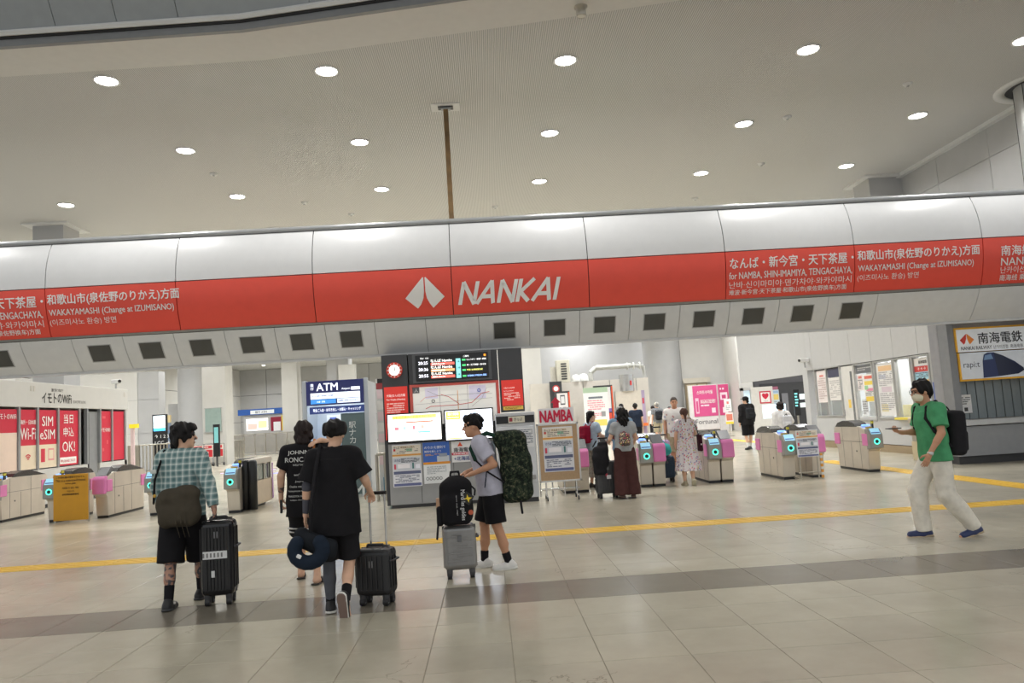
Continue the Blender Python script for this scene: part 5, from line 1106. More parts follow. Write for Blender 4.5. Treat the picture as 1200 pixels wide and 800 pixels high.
def hand(prims, w, d, pn, thumb, g, s=1.0):
    d = nrm(d); pn = nrm(pn-(np.array(pn)@d)*d); sd = nrm(np.cross(d, pn))
    if sd@np.array(thumb) < 0: sd = -sd
    w = np.array(w, float)
    palm = w+d*0.05
    prims.append(cone(w-d*0.01, w+d*0.03, .024, .026, .012))
    for q in (-.024, -.008, .008, .024): prims.append(cone(w+d*.02+sd*q*.6, w+d*.085+sd*q, .014, .0115, .01))
    for q, L in ((.029, .066), (.0095, .074), (-.0095, .069), (-.028, .054)):
        p = w+d*.085+sd*q; a = g*0.75; dd = d
        for j, fr in enumerate((.42, .32, .26)):
            a2 = a*(1.0+0.9*j) if g > 0.6 else a*(0.6+0.8*j)
            dd = nrm(d*math.cos(a2)+pn*math.sin(a2)+sd*q*2.0*(1-g))
            e = p+dd*L*fr; prims.append(cone(p, e, .0092-.0007*j, .0085-.0008*j, .003)); p = e
    t0 = w+d*.025+sd*.024; t1 = t0+nrm(d*.6+sd*.75+pn*.35)*.042; t2 = t1+nrm(d*.85+sd*(.35-.5*g)+pn*(.3+.5*g))*.034
    prims += [cone(t0, t1, .0135, .011, .008), cone(t1, t2, .0105, .0085, .004)]
class Person:
    def __init__(s, label, loc, rz, h=1.72, skin=SKIN, vox=0.0085, pose=None, sub=None):
        s.J = dict(DEF)
        if pose: s.J.update(pose)
        s.J = {k: (np.array(v, float) if isinstance(v, tuple) else v) for k, v in s.J.items()}
        s.h = h; s.sc = h/1.72; s.vox = vox; s.loc = (loc[0], loc[1], 0); s.rz = rz
        s.root = thing('person', label, 'person', s.loc, rz)
        s.fat = s.J['fat']; s.skin = skin
        s.HM = rotz(s.J['hyaw'])@rotx(s.J['hpit'])
        s.body()
    def HP(s, x, y, z): return s.J['hed']+s.HM@np.array([x, y, z], float)
    def org(s, name, prims, m, vox=None, wr=None, top=False, smooth=1, **kw):
        if top: return organic(name, prims, m, None, vox or s.vox, wr, s.loc, s.rz, smooth, s.sc, **kw)
        return organic(name, prims, m, s.root, vox or s.vox, wr, smooth=smooth, scale=s.sc, **kw)
    def torso(s, e=0.0, k=0.03):
        J = s.J; f = s.fat
        return [ecap(J['pel']-V3(0, 0, .03), J['wai'], (.150*f+e, .105*f+e), (.132*f+e, .095*f+e), k), ecap(J['wai'], J['che'], (.132*f+e, .095*f+e), (.152*f+e, .108*f+e), k),
                ecap(J['che'], J['che']+V3(0, 0, .08), (.152*f+e, .106*f+e), (.14*f+e, .09+e), k),
                cone(J['shL'], J['shR'], .054+e*.9, .054+e*.9, k), cone(J['shL']+V3(.015, 0, -.01), J['che']+V3(-.07, 0, -.06), .06+e, .075+e, k), cone(J['shR']+V3(-.015, 0, -.01), J['che']+V3(.07, 0, -.06), .06+e, .075+e, k), cone(J['nek']+V3(0, -.012, -.03), J['shL'], .05+e*.8, .048+e, k), cone(J['nek']+V3(0, -.012, -.03), J['shR'], .05+e*.8, .048+e, k)]
    def body(s):
        J = s.J; P = s.torso(); f = s.fat
        for a in 'LR':
            sg = -1 if a == 'L' else 1
            P += [cone(J['hip'+a], J['knee'+a], .086*f, .054, .03), ecap(J['knee'+a], J['knee'+a]*.45+J['ank'+a]*.55+V3(0, -.012, 0), (.054, .054), (.05, .052), .02), cone(J['knee'+a]*.5+J['ank'+a]*.5, J['ank'+a], .048, .034, .02)]
            t = nrm(J['toe'+a]); an = J['ank'+a]; hl = an+V3(0, 0, -.045)-t*.03
            P += [cone(an, hl, .036, .034, .015), cone(hl, an+t*.13+V3(0, 0, -.055), .034, .028, .02), cone(an+t*.11+V3(0, 0, -.055), an+t*.165+V3(0, 0, -.06), .03, .022, .012)]
            P += [cone(J['sh'+a], J['el'+a], .049*f, .038, .02), cone(J['el'+a], J['wr'+a], .038, .025, .015), cone(J['el'+a], J['el'+a]*.6+J['wr'+a]*.4, .036, .036, .015)]
            d = J['hd'+a] if J['hd'+a] is not None else nrm(J['wr'+a]-J['el'+a])
            pn = J['pn'+a] if J['pn'+a] is not None else V3(-sg, 0, 0.05)
            g = J['grip'+a] if J['grip'+a] is not None else J['grip']
            hand(P, J['wr'+a], d, pn, V3(0, 1, 0.2) if abs(d[1]) < .8 else V3(0, 0, 1), g)
        hp = s.HP; M = s.HM
        P += [cone(J['nek'], hp(0, -.015, -.05), .056, .052, .02),
              ell(hp(0, -.012, .022), (.074, .092, .098), M), ell(hp(0, .022, -.05), (.058, .070, .070), M, .02), ell(hp(0, .058, -.098), (.028, .026, .022), M, .025),
              cone(hp(0, .09, .01), hp(0, .112, -.028), .008, .0125, .01), ell(hp(0, .098, -.034), (.018, .014, .009), M, .008), ell(hp(0, .083, .028), (.05, .014, .012), M, .015),
              ell(hp(0, .088, -.068), (.024, .010, .011), M, .008),
              ell(hp(-.074, -.005, -.012), (.01, .019, .03), M, .006), ell(hp(.074, -.005, -.012), (.01, .019, .03), M, .006),
              ell(hp(-.03, .100, .004), (.016, .014, .010), M, .008, '-'), ell(hp(.03, .100, .004), (.016, .014, .010), M, .008, '-')]
        s.org('body', P, s.skin)
        for x in (-.03, .03):
            MB().lathe((0, 0, 0), [(0, -.0055), (.008, -.004), (.0125, 0), (.008, .004), (0, .0055)], 12).build('eye', EYE, s.root, loc=tuple(hp(x, .0795, .003)*s.sc))
            b = MB(); b.tube([hp(x*.55, .092, .024)*s.sc, hp(x, .091, .028)*s.sc, hp(x*1.5, .078, .024)*s.sc], .0032, 6); b.build('eyebrow', HAIRD, s.root)
        MB().tube([hp(-.022, .0935, -.069)*s.sc, hp(-.008, .0995, -.067)*s.sc, hp(.008, .0995, -.067)*s.sc, hp(.022, .0935, -.069)*s.sc], .0045, 6).build('mouth', LIP, s.root)
    def hair(s, m, prims, seed=3, amp=.004, vox=None):
        hp = s.HP; M = s.HM; P = []
        for p in prims: 
            if p[0] == 'e': P.append(ell(hp(*p[1]), p[2], M, .015, p[3] if len(p) > 3 else '+'))
            else: P.append(cone(hp(*p[1]), hp(*p[2]), p[3], p[4], .015))
        r = np.random.RandomState(seed); ph = r.rand(6)*6.28
        def w(Q):
            x, y, z = Q[..., 0], Q[..., 1], Q[..., 2]
            return amp*(np.sin(95*x+30*z+ph[0]+2*np.sin(20*z+ph[4]))+np.sin(90*y-35*z+ph[1]+2*np.sin(25*x))+.6*np.sin(60*z+ph[2])*np.sin(70*x+ph[3]))
        return s.org('hair', P, m, vox=vox or min(s.vox, .0075), wr=w)
    def short_hair(s, m=HAIRB, bulk=1.0, seed=3, nape=True):
        P = [('e', (0, -.022, .045), (.085*bulk, .098*bulk, .092*bulk)), ('e', (0, .035, .092), (.062*bulk, .048, .036)), ('e', (-.06, -.01, .03), (.028, .07, .05)), ('e', (.06, -.01, .03), (.028, .07, .05))]
        if nape: P.append(('e', (0, -.075, -.03), (.06*bulk, .035, .06)))
        return s.hair(m, P, seed)
    # ---- clothing
    def sleeve(s, a, t, r0, r1, long=False):
        J = s.J; sh, el, wr = J['sh'+a]-V3(0, 0, .018), J['el'+a], J['wr'+a]
        P = [cone(sh, sh*.6+el*.4, r0, r0*.97, .03)]
        if not long: P.append(fcone(sh, sh*(1-t)+el*t, r0, r1, k=.02))
        else: P += [cone(sh, el, r0, r1*1.02, .025), fcone(el-nrm(wr-el)*.01, el*(1-t)+wr*t, r1*1.05, r1*.82, k=.02)]
        return P
    def top(s, m, hem=.86, e=.022, t=.62, r0=.078, r1=.075, long=False, boxy=.02, seed=1, amp=.0035, name='shirt', neck=.062, collar=False, flare=0.0):
        J = s.J; P = s.torso(e)
        hz = V3(J['pel'][0], J['pel'][1], hem); f = s.fat
        P += [fcone(hz, J['che']+V3(0, 0, .09), (.158*f+e+boxy+flare), (.138*f+e+boxy*.3), (1, .72), k=.025)]
        for a in 'LR': P += s.sleeve(a, t, r0, r1, long)
        P.append(half(hz, (0, 0, -1)))
        nk = J['nek']
        P.append(fcone(nk+V3(0, .01, -.006), nk+V3(0, .02, .2), neck*1.05, neck*1.8, k=.006, op='-'))
        if collar: P += [cone(nk+V3(-.05, -.02, .012), nk+V3(.05, -.02, .012), .018, .018, .01), cone(nk+V3(-.05, -.02, .012), nk+V3(-.04, .06, -.02), .016, .012, .01), cone(nk+V3(.05, -.02, .012), nk+V3(.04, .06, -.02), .016, .012, .01)]
        return s.org(name, P, m, wr=folds(amp, seed))
    def legs(s, m, end=.52, w0=.098, w1=.10, name='shorts', seed=2, amp=.003, top=1.0, w2=None):
        J = s.J; P = [ecap(J['pel']-V3(0, 0, .05), J['pel']+V3(0, 0, .05), (.158*s.fat, .115*s.fat), (.142*s.fat, .105*s.fat), .02)]
        for a in 'LR':
            h, k, an = J['hip'+a], J['knee'+a], J['ank'+a]; sg = -1 if a == 'L' else 1
            tz = lambda p, q, z: p+(q-p)*(p[2]-z)/max(p[2]-q[2], 1e-6)
            d = nrm(k-h)
            if isinstance(end, str) or end < k[2]-.02:
                ez = .05 if isinstance(end, str) else end
                w2_ = w2 or w1*.85
                tt = (k[2]-ez)/max(k[2]-an[2], 1e-6); E = k+(an-k)*min(tt, 1.05)
                wm = w1+(w2_-w1)*.5
                if k[2]-ez < .2:
                    P += [cone(h, h+(k-h)*.5, w0, (w0+w1)/2, .02), fcone(h, E, w0, w2_, k=.015)]; continue
                P += [cone(h, k, w0, w1, .015), cone(k, k+(E-k)*.5, w1, wm, .012), fcone(k+(E-k)*.42, E, w1+(w2_-w1)*.42, w2_, k=.008)]
            else:
                tt = (h[2]-end)/max(h[2]-k[2], 1e-6); E = h+(k-h)*tt
                P += [cone(h, h+(k-h)*tt*.5, w0, (w0+w1)/2, .02), fcone(h, E, w0, w1, k=.02)]
        P.append(half((0, 0, top), (0, 0, 1)))
        return s.org(name, P, m, wr=folds(amp, seed, 14, 18))
    def shoes(s, m, sole=None, sock=None, sock_h=.10, kind='sneaker'):
        J = s.J
        for a in 'LR':
            t = nrm(J['toe'+a]); an = J['ank'+a]; up = nrm(np.cross(np.cross(t, V3(0, 0, 1)), t)); sd = np.cross(t, up)
            b = an-up*.055
            if kind == 'slide':
                P = [cone(b+t*.07-up*.0, b+t*.11, .046, .044, .012), half(b+t*.045, -t), half(b+t*.14, t), half(b-up*.02, -up)]
            else:
                P = [cone(b-t*.045, b+t*.03, .044, .046, .02), cone(b+t*.03, b+t*.15, .046, .04, .02), cone(b-t*.02+up*.03, b+up*.045-t*.01, .043, .043, .02), half(b-up*.03, -up)]
                if kind != 'high': P.append(fcone(an+up*.012, an+up*.2, .033, .05, k=.006, op='-'))
            s.org('shoe', P, m, vox=.007)
            S = [ecap(b-t*.045-up*.028, b+t*.16-up*.028, (.048, .048), (.042, .042), .01), half(b-up*.034, -up), half(b-up*(.012 if kind != 'slide' else .02), up)]
            s.org('sole', S, sole or m, vox=.007)
            if sock:
                d = nrm(J['knee'+a]-an)
                s.org('sock', [fcone(an-d*.03, an+d*sock_h, .041, .046, k=.005)], sock, vox=.007)
# ------------------------------------------------------------------ cloth patterns
def nodes(name):
    m = bpy.data.materials.new(name); m.use_nodes = True; nt = m.node_tree; b = nt.nodes['Principled BSDF']; b.inputs['Roughness'].default_value = 0.85; b.inputs['Specular IOR Level'].default_value = 0.2
    tc = nt.nodes.new('ShaderNodeTexCoord'); return m, nt, b, tc
def plaid_mat():
    m, nt, b, tc = nodes('plaid_flannel')
    base = lin((126, 152, 152)); dk = lin((92, 120, 122)); wh = lin((206, 214, 210))
    sp = nt.nodes.new('ShaderNodeSeparateXYZ'); nt.links.new(tc.outputs['Object'], sp.inputs[0])
    def band(axis, scale, off, lo, hi):
        mu = nt.nodes.new('ShaderNodeMath'); mu.operation = 'MULTIPLY_ADD'; mu.inputs[1].default_value = scale; mu.inputs[2].default_value = off; nt.links.new(sp.outputs[axis], mu.inputs[0])
        fr = nt.nodes.new('ShaderNodeMath'); fr.operation = 'FRACT'; nt.links.new(mu.outputs[0], fr.inputs[0])
        a = nt.nodes.new('ShaderNodeMath'); a.operation = 'GREATER_THAN'; a.inputs[1].default_value = lo; nt.links.new(fr.outputs[0], a.inputs[0])
        c = nt.nodes.new('ShaderNodeMath'); c.operation = 'LESS_THAN'; c.inputs[1].default_value = hi; nt.links.new(fr.outputs[0], c.inputs[0])
        d = nt.nodes.new('ShaderNodeMath'); d.operation = 'MULTIPLY'; nt.links.new(a.outputs[0], d.inputs[0]); nt.links.new(c.outputs[0], d.inputs[1]); return d.outputs[0]
    def add(x, y, f):
        q = nt.nodes.new('ShaderNodeMath'); q.operation = 'ADD'; nt.links.new(x, q.inputs[0]); nt.links.new(y, q.inputs[1]); r = nt.nodes.new('ShaderNodeMath'); r.operation = 'MULTIPLY'; r.inputs[1].default_value = f; nt.links.new(q.outputs[0], r.inputs[0]); return r.outputs[0]
    w = add(band('X', 17, .1, 0, .28), band('Z', 17, .3, 0, .28), .5); k = add(band('X', 17, .1, .5, .85), band('Z', 17, .3, .5, .85), .5)
    m1 = nt.nodes.new('ShaderNodeMix'); m1.data_type = 'RGBA'; m1.inputs['A'].default_value = base+[1]; m1.inputs['B'].default_value = dk+[1]; nt.links.new(k, m1.inputs['Factor'])
    m2 = nt.nodes.new('ShaderNodeMix'); m2.data_type = 'RGBA'; nt.links.new(m1.outputs['Result'], m2.inputs['A']); m2.inputs['B'].default_value = wh+[1]; nt.links.new(w, m2.inputs['Factor'])
    nt.links.new(m2.outputs['Result'], b.inputs['Base Color']); return m
def spots_mat(name, base, cols, scale=26, thr=0.36):
    m, nt, b, tc = nodes(name)
    v = nt.nodes.new('ShaderNodeTexVoronoi'); v.inputs['Scale'].default_value = scale; nt.links.new(tc.outputs['Object'], v.inputs['Vector'])
    sp = nt.nodes.new('ShaderNodeSeparateColor'); nt.links.new(v.outputs['Color'], sp.inputs[0])
    r = nt.nodes.new('ShaderNodeValToRGB'); r.color_ramp.interpolation = 'CONSTANT'
    for i, c in enumerate(cols):
        e = r.color_ramp.elements[i] if i < 2 else r.color_ramp.elements.new(i/len(cols)); e.position = i/len(cols); e.color = lin(c)+[1]
    nt.links.new(sp.outputs['Red'], r.inputs['Fac'])
    l = nt.nodes.new('ShaderNodeMath'); l.operation = 'LESS_THAN'; l.inputs[1].default_value = thr; nt.links.new(v.outputs['Distance'], l.inputs[0])
    mx = nt.nodes.new('ShaderNodeMix'); mx.data_type = 'RGBA'; mx.inputs['A'].default_value = lin(base)+[1]; nt.links.new(r.outputs['Color'], mx.inputs['B']); nt.links.new(l.outputs[0], mx.inputs['Factor'])
    nt.links.new(mx.outputs['Result'], b.inputs['Base Color']); return m
def camo_mat():
    m, nt, b, tc = nodes('camouflage_cloth')
    n = nt.nodes.new('ShaderNodeTexNoise'); n.inputs['Scale'].default_value = 30; n.inputs['Detail'].default_value = 6; n.inputs['Roughness'].default_value = 0.7; nt.links.new(tc.outputs['Object'], n.inputs['Vector'])
    r = nt.nodes.new('ShaderNodeValToRGB'); r.color_ramp.interpolation = 'CONSTANT'; e = r.color_ramp.elements
    e[0].position = 0; e[0].color = lin((22, 28, 24))+[1]; e[1].position = .47; e[1].color = lin((40, 52, 40))+[1]
    for p, c in ((.54, (62, 68, 50)), (.61, (112, 106, 88)), (.68, (30, 40, 32))): q = e.new(p); q.color = lin(c)+[1]
    nt.links.new(n.outputs['Fac'], r.inputs['Fac']); nt.links.new(r.outputs['Color'], b.inputs['Base Color']); return m
def cloth(name, rgb, **kw): return mat('cloth_'+name, rgb, 0.85, var=0.10, scale=14, spec=0.2, bump=0.15, bscale=180, **kw)
BLK = cloth('black', (26, 25, 28)); BLK2 = cloth('soft_black', (34, 33, 36)); NAVYC = cloth('navy', (34, 42, 58)); GREYT = cloth('pale_grey', (186, 184, 198)); GREEN = cloth('green', (78, 152, 106)); OFFW = cloth('off_white', (222, 216, 204))
WHT = cloth('white', (226, 224, 222)); KHK = cloth('khaki', (176, 164, 136)); BRN = cloth('brown', (74, 46, 44)); OLV = cloth('olive_brown', (70, 64, 54)); DNM = cloth('denim', (136, 164, 190)); GRYH = cloth('heather', (160, 162, 164)); RDC = cloth('wine_red', (150, 24, 54))
CAMO = camo_mat(); RUB = K((40, 40, 42)); WSOLE = K((226, 224, 218)); GSOLE = K((150, 146, 140))
def straps(parent_kw, pts, r, m, name='strap', parent=None):
    return organic(name, [cone(p, q, r, r, .006) for p, q in zip(pts, pts[1:])], m, parent, .008, None, **parent_kw)
def bag_on(p, name, label, cat, prims, m, vox=None, wr=None, group=None):
    t = thing(name, label, cat, p.loc, p.rz, group)
    organic('bag_body', prims, m, t, vox or p.vox, wr, scale=p.sc); return t
def backpack(p, name, label, c, h, m, tilt=0.0, pocket=True, side=True, wr=None, sm=None):
    M = rotx(tilt); c = np.array(c, float); J = p.J
    t = bag_on(p, name, label, 'backpack', [rbox(c, h, min(h)*.62, M)], m, wr=wr or folds(.003, 5))
    if pocket: organic('front_pocket', [rbox(c+M@V3(0, -h[1]*.85, -h[2]*.35), (h[0]*.78, h[1]*.4, h[2]*.45), .03, M)], m, t, p.vox, None, scale=p.sc)
    sm = sm or m
    for a, sg in (('L', -1), ('R', 1)):
        sh = J['sh'+a]
        pts = [c+M@V3(sg*h[0]*.5, h[1]*.8, h[2]*.75), sh*V3(.62, 1, 1)+V3(0, -.03, .088), sh*V3(.66, 1, 1)+V3(0, .085, .03), sh*V3(.72, 1, 1)+V3(0, .115, -.09), J['che']+V3(sg*.195*p.fat, .06, -.12), c+M@V3(sg*h[0]*.75, h[1]*.9, -h[2]*.6)]
        organic('shoulder_strap', [cone(q, r, .017, .017, .01) for q, r in zip(pts, pts[1:])], sm, t, .009, None, scale=p.sc)
    organic('grab_handle', [cone(c+M@V3(-.04, h[1]*.5, h[2]), c+M@V3(0, h[1]*.5, h[2]+.035), .009, .009, .005), cone(c+M@V3(0, h[1]*.5, h[2]+.035), c+M@V3(.04, h[1]*.5, h[2]), .009, .009, .005)], sm, t, .008, None, scale=p.sc)
    return t
# ------------------------------------------------------------------ suitcases
def suitcase(label, loc, rz, w, d, h, m, handle=0.0, ribs=6, detail=DARK, style='v', wheel=0.036, group='rolling suitcases', grip_m=None):
    t = thing('suitcase', label, 'suitcase', (loc[0], loc[1], 0), rz, group)
    z0 = wheel*2+.015; zc = (z0+h)/2
    MB().box(-w/2, -d/2, z0, w/2, d/2, h).build('shell', m, t, bevel=min(.055, d*.22), seg=4)
    for sg in (-1, 1):
        for i in range(ribs):
            q = (i+.5)/ribs
            if style == 'v': MB().box(-w/2+.045+(w-.09)*q-.009, sg*(d/2+.006)-.008, z0+.06, -w/2+.045+(w-.09)*q+.009, sg*(d/2+.006)+.008, h-.06).build('rib', m, t, bevel=.006)
            else: MB().box(-w/2+.04+.05*(i % 3), sg*(d/2+.004)-.006, z0+.08+(h-z0-.16)*q-.005, w/2-.04-.05*((i+1) % 3), sg*(d/2+.004)+.006, z0+.08+(h-z0-.16)*q+.005).build('rib', m, t, bevel=.004)
    for sg in (-1, 1):
        if style == 'v':
            for i in range(3): MB().box(sg*(w/2+.004)-.006, -d/2+d*(i+.7)/4.0, z0+.07, sg*(w/2+.004)+.006, -d/2+d*(i+.7)/4.0+.014, h-.07).build('side_rib', m, t, bevel=.004)
    MB().box(-w/2-.003, -.006, z0+.02, w/2+.003, .006, h-.01).box(-w/2+.03, -.006, h-.01, w/2-.03, .006, h+.003).build('zip_seam', detail, t, kind='stuff')
    for x in (-1, 1):
        for y in (-1, 1):
            cx, cy = x*(w/2-.055), y*(d/2-.05)
            wl = MB().cyl((cx-.022, cy, wheel), (cx+.022, cy, wheel), wheel, wheel, 18).build('wheel', RUB, t)
            MB().cyl((cx, cy, wheel*.9), (cx, cy, z0+.03), .028, .034, 14).build('wheel_fork', detail, t)
            MB().cyl((cx-.024, cy, wheel), (cx+.024, cy, wheel), wheel*.45, wheel*.45, 12).build('hub', K((120, 120, 122)), wl)
    MB().tube([(-.08, 0, h), (-.075, 0, h+.025), (.075, 0, h+.025), (.08, 0, h)], .011, 8).build('carry_handle', detail, t)
    MB().tube([(w/2, -.08, zc+.1), (w/2+.022, -.075, zc+.1), (w/2+.022, .075, zc+.1), (w/2, .08, zc+.1)], .010, 8).build('side_handle', detail, t)
    MB().box(-.10, d/2-.06, h-.004, .10, d/2-.01, h+.008).build('handle_socket', detail, t, bevel=.004)
    if handle:
        for x in (-.075, .075): MB().cyl((x, d/2-.035, h-.02), (x, d/2-.035, h+handle), .010, .010, 10).build('pull_tube', CHROME, t)
        MB().tube([(-.09, d/2-.035, h+handle), (.09, d/2-.035, h+handle)], .017, 10).build('pull_grip', grip_m or BLACK, t)
    MB().box(-.02, -d/2-.012, h-.16, .02, -d/2-.002, h-.10).build('lock', K((120, 120, 122), metal=.6), t, bevel=.004)
    return t
GLB = mat('gloss_black_shell', (24, 24, 27), 0.22, var=0.1); GLB2 = mat('satin_black_shell', (32, 32, 34), 0.4, var=0.1); SILV = mat('silver_shell', (146, 144, 142), 0.34, 0.55, var=0.05); CHAR = mat('charcoal_shell', (64, 64, 66), 0.5); TEALS = mat('petrol_shell', (30, 58, 82), 0.4); LIL = mat('lilac_shell', (206, 170, 216), 0.4)

# ------------------------------------------------------------------ the man in the plaid shirt
p = Person('man in a teal plaid shirt and black shorts walking away with a large black suitcase', (-3.03, 7.72), -.04, 1.73, TATT, .0075,
    dict(hyaw=-1.0, ankL=(-.05, -.22, .085), kneeL=(-.08, -.08, .48), ankR=(.085, .20, .085), kneeR=(.095, .16, .48), toeL=(-.1, 1, -.12), toeR=(.14, 1, -.12),
         elR=(.285, -.09, 1.16), wrR=(.365, -.15, .915), hdR=(.10, -.05, -1), gripR=.8, elL=(-.245, .0, 1.13), wrL=(-.235, .12, .91), che=(0, .02, 1.28), nek=(0, .01, 1.455), hed=(.015, .035, 1.60)))
neckm = SKIN
organic('facial_skin', [ell(p.HP(0, -.012, .022), (.0755, .0935, .0995), p.HM), ell(p.HP(0, .022, -.05), (.0595, .0715, .0715), p.HM, .02), ell(p.HP(0, .058, -.098), (.029, .027, .023), p.HM, .025), cone(p.HP(0, .09, .01), p.HP(0, .113, -.028), .0085, .0135, .01), cone(p.J['nek'], p.HP(0, -.015, -.05), .0575, .0535, .02),
    ell(p.HP(-.075, -.005, -.012), (.011, .02, .031), p.HM, .006), ell(p.HP(.075, -.005, -.012), (.011, .02, .031), p.HM, .006)], SKIN, p.root, .0075, None, scale=p.sc)
p.hair(HAIRB, [('e', (0, -.025, .045), (.096, .108, .1)), ('e', (0, .05, .075), (.075, .06, .05)), ('e', (-.07, .0, .0), (.032, .06, .06)), ('e', (.07, -.015, .01), (.032, .06, .055)), ('e', (0, -.085, -.04), (.075, .04, .08))], 4, .006)
p.top(plaid_mat(), .83, .03, .97, .082, .062, True, .035, 11, .005, 'plaid_shirt', collar=True)
p.legs(BLK, .41, .112, .122, 'shorts', 3, .004, w2=.126)
p.shoes(K((30, 30, 32)), K((60, 60, 62)), BLK, .14)
for a in 'LR':
    t_ = nrm(p.J['toe'+a]); b_ = p.J['ank'+a]
    organic('shoe_stripe', [rbox(b_+t_*.03+V3(0, 0, -.03), (.049, .03, .012), .008)], WSOLE, p.root, .006, None, scale=p.sc)
b1 = bag_on(p, 'sling_bag', 'olive brown drawstring sling bag across the back of the plaid shirt man', 'bag', [rbox((.05, -.2, .93), (.20, .085, .165), .08, roty(-.12), .03), ecap((-.05, -.2, 1.05), (.16, -.2, 1.08), (.07, .06), (.07, .06), .05), rbox((.05, -.21, .86), (.17, .085, .1), .07, None, .04)], OLV, wr=folds(.006, 8, 30, 34))
organic('bag_strap', [cone(q, r, .012, .012, .006) for q, r in zip([V3(-.2, -.17, .98), V3(-.2, -.14, 1.2), V3(-.14, -.06, 1.47), V3(-.1, .05, 1.46), V3(0, .16, 1.3)], [V3(-.2, -.14, 1.2), V3(-.14, -.06, 1.47), V3(-.1, .05, 1.46), V3(0, .16, 1.3), V3(.14, .14, 1.2)])], BLK, b1, .008, None, scale=p.sc)
for x in (.05, .1, .14): organic('drawstring', [cone((x, -.28, .98), (x+.02, -.31, .8), .006, .006), cone((x+.02, -.31, .8), (x+.04, -.27, .66), .006, .005)], OLV, b1, .007, None, scale=p.sc)
organic('strap_toggle', [ell((-.19, -.17, 1.05), (.018, .012, .018))], K((206, 160, 60)), b1, .006, None, scale=p.sc); organic('strap_badge', [rbox((-.2, -.165, 1.28), (.03, .008, .02), .006)], K((200, 204, 200)), b1, .006, None, scale=p.sc)
sc1 = suitcase('tall glossy black suitcase held by the plaid shirt man', (-2.655, 7.64), .10, .305, .25, .79, GLB, 0, 7)
MB().box(-.12, -.142, .44, .10, -.133, .51).build('airline_tag', K((220, 220, 220)), sc1)
for i in range(6): MB().box(-.12+.033*i, -.1435, .455, -.105+.033*i, -.142, .495).build('barcode', K((120, 120, 120)), sc1)
MB().box(-.045, -.142, .27, -.015, -.133, .33).build('sticker', K((214, 214, 214)), sc1)

# ------------------------------------------------------------------ the two men in black
p = Person('man in a black tour shirt and striped shorts walking away in slides', (-2.0, 8.4), .0, 1.69, SKIN, .0075,
    dict(ankL=(-.13, .24, .085), kneeL=(-.12, .20, .48), ankR=(.13, -.14, .085), kneeR=(.11, -.02, .48), toeL=(-.15, .9, -.12), elL=(-.25, -.02, 1.14), wrL=(-.27, .03, .90), gripL=.8,
         elR=(.32, .16, 1.46), wrR=(.20, -.06, 1.505), hdR=(-.7, -.7, -.25), pnR=(0, .3, -1), gripR=.5, hed=(0, .03, 1.595), shR=(.172, .01, 1.41)))
p.hair(HAIRD, [('e', (0, -.02, .04), (.093, .105, .1)), ('e', (0, .05, .07), (.07, .06, .05)), ('e', (-.065, -.01, -.02), (.035, .06, .08)), ('e', (.065, -.01, -.02), (.035, .06, .08)), ('e', (0, -.07, -.07), (.075, .045, .09)), ('c', (0, -.07, -.1), (0, -.06, -.15), .06, .03)], 7, .005)
sh2 = p.top(BLK, .70, .03, .66, .086, .088, False, .03, 21, .004, 'tour_shirt')
bv = BVHTree.FromPolygons([v.co for v in sh2.data.vertices], [tuple(q.vertices) for q in sh2.data.polygons])
def drape(o, off=.006):
    for v in o.data.vertices:
        hit = bv.ray_cast(Vector((v.co.x, -1, v.co.z)), Vector((0, 1, 0)))
        v.co.y = (hit[0].y-off) if hit[0] is not None else -.12
    return o
PRT = K((214, 214, 210))
for s_, z, h_, w_ in (('JOHNNY', 1.335, .05, .27), ('RONCALLI', 1.265, .05, .33), ('WORLD TOUR 1998', 1.225, .02, .16), ('worldwide', 1.12, .025, .14), ('Japan', 1.05, .022, .12), ('Osaka castle', 1.00, .022, .17), ('honeymoon suite', .95, .024, .2), ('NAGOYA HALL', .90, .02, .2), ('tokyo dome', .86, .018, .16)):
    o_ = text(p.root, s_, -.01 if z > 1.2 else -.05+(.04 if z > 1.0 else 0), z, h_, PRT, w=w_, align='C', name='shirt_print'); drape(o_)
p.legs(BLK2, .50, .104, .112, 'shorts', 5)
for z in (.565, .525):
    for a in 'LR':
        J = p.J; q = J['hip'+a]+(J['knee'+a]-J['hip'+a])*((J['hip'+a][2]-z)/(J['hip'+a][2]-J['knee'+a][2]))
        organic('white_stripe', [fcone(q+V3(0, 0, -.011), q+V3(0, 0, .011), .123, .123)], WHT, p.root, .0075, None, scale=p.sc)
p.shoes(K((44, 42, 40)), K((62, 58, 54)), None, kind='slide')
organic('arm_tattoo', [cone(p.J['elL']*.9+p.J['wrL']*.1, p.J['elL']*.35+p.J['wrL']*.65, .0395, .033)], TATT, p.root, .0075, None, scale=p.sc)
ph1 = MB().box(-.012, -.035, -.07, .012, .035, .07).build('phone', BLACK, None, bevel=.004, loc=(-2.0-.265, 8.43, .80), rz=.2, label='black phone in the left hand of the man in the tour shirt', cat='phone')
os_ = bag_on(p, 'orange_strap', 'thin orange strap over the shoulder of the tour shirt man', 'strap', [cone((.13, -.11, 1.40), (.13, -.04, 1.51), .013, .013), cone((.13, -.04, 1.51), (.12, .09, 1.44), .013, .012)], K((206, 130, 70)))

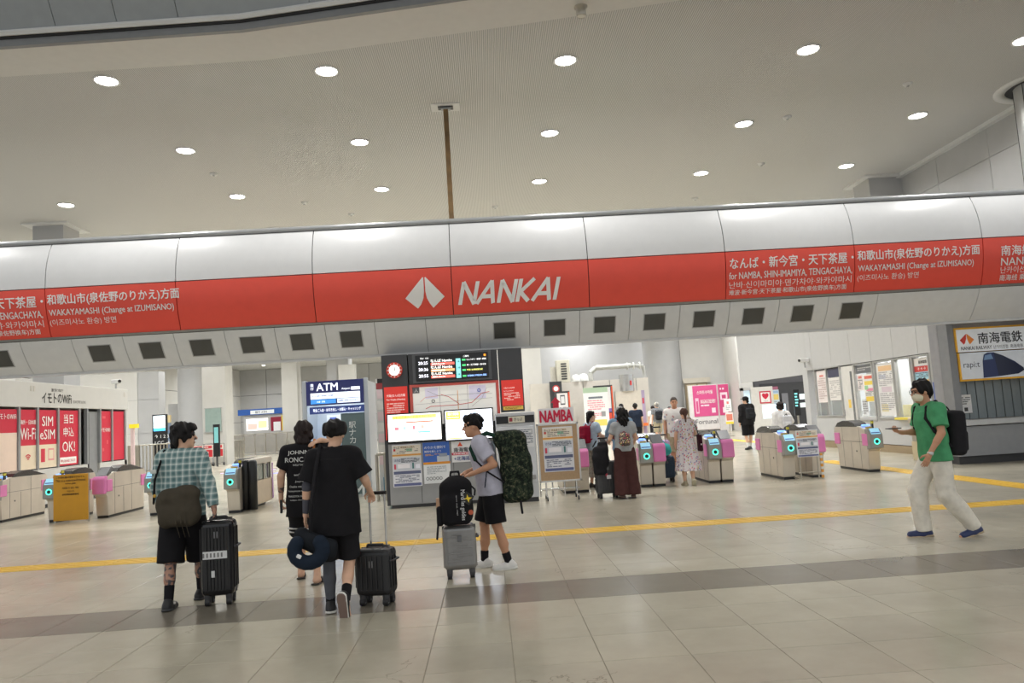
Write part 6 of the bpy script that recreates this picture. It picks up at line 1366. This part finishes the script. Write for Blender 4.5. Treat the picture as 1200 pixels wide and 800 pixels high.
p = Person('man in an oversized plain black shirt walking away with a cabin suitcase', (-1.40, 6.98), .0, 1.66, SKIN, .0075,
    dict(ankL=(-.075, .0, .085), kneeL=(-.085, .05, .49), toeL=(-.15, 1, -.10), ankR=(.10, -.20, .16), kneeR=(.10, .10, .49), toeR=(.05, .22, -1), hipR=(.088, 0, .905),
         elR=(.275, .02, 1.17), wrR=(.30, .13, 1.05), hdR=(.05, .6, -.6), gripR=1.0, pnR=(0, -.4, -1), elL=(-.25, -.02, 1.14), wrL=(-.28, .03, .90), hed=(.02, .02, 1.60)))
p.hair(HAIRB, [('e', (0, -.02, .055), (.105, .112, .085)), ('e', (0, .045, .075), (.08, .06, .05)), ('e', (0, -.06, .02), (.09, .06, .05)), ('e', (-.075, 0, .035), (.03, .06, .04)), ('e', (.075, 0, .035), (.03, .06, .04))], 9, .005)
p.top(BLK, .69, .034, .86, .084, .108, False, .045, 31, .004, 'oversized_shirt')
p.legs(BLK2, .46, .108, .115, 'shorts', 6)
p.shoes(K((30, 30, 33)), WSOLE, BLK, .12)
t_ = nrm(p.J['toeR']); up_ = nrm(np.cross(np.cross(t_, V3(0, 0, 1)), t_)); b_ = p.J['ankR']-up_*.055
organic('outsole', [ecap(b_-t_*.04-up_*.034, b_+t_*.155-up_*.034, (.044, .044), (.039, .039), .01), half(b_-up_*.040, -up_), half(b_-up_*.030, up_)], K((120, 100, 92)), p.root, .006, None, scale=p.sc)
SLV = cloth('grey_tattoo', (84, 84, 92))  # tattoos on arm and leg, added as thin dark layers over the skin
organic('tattooed_arm', [cone(p.J['elL'], p.J['wrL'], .041, .029), cone(p.J['elL']*.6+p.J['shL']*.4, p.J['elL'], .043, .041)], SLV, p.root, .0075, None, scale=p.sc, label='dark grey tattoo on the left arm')
organic('tattooed_leg', [cone(p.J['kneeL'], p.J['kneeL']*.5+p.J['ankL']*.5+V3(0, -.01, 0), .058, .056), cone(p.J['kneeL']*.5+p.J['ankL']*.5+V3(0, -.01, 0), p.J['ankL'], .056, .039)], cloth('leg_tattoo', (86, 88, 94)), p.root, .0075, None, scale=p.sc, label='dark grey tattoo on the left leg')
tt = suitcase('black cabin suitcase with raised pull handle rolled by the man in oversized shirt', (-1.09, 7.16), -.25, .33, .23, .50, GLB2, .48, 5)
b2 = bag_on(p, 'crossbody_bag', 'black crossbody bag hanging at the left hip of the man in oversized shirt', 'bag', [ecap((-.20, -.17, .66), (-.08, -.18, .62), (.12, .07), (.12, .07), .03), cone((-.28, -.14, .72), (-.05, -.17, .56), .07, .08, .04)], cloth('bag_black', (30, 33, 38)), wr=folds(.003, 3))
pts = [V3(-.2, -.17, .72), V3(-.17, -.22, 1.0), V3(-.13, -.17, 1.3), V3(-.11, -.05, 1.50), V3(-.08, .1, 1.42), V3(.05, .16, 1.2)]
organic('bag_strap', [cone(q, r, .017, .017, .006) for q, r in zip(pts, pts[1:])], BLK2, b2, .008, None, scale=p.sc)
np_ = bag_on(p, 'neck_pillow', 'navy horseshoe neck pillow clipped to the crossbody bag', 'neck pillow', [cone((-.20+.125*math.cos(a), -.25, .60+.11*math.sin(a)), (-.20+.125*math.cos(a+.4), -.25, .60+.11*math.sin(a+.4)), .062, .062, .01) for a in np.arange(2.5, 6.9, .4)], cloth('pillow_navy', (30, 40, 54)))
organic('pillow_label', [rbox((-.27, -.315, .56), (.022, .006, .018), .004, roty(.5))], K((226, 226, 226)), np_, .006, None, scale=p.sc)

# ------------------------------------------------------------------ the man with the camouflage backpack (faces left)
p = Person('man in a pale grey shirt with a huge camouflage backpack pushing a silver suitcase', (-.03, 8.45), PI/2, 1.68, SKIN2, .0075,
    dict(pel=(0, -.02, .94), wai=(0, .03, 1.09), che=(0, .07, 1.26), shL=(-.168, .08, 1.375), shR=(.168, .08, 1.375), nek=(0, .095, 1.435), hed=(0, .15, 1.565), hipL=(-.088, -.02, .90), hipR=(.088, -.02, .90),
         kneeL=(-.1, -.05, .49), ankL=(-.1, -.16, .085), kneeR=(.1, .08, .49), ankR=(.1, .10, .085), toeL=(-.1, 1, -.1), toeR=(.1, 1, -.1), elL=(-.24, -.06, 1.14), wrL=(-.2, .17, 1.055), hdL=(.25, .9, -.25), pnL=(.2, -.2, -1), gripL=1.0,
         elR=(.22, .02, 1.13), wrR=(.16, .24, 1.05), hdR=(-.2, .9, -.3), pnR=(0, -.2, -1), gripR=1.0, hpit=-.06))
p.hair(HAIRB, [('e', (0, -.02, .055), (.09, .104, .085)), ('e', (0, .05, .085), (.07, .05, .04)), ('e', (0, -.065, .01), (.07, .045, .06))], 12, .006)
p.top(GREYT, .80, .028, .70, .082, .088, False, .03, 41, .004, 'grey_shirt')
p.legs(BLK, .50, .106, .118, 'shorts', 9, .004, top=.84)
p.shoes(K((222, 220, 216)), WSOLE, BLK, .10)
for sg in (1,): organic('earring', [ell(p.HP(-.078, .0, -.045), (.005, .005, .005))], K((210, 210, 210), metal=.8), p.root, .004, None, scale=p.sc)
bpk = bag_on(p, 'camo_backpack', 'huge dark camouflage travel backpack on the man in pale grey', 'backpack', [rbox((0, -.29, 1.09), (.19, .155, .385), .09, rotx(-.03), .03), rbox((0, -.40, 1.0), (.15, .08, .24), .06, None, .04), rbox((0, -.22, 1.40), (.16, .15, .09), .07, None, .04)], CAMO, wr=folds(.007, 14, 26, 28))
GRS = cloth('strap_green', (30, 58, 48))
for sg in (-1, 1):
    pts = [V3(sg*.11, -.16, 1.42), V3(sg*.125, .0, 1.475), V3(sg*.135, .12, 1.43), V3(sg*.15, .18, 1.32), V3(sg*.175, .14, 1.2)]
    organic('shoulder_strap', [cone(a, b, .022, .022, .01) for a, b in zip(pts, pts[1:])], GRS, bpk, .008, None, scale=p.sc)
    pts = [V3(sg*.18, .14, 1.2), V3(sg*.215, .02, 1.07), V3(sg*.215, -.16, .94)]
    organic('webbing', [cone(a, b, .011, .011, .006) for a, b in zip(pts, pts[1:])], BLK2, bpk, .008, None, scale=p.sc)
organic('loose_strap', [cone((-.19, -.33, .72), (-.195, -.34, .60), .014, .014)], BLK2, bpk, .008, None, scale=p.sc)
organic('hanging_webbing', [cone((-.2, .02, 1.07), (-.22, .05, .9), .008, .008)], NAVYC, bpk, .008, None, scale=p.sc)
sc3 = suitcase('silver ribbed suitcase under the black logo backpack', (-.37, 8.1), .06, .34, .24, .535, SILV, .46, 11, K((84, 84, 86)), 'h', grip_m=BLACK)
lb = thing('logo_backpack', 'black backpack with white script and yellow patch strapped on the silver suitcase', 'backpack', (-.38, 8.02, .545), .06)
organic('bag_body', [rbox((0, -.03, .23), (.17, .11, .23), .09), rbox((0, -.13, .16), (.14, .05, .15), .05, None, .03), rbox((0, .0, .40), (.1, .08, .09), .07, None, .04)], BLK, lb, .0075, folds(.004, 6, 22, 26))
organic('top_loop', [cone((-.05, 0, .47), (-.04, 0, .53), .011, .011, .005), cone((-.04, 0, .53), (.04, 0, .53), .011, .011, .005), cone((.04, 0, .53), (.05, 0, .47), .011, .011, .005)], BLK2, lb, .007)
organic('side_pocket', [rbox((-.17, -.03, .10), (.035, .07, .1), .03)], BLK2, lb, .0075); organic('side_strap', [cone((-.18, -.08, .12), (-.21, -.09, -.12), .012, .012)], BLK2, lb, .007)
organic('bottle', [fcone((-.175, -.04, .12), (-.175, -.04, .28), .032, .028)], K((190, 150, 120)), lb, .007)
o_ = text(lb, 'Mardi les goldies', 0, 0, .055, K((226, 226, 226)), w=.30, bold=.004, name='script_print'); o_.rotation_euler = (0, PI/2, 0); o_.location = (.035, -.205, .36)
o_ = text(lb, 'sport club 1987', 0, 0, .016, K((190, 190, 190)), w=.20, bold=.0, name='small_print'); o_.rotation_euler = (0, PI/2, 0); o_.location = (-.005, -.203, .31)
pt = MB().box(-.05, -.008, -.05, .05, 0, .05).build('yellow_patch', K((34, 34, 34)), lb, loc=(.115, -.175, .27)); pt.rotation_euler = (0, .6, .35)
MB().prism_y([(-.035, -.03), (-.005, -.012), (.03, -.03), (.018, .0), (.035, .028), (.0, .012), (-.03, .03), (-.016, 0)], -.012, -.008).build('yellow_motif', K((236, 206, 50)), pt)
MB().cyl((.14, -.17, .13), (.14, -.18, .13), .025, .025, 16).build('round_badge', K((190, 90, 60)), lb); MB().tube([(.16, -.03, .38), (.2, -.04, .34), (.19, -.05, .28)], .009, 8).build('side_loop', BLK2, lb)

# ------------------------------------------------------------------ the man in the green shirt (walks left)
p = Person('man in a green shirt, face mask and cream trousers walking left with a black backpack', (4.95, 8.5), PI/2, 1.73, SKIN2, .0075,
    dict(pel=(0, 0, .935), hipL=(-.088, 0, .89), hipR=(.088, 0, .89), kneeR=(.09, .20, .50), ankR=(.09, .17, .085), kneeL=(-.09, -.02, .475), ankL=(-.09, -.28, .105), toeR=(.1, 1, -.05), toeL=(-.1, 1, -.25),
         che=(0, .03, 1.275), nek=(0, .04, 1.45), hed=(0, .08, 1.595), shL=(-.172, .02, 1.39), shR=(.172, .02, 1.39), elL=(-.25, .05, 1.14), wrL=(-.24, .20, .92), gripL=.35, hdL=(0, .5, -.9),
         elR=(.22, .06, 1.14), wrR=(.12, .28, 1.15), hdR=(-.3, .85, .2), pnR=(0, .0, 1), gripR=.8, hpit=-.08))
p.short_hair(HAIRB, 1.05, 15)
p.top(GREEN, .83, .026, .72, .08, .085, False, .025, 51, .005, 'green_shirt')
p.legs(OFFW, 'full', .110, .099, 'trousers', 12, .006, w2=.08)
p.shoes(K((38, 50, 92)), K((176, 156, 128)), None)
hp = p.HP
organic('face_mask', [ell(hp(0, .042, -.058), (.063, .064, .058), p.HM), ell(hp(0, .085, -.045), (.03, .03, .035), p.HM, .02), half(hp(0, .02, 0), -(p.HM@V3(0, 1, .0)))], K((226, 216, 190)), p.root, .0065, None, scale=p.sc)
gl = MB()
for x in (-.033, .033): gl.torus(hp(x, .104, .004)*p.sc, p.HM@V3(0, 1, 0), .022, .003, 18, 6)
gl.tube([hp(-.055, .102, .006)*p.sc, hp(-.08, .0, .005)*p.sc], .0025, 6); gl.tube([hp(.055, .102, .006)*p.sc, hp(.08, .0, .005)*p.sc], .0025, 6); gl.tube([hp(-.011, .106, .006)*p.sc, hp(.011, .106, .006)*p.sc], .0025, 6)
gl.build('glasses', BLACK, p.root, kind='stuff')
organic('wrist_watch', [fcone(p.J['wrL']-V3(0, .010, -.018), p.J['wrL']-V3(0, .002, .002), .0315, .0315), ell(p.J['wrL']+V3(-.032, -.006, .008), (.007, .017, .017))], K((206, 206, 204), metal=.5), p.root, .006, None, scale=p.sc)
backpack(p, 'black_backpack', 'flat black backpack worn by the man in the green shirt', (0, -.22, 1.12), (.15, .095, .25), BLK2, .06, True)
MB().box(-.04, -.075, -.006, .04, .075, .006).build('phone', BLACK, None, bevel=.004, loc=(4.95-.40, 8.5+.08, 1.21), rz=PI/2, label='dark phone held by the man in the green shirt', cat='phone')

# ------------------------------------------------------------------ travellers at the gates
FLW = spots_mat('floral_cloth', (216, 209, 211), [(206, 110, 130), (216, 209, 211), (120, 120, 170), (222, 150, 160), (222, 214, 214), (190, 180, 110), (150, 110, 130)], 30, .42)
LEAF = spots_mat('leaf_print', (196, 190, 182), [(176, 150, 150), (160, 158, 150), (196, 190, 182)], 30, .4)
BEAD = spots_mat('patterned_canvas', (110, 90, 86), [(226, 196, 110), (60, 90, 90), (206, 90, 110), (40, 34, 40), (214, 206, 180)], 50, .5)
p = Person('woman in a pale blue shirt with a wine red backpack at the first gate', (2.2, 16.55), -1.05, 1.62, SKIN, .0105, dict(elR=(.23, .06, 1.16), wrR=(.16, .27, 1.13), elL=(-.23, .06, 1.16), wrL=(-.16, .27, 1.13)))
p.hair(HAIRB, [('e', (0, -.03, .04), (.088, .1, .092)), ('e', (0, .03, .09), (.06, .05, .03)), ('e', (0, -.09, -.02), (.05, .04, .08)), ('c', (0, -.1, -.02), (0, -.11, -.14), .04, .025)], 2, .004)
p.top(cloth('pale_blue', (190, 206, 222)), .84, .025, .66, .078, .08, False, .02, 61, .004, 'blouse'); organic('dark_vest', [ecap((0, .09, .9), (.0, .1, 1.34), (.1, .05), (.07, .05))], cloth('slate_blue', (70, 92, 122)), p.root, .0105, None, scale=p.sc)
p.legs(LEAF, .22, .102, .085, 'patterned_trousers', 13); p.shoes(K((46, 42, 42)), RUB)
backpack(p, 'red_backpack', 'wine red backpack on the woman in the pale blue shirt', (0, -.2, 1.2), (.14, .08, .2), RDC, .0)
p = Person('grey-haired man in a denim shirt at the gate beside the woman in brown trousers', (2.70, 15.75), -.25, 1.68, SKIN2, .0105, dict(elL=(-.28, .05, 1.2), wrL=(-.34, .2, 1.02), elR=(.25, .06, 1.16), wrR=(.3, .26, 1.06), che=(0, .03, 1.27), hed=(.0, .06, 1.59)))
p.short_hair(HAIRG, 1.0, 5); p.top(DNM, .82, .028, .9, .082, .06, True, .025, 62, .005, 'denim_shirt', collar=True); p.legs(NAVYC, 'full', .11, .09, 'trousers', 14, .004); p.shoes(K((40, 40, 44)), RUB)
backpack(p, 'blue_backpack', 'soft blue backpack on the grey-haired man', (0, -.17, 1.2), (.10, .05, .17), cloth('blue_bag', (70, 104, 150)), .0, False)
p = Person('woman in a grey shirt and wide brown trousers queuing with a charcoal suitcase', (2.46, 14.15), .05, 1.63, SKIN, .0095, dict(elL=(-.26, .05, 1.15), wrL=(-.24, .27, 1.08), elR=(.25, .05, 1.15), wrR=(.27, .26, 1.06), gripL=.8))
p.hair(HAIRB, [('e', (0, -.03, .035), (.105, .11, .1)), ('e', (0, -.08, -.07), (.11, .06, .11)), ('e', (-.06, -.05, -.05), (.05, .07, .11)), ('e', (.06, -.05, -.05), (.05, .07, .11)), ('c', (0, -.1, -.1), (.01, -.1, -.2), .075, .05), ('e', (0, .05, .07), (.07, .05, .05))], 22, .009)
p.top(GRYH, .90, .02, .55, .072, .078, False, .01, 63, .003, 'grey_shirt'); p.legs(BRN, 'full', .115, .135, 'wide_trousers', 15, .006, w2=.15); p.shoes(K((90, 66, 56)), RUB)
backpack(p, 'patterned_backpack', 'small patterned rucksack on the woman in brown trousers', (-.02, -.17, 1.13), (.10, .06, .12), BEAD, 0, True, sm=cloth('pink_strap', (150, 90, 96)))
s_ = suitcase('charcoal suitcase with a white tag under the black duffel at the gates', (2.13, 14.42), .1, .40, .27, .68, CHAR, .42, 6); MB().box(-.03, -.16, .36, .05, -.145, .43).build('white_tag', K((226, 222, 222)), s_); MB().box(-.05, -.158, .41, -.01, -.145, .46).build('red_tag', K((200, 60, 80)), s_)
df = thing('duffel_bag', 'black duffel bag draped on the charcoal suitcase', 'bag', (2.08, 14.38, .66), .1); organic('bag_body', [rbox((-.06, -.1, .1), (.15, .11, .2), .09), rbox((-.1, -.15, -.02), (.12, .07, .2), .06, None, .05), rbox((.0, -.06, .3), (.09, .07, .09), .05, None, .05)], BLK2, df, .0105, folds(.007, 9, 24, 26)); organic('bag_handle', [cone((-.13, -.1, .40), (-.2, -.12, .30), .014, .014)], BLK2, df, .009)
p = Person('woman in a white floral midi dress walking through the gate', (4.02, 15.75), .0, 1.56, SKIN, .0095, dict(ankR=(.05, -.16, .12), toeR=(.05, .6, -.75), kneeR=(.08, .03, .48), elL=(-.22, .02, 1.14), wrL=(-.22, .12, .93), elR=(.23, .05, 1.14), wrR=(.2, .24, 1.10)))
p.hair(HAIRBR, [('e', (0, -.025, .04), (.09, .1, .092)), ('e', (0, .03, .085), (.06, .05, .035)), ('e', (0, -.1, -.02), (.03, .03, .03)), ('c', (0, -.11, -.03), (.0, -.12, -.17), .03, .018)], 31, .004)
J = p.J; P_ = p.torso(.022)+[fcone((0, 0, .33), (0, 0, 1.12), .30, .155, (1, .8), k=.03), fcone((0, 0, 1.1), (0, 0, 1.3), .155, .165, (1, .75), k=.03)]
for a in 'LR': P_ += p.sleeve(a, .6, .08, .09)
p.org('floral_dress', P_+[half((0, 0, .33), (0, 0, -1)), fcone(J['nek']+V3(0, .01, .012), J['nek']+V3(0, .02, .2), .062, .1, k=.006, op='-')], FLW, wr=vfolds(.013, 4, 13))
p.shoes(K((176, 166, 140)), K((190, 182, 160)), None)
b_ = bag_on(p, 'shoulder_bag', 'dark wine shoulder bag of the woman in the floral dress', 'bag', [rbox((.30, -.02, .93), (.04, .12, .19), .03)], cloth('wine_dark', (58, 22, 34))); organic('bag_strap', [cone(q, r, .012, .012, .006) for q, r in zip([V3(.29, -.02, 1.1), V3(.22, -.1, 1.3), V3(.12, -.04, 1.5)], [V3(.22, -.1, 1.3), V3(.12, -.04, 1.5), V3(.1, .09, 1.42)])], K((30, 22, 26)), b_, .0095, None, scale=p.sc); organic('bag_logo', [rbox((.30, -.142, .9), (.018, .005, .018), .003)], K((214, 206, 206)), b_, .007, None, scale=p.sc)
suitcase('petrol blue suitcase in front of the floral dress woman', (3.78, 16.75), .1, .36, .25, .56, TEALS, .45, 5)
tb = thing('teal_bag', 'turquoise soft bag resting on the petrol blue suitcase', 'bag', (3.74, 16.7, .56), .1); organic('bag_body', [ell((0, -.02, .14), (.18, .12, .15)), ell((-.06, -.04, .1), (.13, .1, .1))], cloth('turquoise', (70, 184, 184)), tb, .0105, folds(.006, 17, 30, 30)); organic('bag_handle', [cone((-.05, 0, .28), (0, 0, .33), .01, .01), cone((0, 0, .33), (.05, 0, .28), .01, .01)], cloth('turquoise', (70, 184, 184)), tb, .009)
suitcase('lilac suitcase standing beyond the turquoise bag', (3.9, 17.8), .0, .46, .28, .86, LIL, .3, 5)
p = Person('smiling man in a white printed shirt facing the camera inside the gates', (4.45, 18.3), PI-.25, 1.84, SKIN2, .0105, dict(hyaw=.1, elL=(-.24, .04, 1.14), wrL=(-.2, .22, 1.0), gripL=.8))
p.hair(mat('hair_cropped', (74, 66, 60), .6), [('e', (0, -.02, .036), (.078, .096, .092)), ('e', (0, .03, .075), (.055, .05, .036))], 5, .001)
p.top(spots_mat('printed_tee', (222, 218, 214), [(222, 218, 214), (196, 150, 150), (170, 170, 190)], 12, .35), .84, .028, .62, .084, .086, False, .02, 65, .004, 'printed_shirt'); p.legs(KHK, .5, .11, .11, 'shorts', 17); p.shoes(K((120, 110, 100)), RUB)
bag_on(p, 'brown_bag', 'tan leather bag carried by the smiling man', 'bag', [rbox((-.22, .26, .86), (.05, .12, .12), .04), cone((-.2, .2, .97), (-.2, .24, 1.05), .012, .012), cone((-.2, .24, 1.05), (-.2, .32, .97), .012, .012)], cloth('tan_leather', (150, 104, 66)))
p = Person('person in a white hooded top with a pale backpack behind the gates', (7.35, 19.2), .1, 1.56, SKIN, .0105, dict(elR=(.30, .0, 1.18), wrR=(.22, .18, 1.05)))
p.hair(HAIRD, [('e', (0, -.025, .045), (.1, .106, .092)), ('e', (0, .05, .06), (.08, .06, .05)), ('e', (0, -.07, -.03), (.085, .05, .06)), ('e', (-.07, 0, -.02), (.03, .06, .06)), ('e', (.07, 0, -.02), (.03, .06, .06))], 41, .004)
p.top(WHT, .80, .035, .95, .088, .07, True, .03, 66, .005, 'hooded_top'); p.legs(BLK2, 'full', .11, .09, 'trousers', 18); p.shoes(K((200, 200, 200)), WSOLE)
backpack(p, 'pale_backpack', 'pale grey backpack on the person in the white hooded top', (.06, -.2, 1.16), (.13, .07, .19), cloth('pale_bag', (206, 206, 210)), 0, True, sm=BLK2)
p = Person('man in black cap, black jacket and shorts walking away past the gates', (8.85, 26.2), .2, 1.80, SKIN, .0115, dict(ankL=(-.09, -.1, .1), kneeL=(-.09, .02, .49), ankR=(.1, .14, .085), hyaw=.5))
p.short_hair(HAIRB, .98, 8); p.top(BLK2, .80, .045, .95, .095, .075, True, .035, 67, .006, 'black_jacket'); p.legs(BLK, .47, .11, .12, 'shorts', 19); p.shoes(BLACK, RUB, WHT, .16)
organic('cap', [ell(p.HP(0, -.01, .055), (.092, .108, .085), p.HM), ell(p.HP(0, .12, .06), (.06, .06, .012), p.HM, .01), half(p.HP(0, 0, .035), (0, 0, -1))], BLK, p.root, .0105, None, scale=p.sc)
backpack(p, 'black_rucksack', 'small black rucksack on the man in the black jacket', (0, -.22, 1.17), (.14, .08, .18), cloth('rucksack', (40, 42, 46)), 0, True)
# people further back
def walker(label, loc, rz, h, hairm, topm, legm, legend, seed, long=False, cap=None, pack=None, shoe=(40, 40, 42), style='short', skin=SKIN, topname='shirt'):
    p = Person(label, loc, rz, h, skin, .0125, dict(ankL=(-.09, -.12, .10), kneeL=(-.09, .02, .49), ankR=(.1, .14, .085), kneeR=(.1, .1, .49)))
    if style == 'short': p.short_hair(hairm, 1.0, seed)
    else: p.hair(hairm, [('e', (0, -.025, .04), (.095, .105, .095)), ('e', (0, -.06, -.06), (.085, .06, .1)), ('e', (0, .04, .08), (.06, .05, .04))], seed)
    p.top(topm, .84, .028, .93 if long else .64, .082, .07 if long else .082, long, .02, seed+70, .004, topname); p.legs(legm, legend, .11, .1, 'trousers' if legend == 'full' else 'shorts', seed); p.shoes(K(shoe), RUB, WHT if legend != 'full' else None)
    if cap: organic('cap', [ell(p.HP(0, -.01, .05), (.095, .11, .085), p.HM), ell(p.HP(0, .12, .05), (.06, .06, .012), p.HM, .01), half(p.HP(0, 0, .02), (0, 0, -1))], cap, p.root, .0115, None, scale=p.sc)
    if pack: backpack(p, 'dark_rucksack', pack, (0, -.2, 1.17), (.15, .085, .19), cloth('rucksack', (40, 42, 46)), 0, True)
    return p
walker('man in a pale cap, grey shirt and khaki shorts far behind the gates', (7.75, 35.2), .15, 1.86, HAIRG, cloth('mid_grey', (128, 130, 132)), KHK, .48, 25, cap=cloth('cap_cream', (206, 200, 184)), pack='dark rucksack on the man in the pale cap')
walker('man in a dark navy shirt standing far behind the gates', (5.85, 30.5), -.1, 1.84, HAIRB, NAVYC, BLK2, 'full', 26)
walker('person in a white shirt in the far background beside the dark navy man', (8.05, 37.5), .0, 1.72, HAIRD, WHT, BLK2, 'full', 27)
walker('long-haired person in black between the man in the cap and smiling man', (7.05, 29.8), .0, 1.62, HAIRB, BLK2, BLK2, 'full', 28, style='long', topname='jacket')
walker('dark-haired person in blue far behind the grey-haired man', (5.55, 32.0), .1, 1.86, HAIRB, cloth('mid_blue', (90, 110, 140)), NAVYC, 'full', 29)
walker('dark-haired person in white half hidden behind the NAMBA sign', (2.75, 27.5), -.6, 1.66, HAIRB, WHT, NAVYC, 'full', 33)
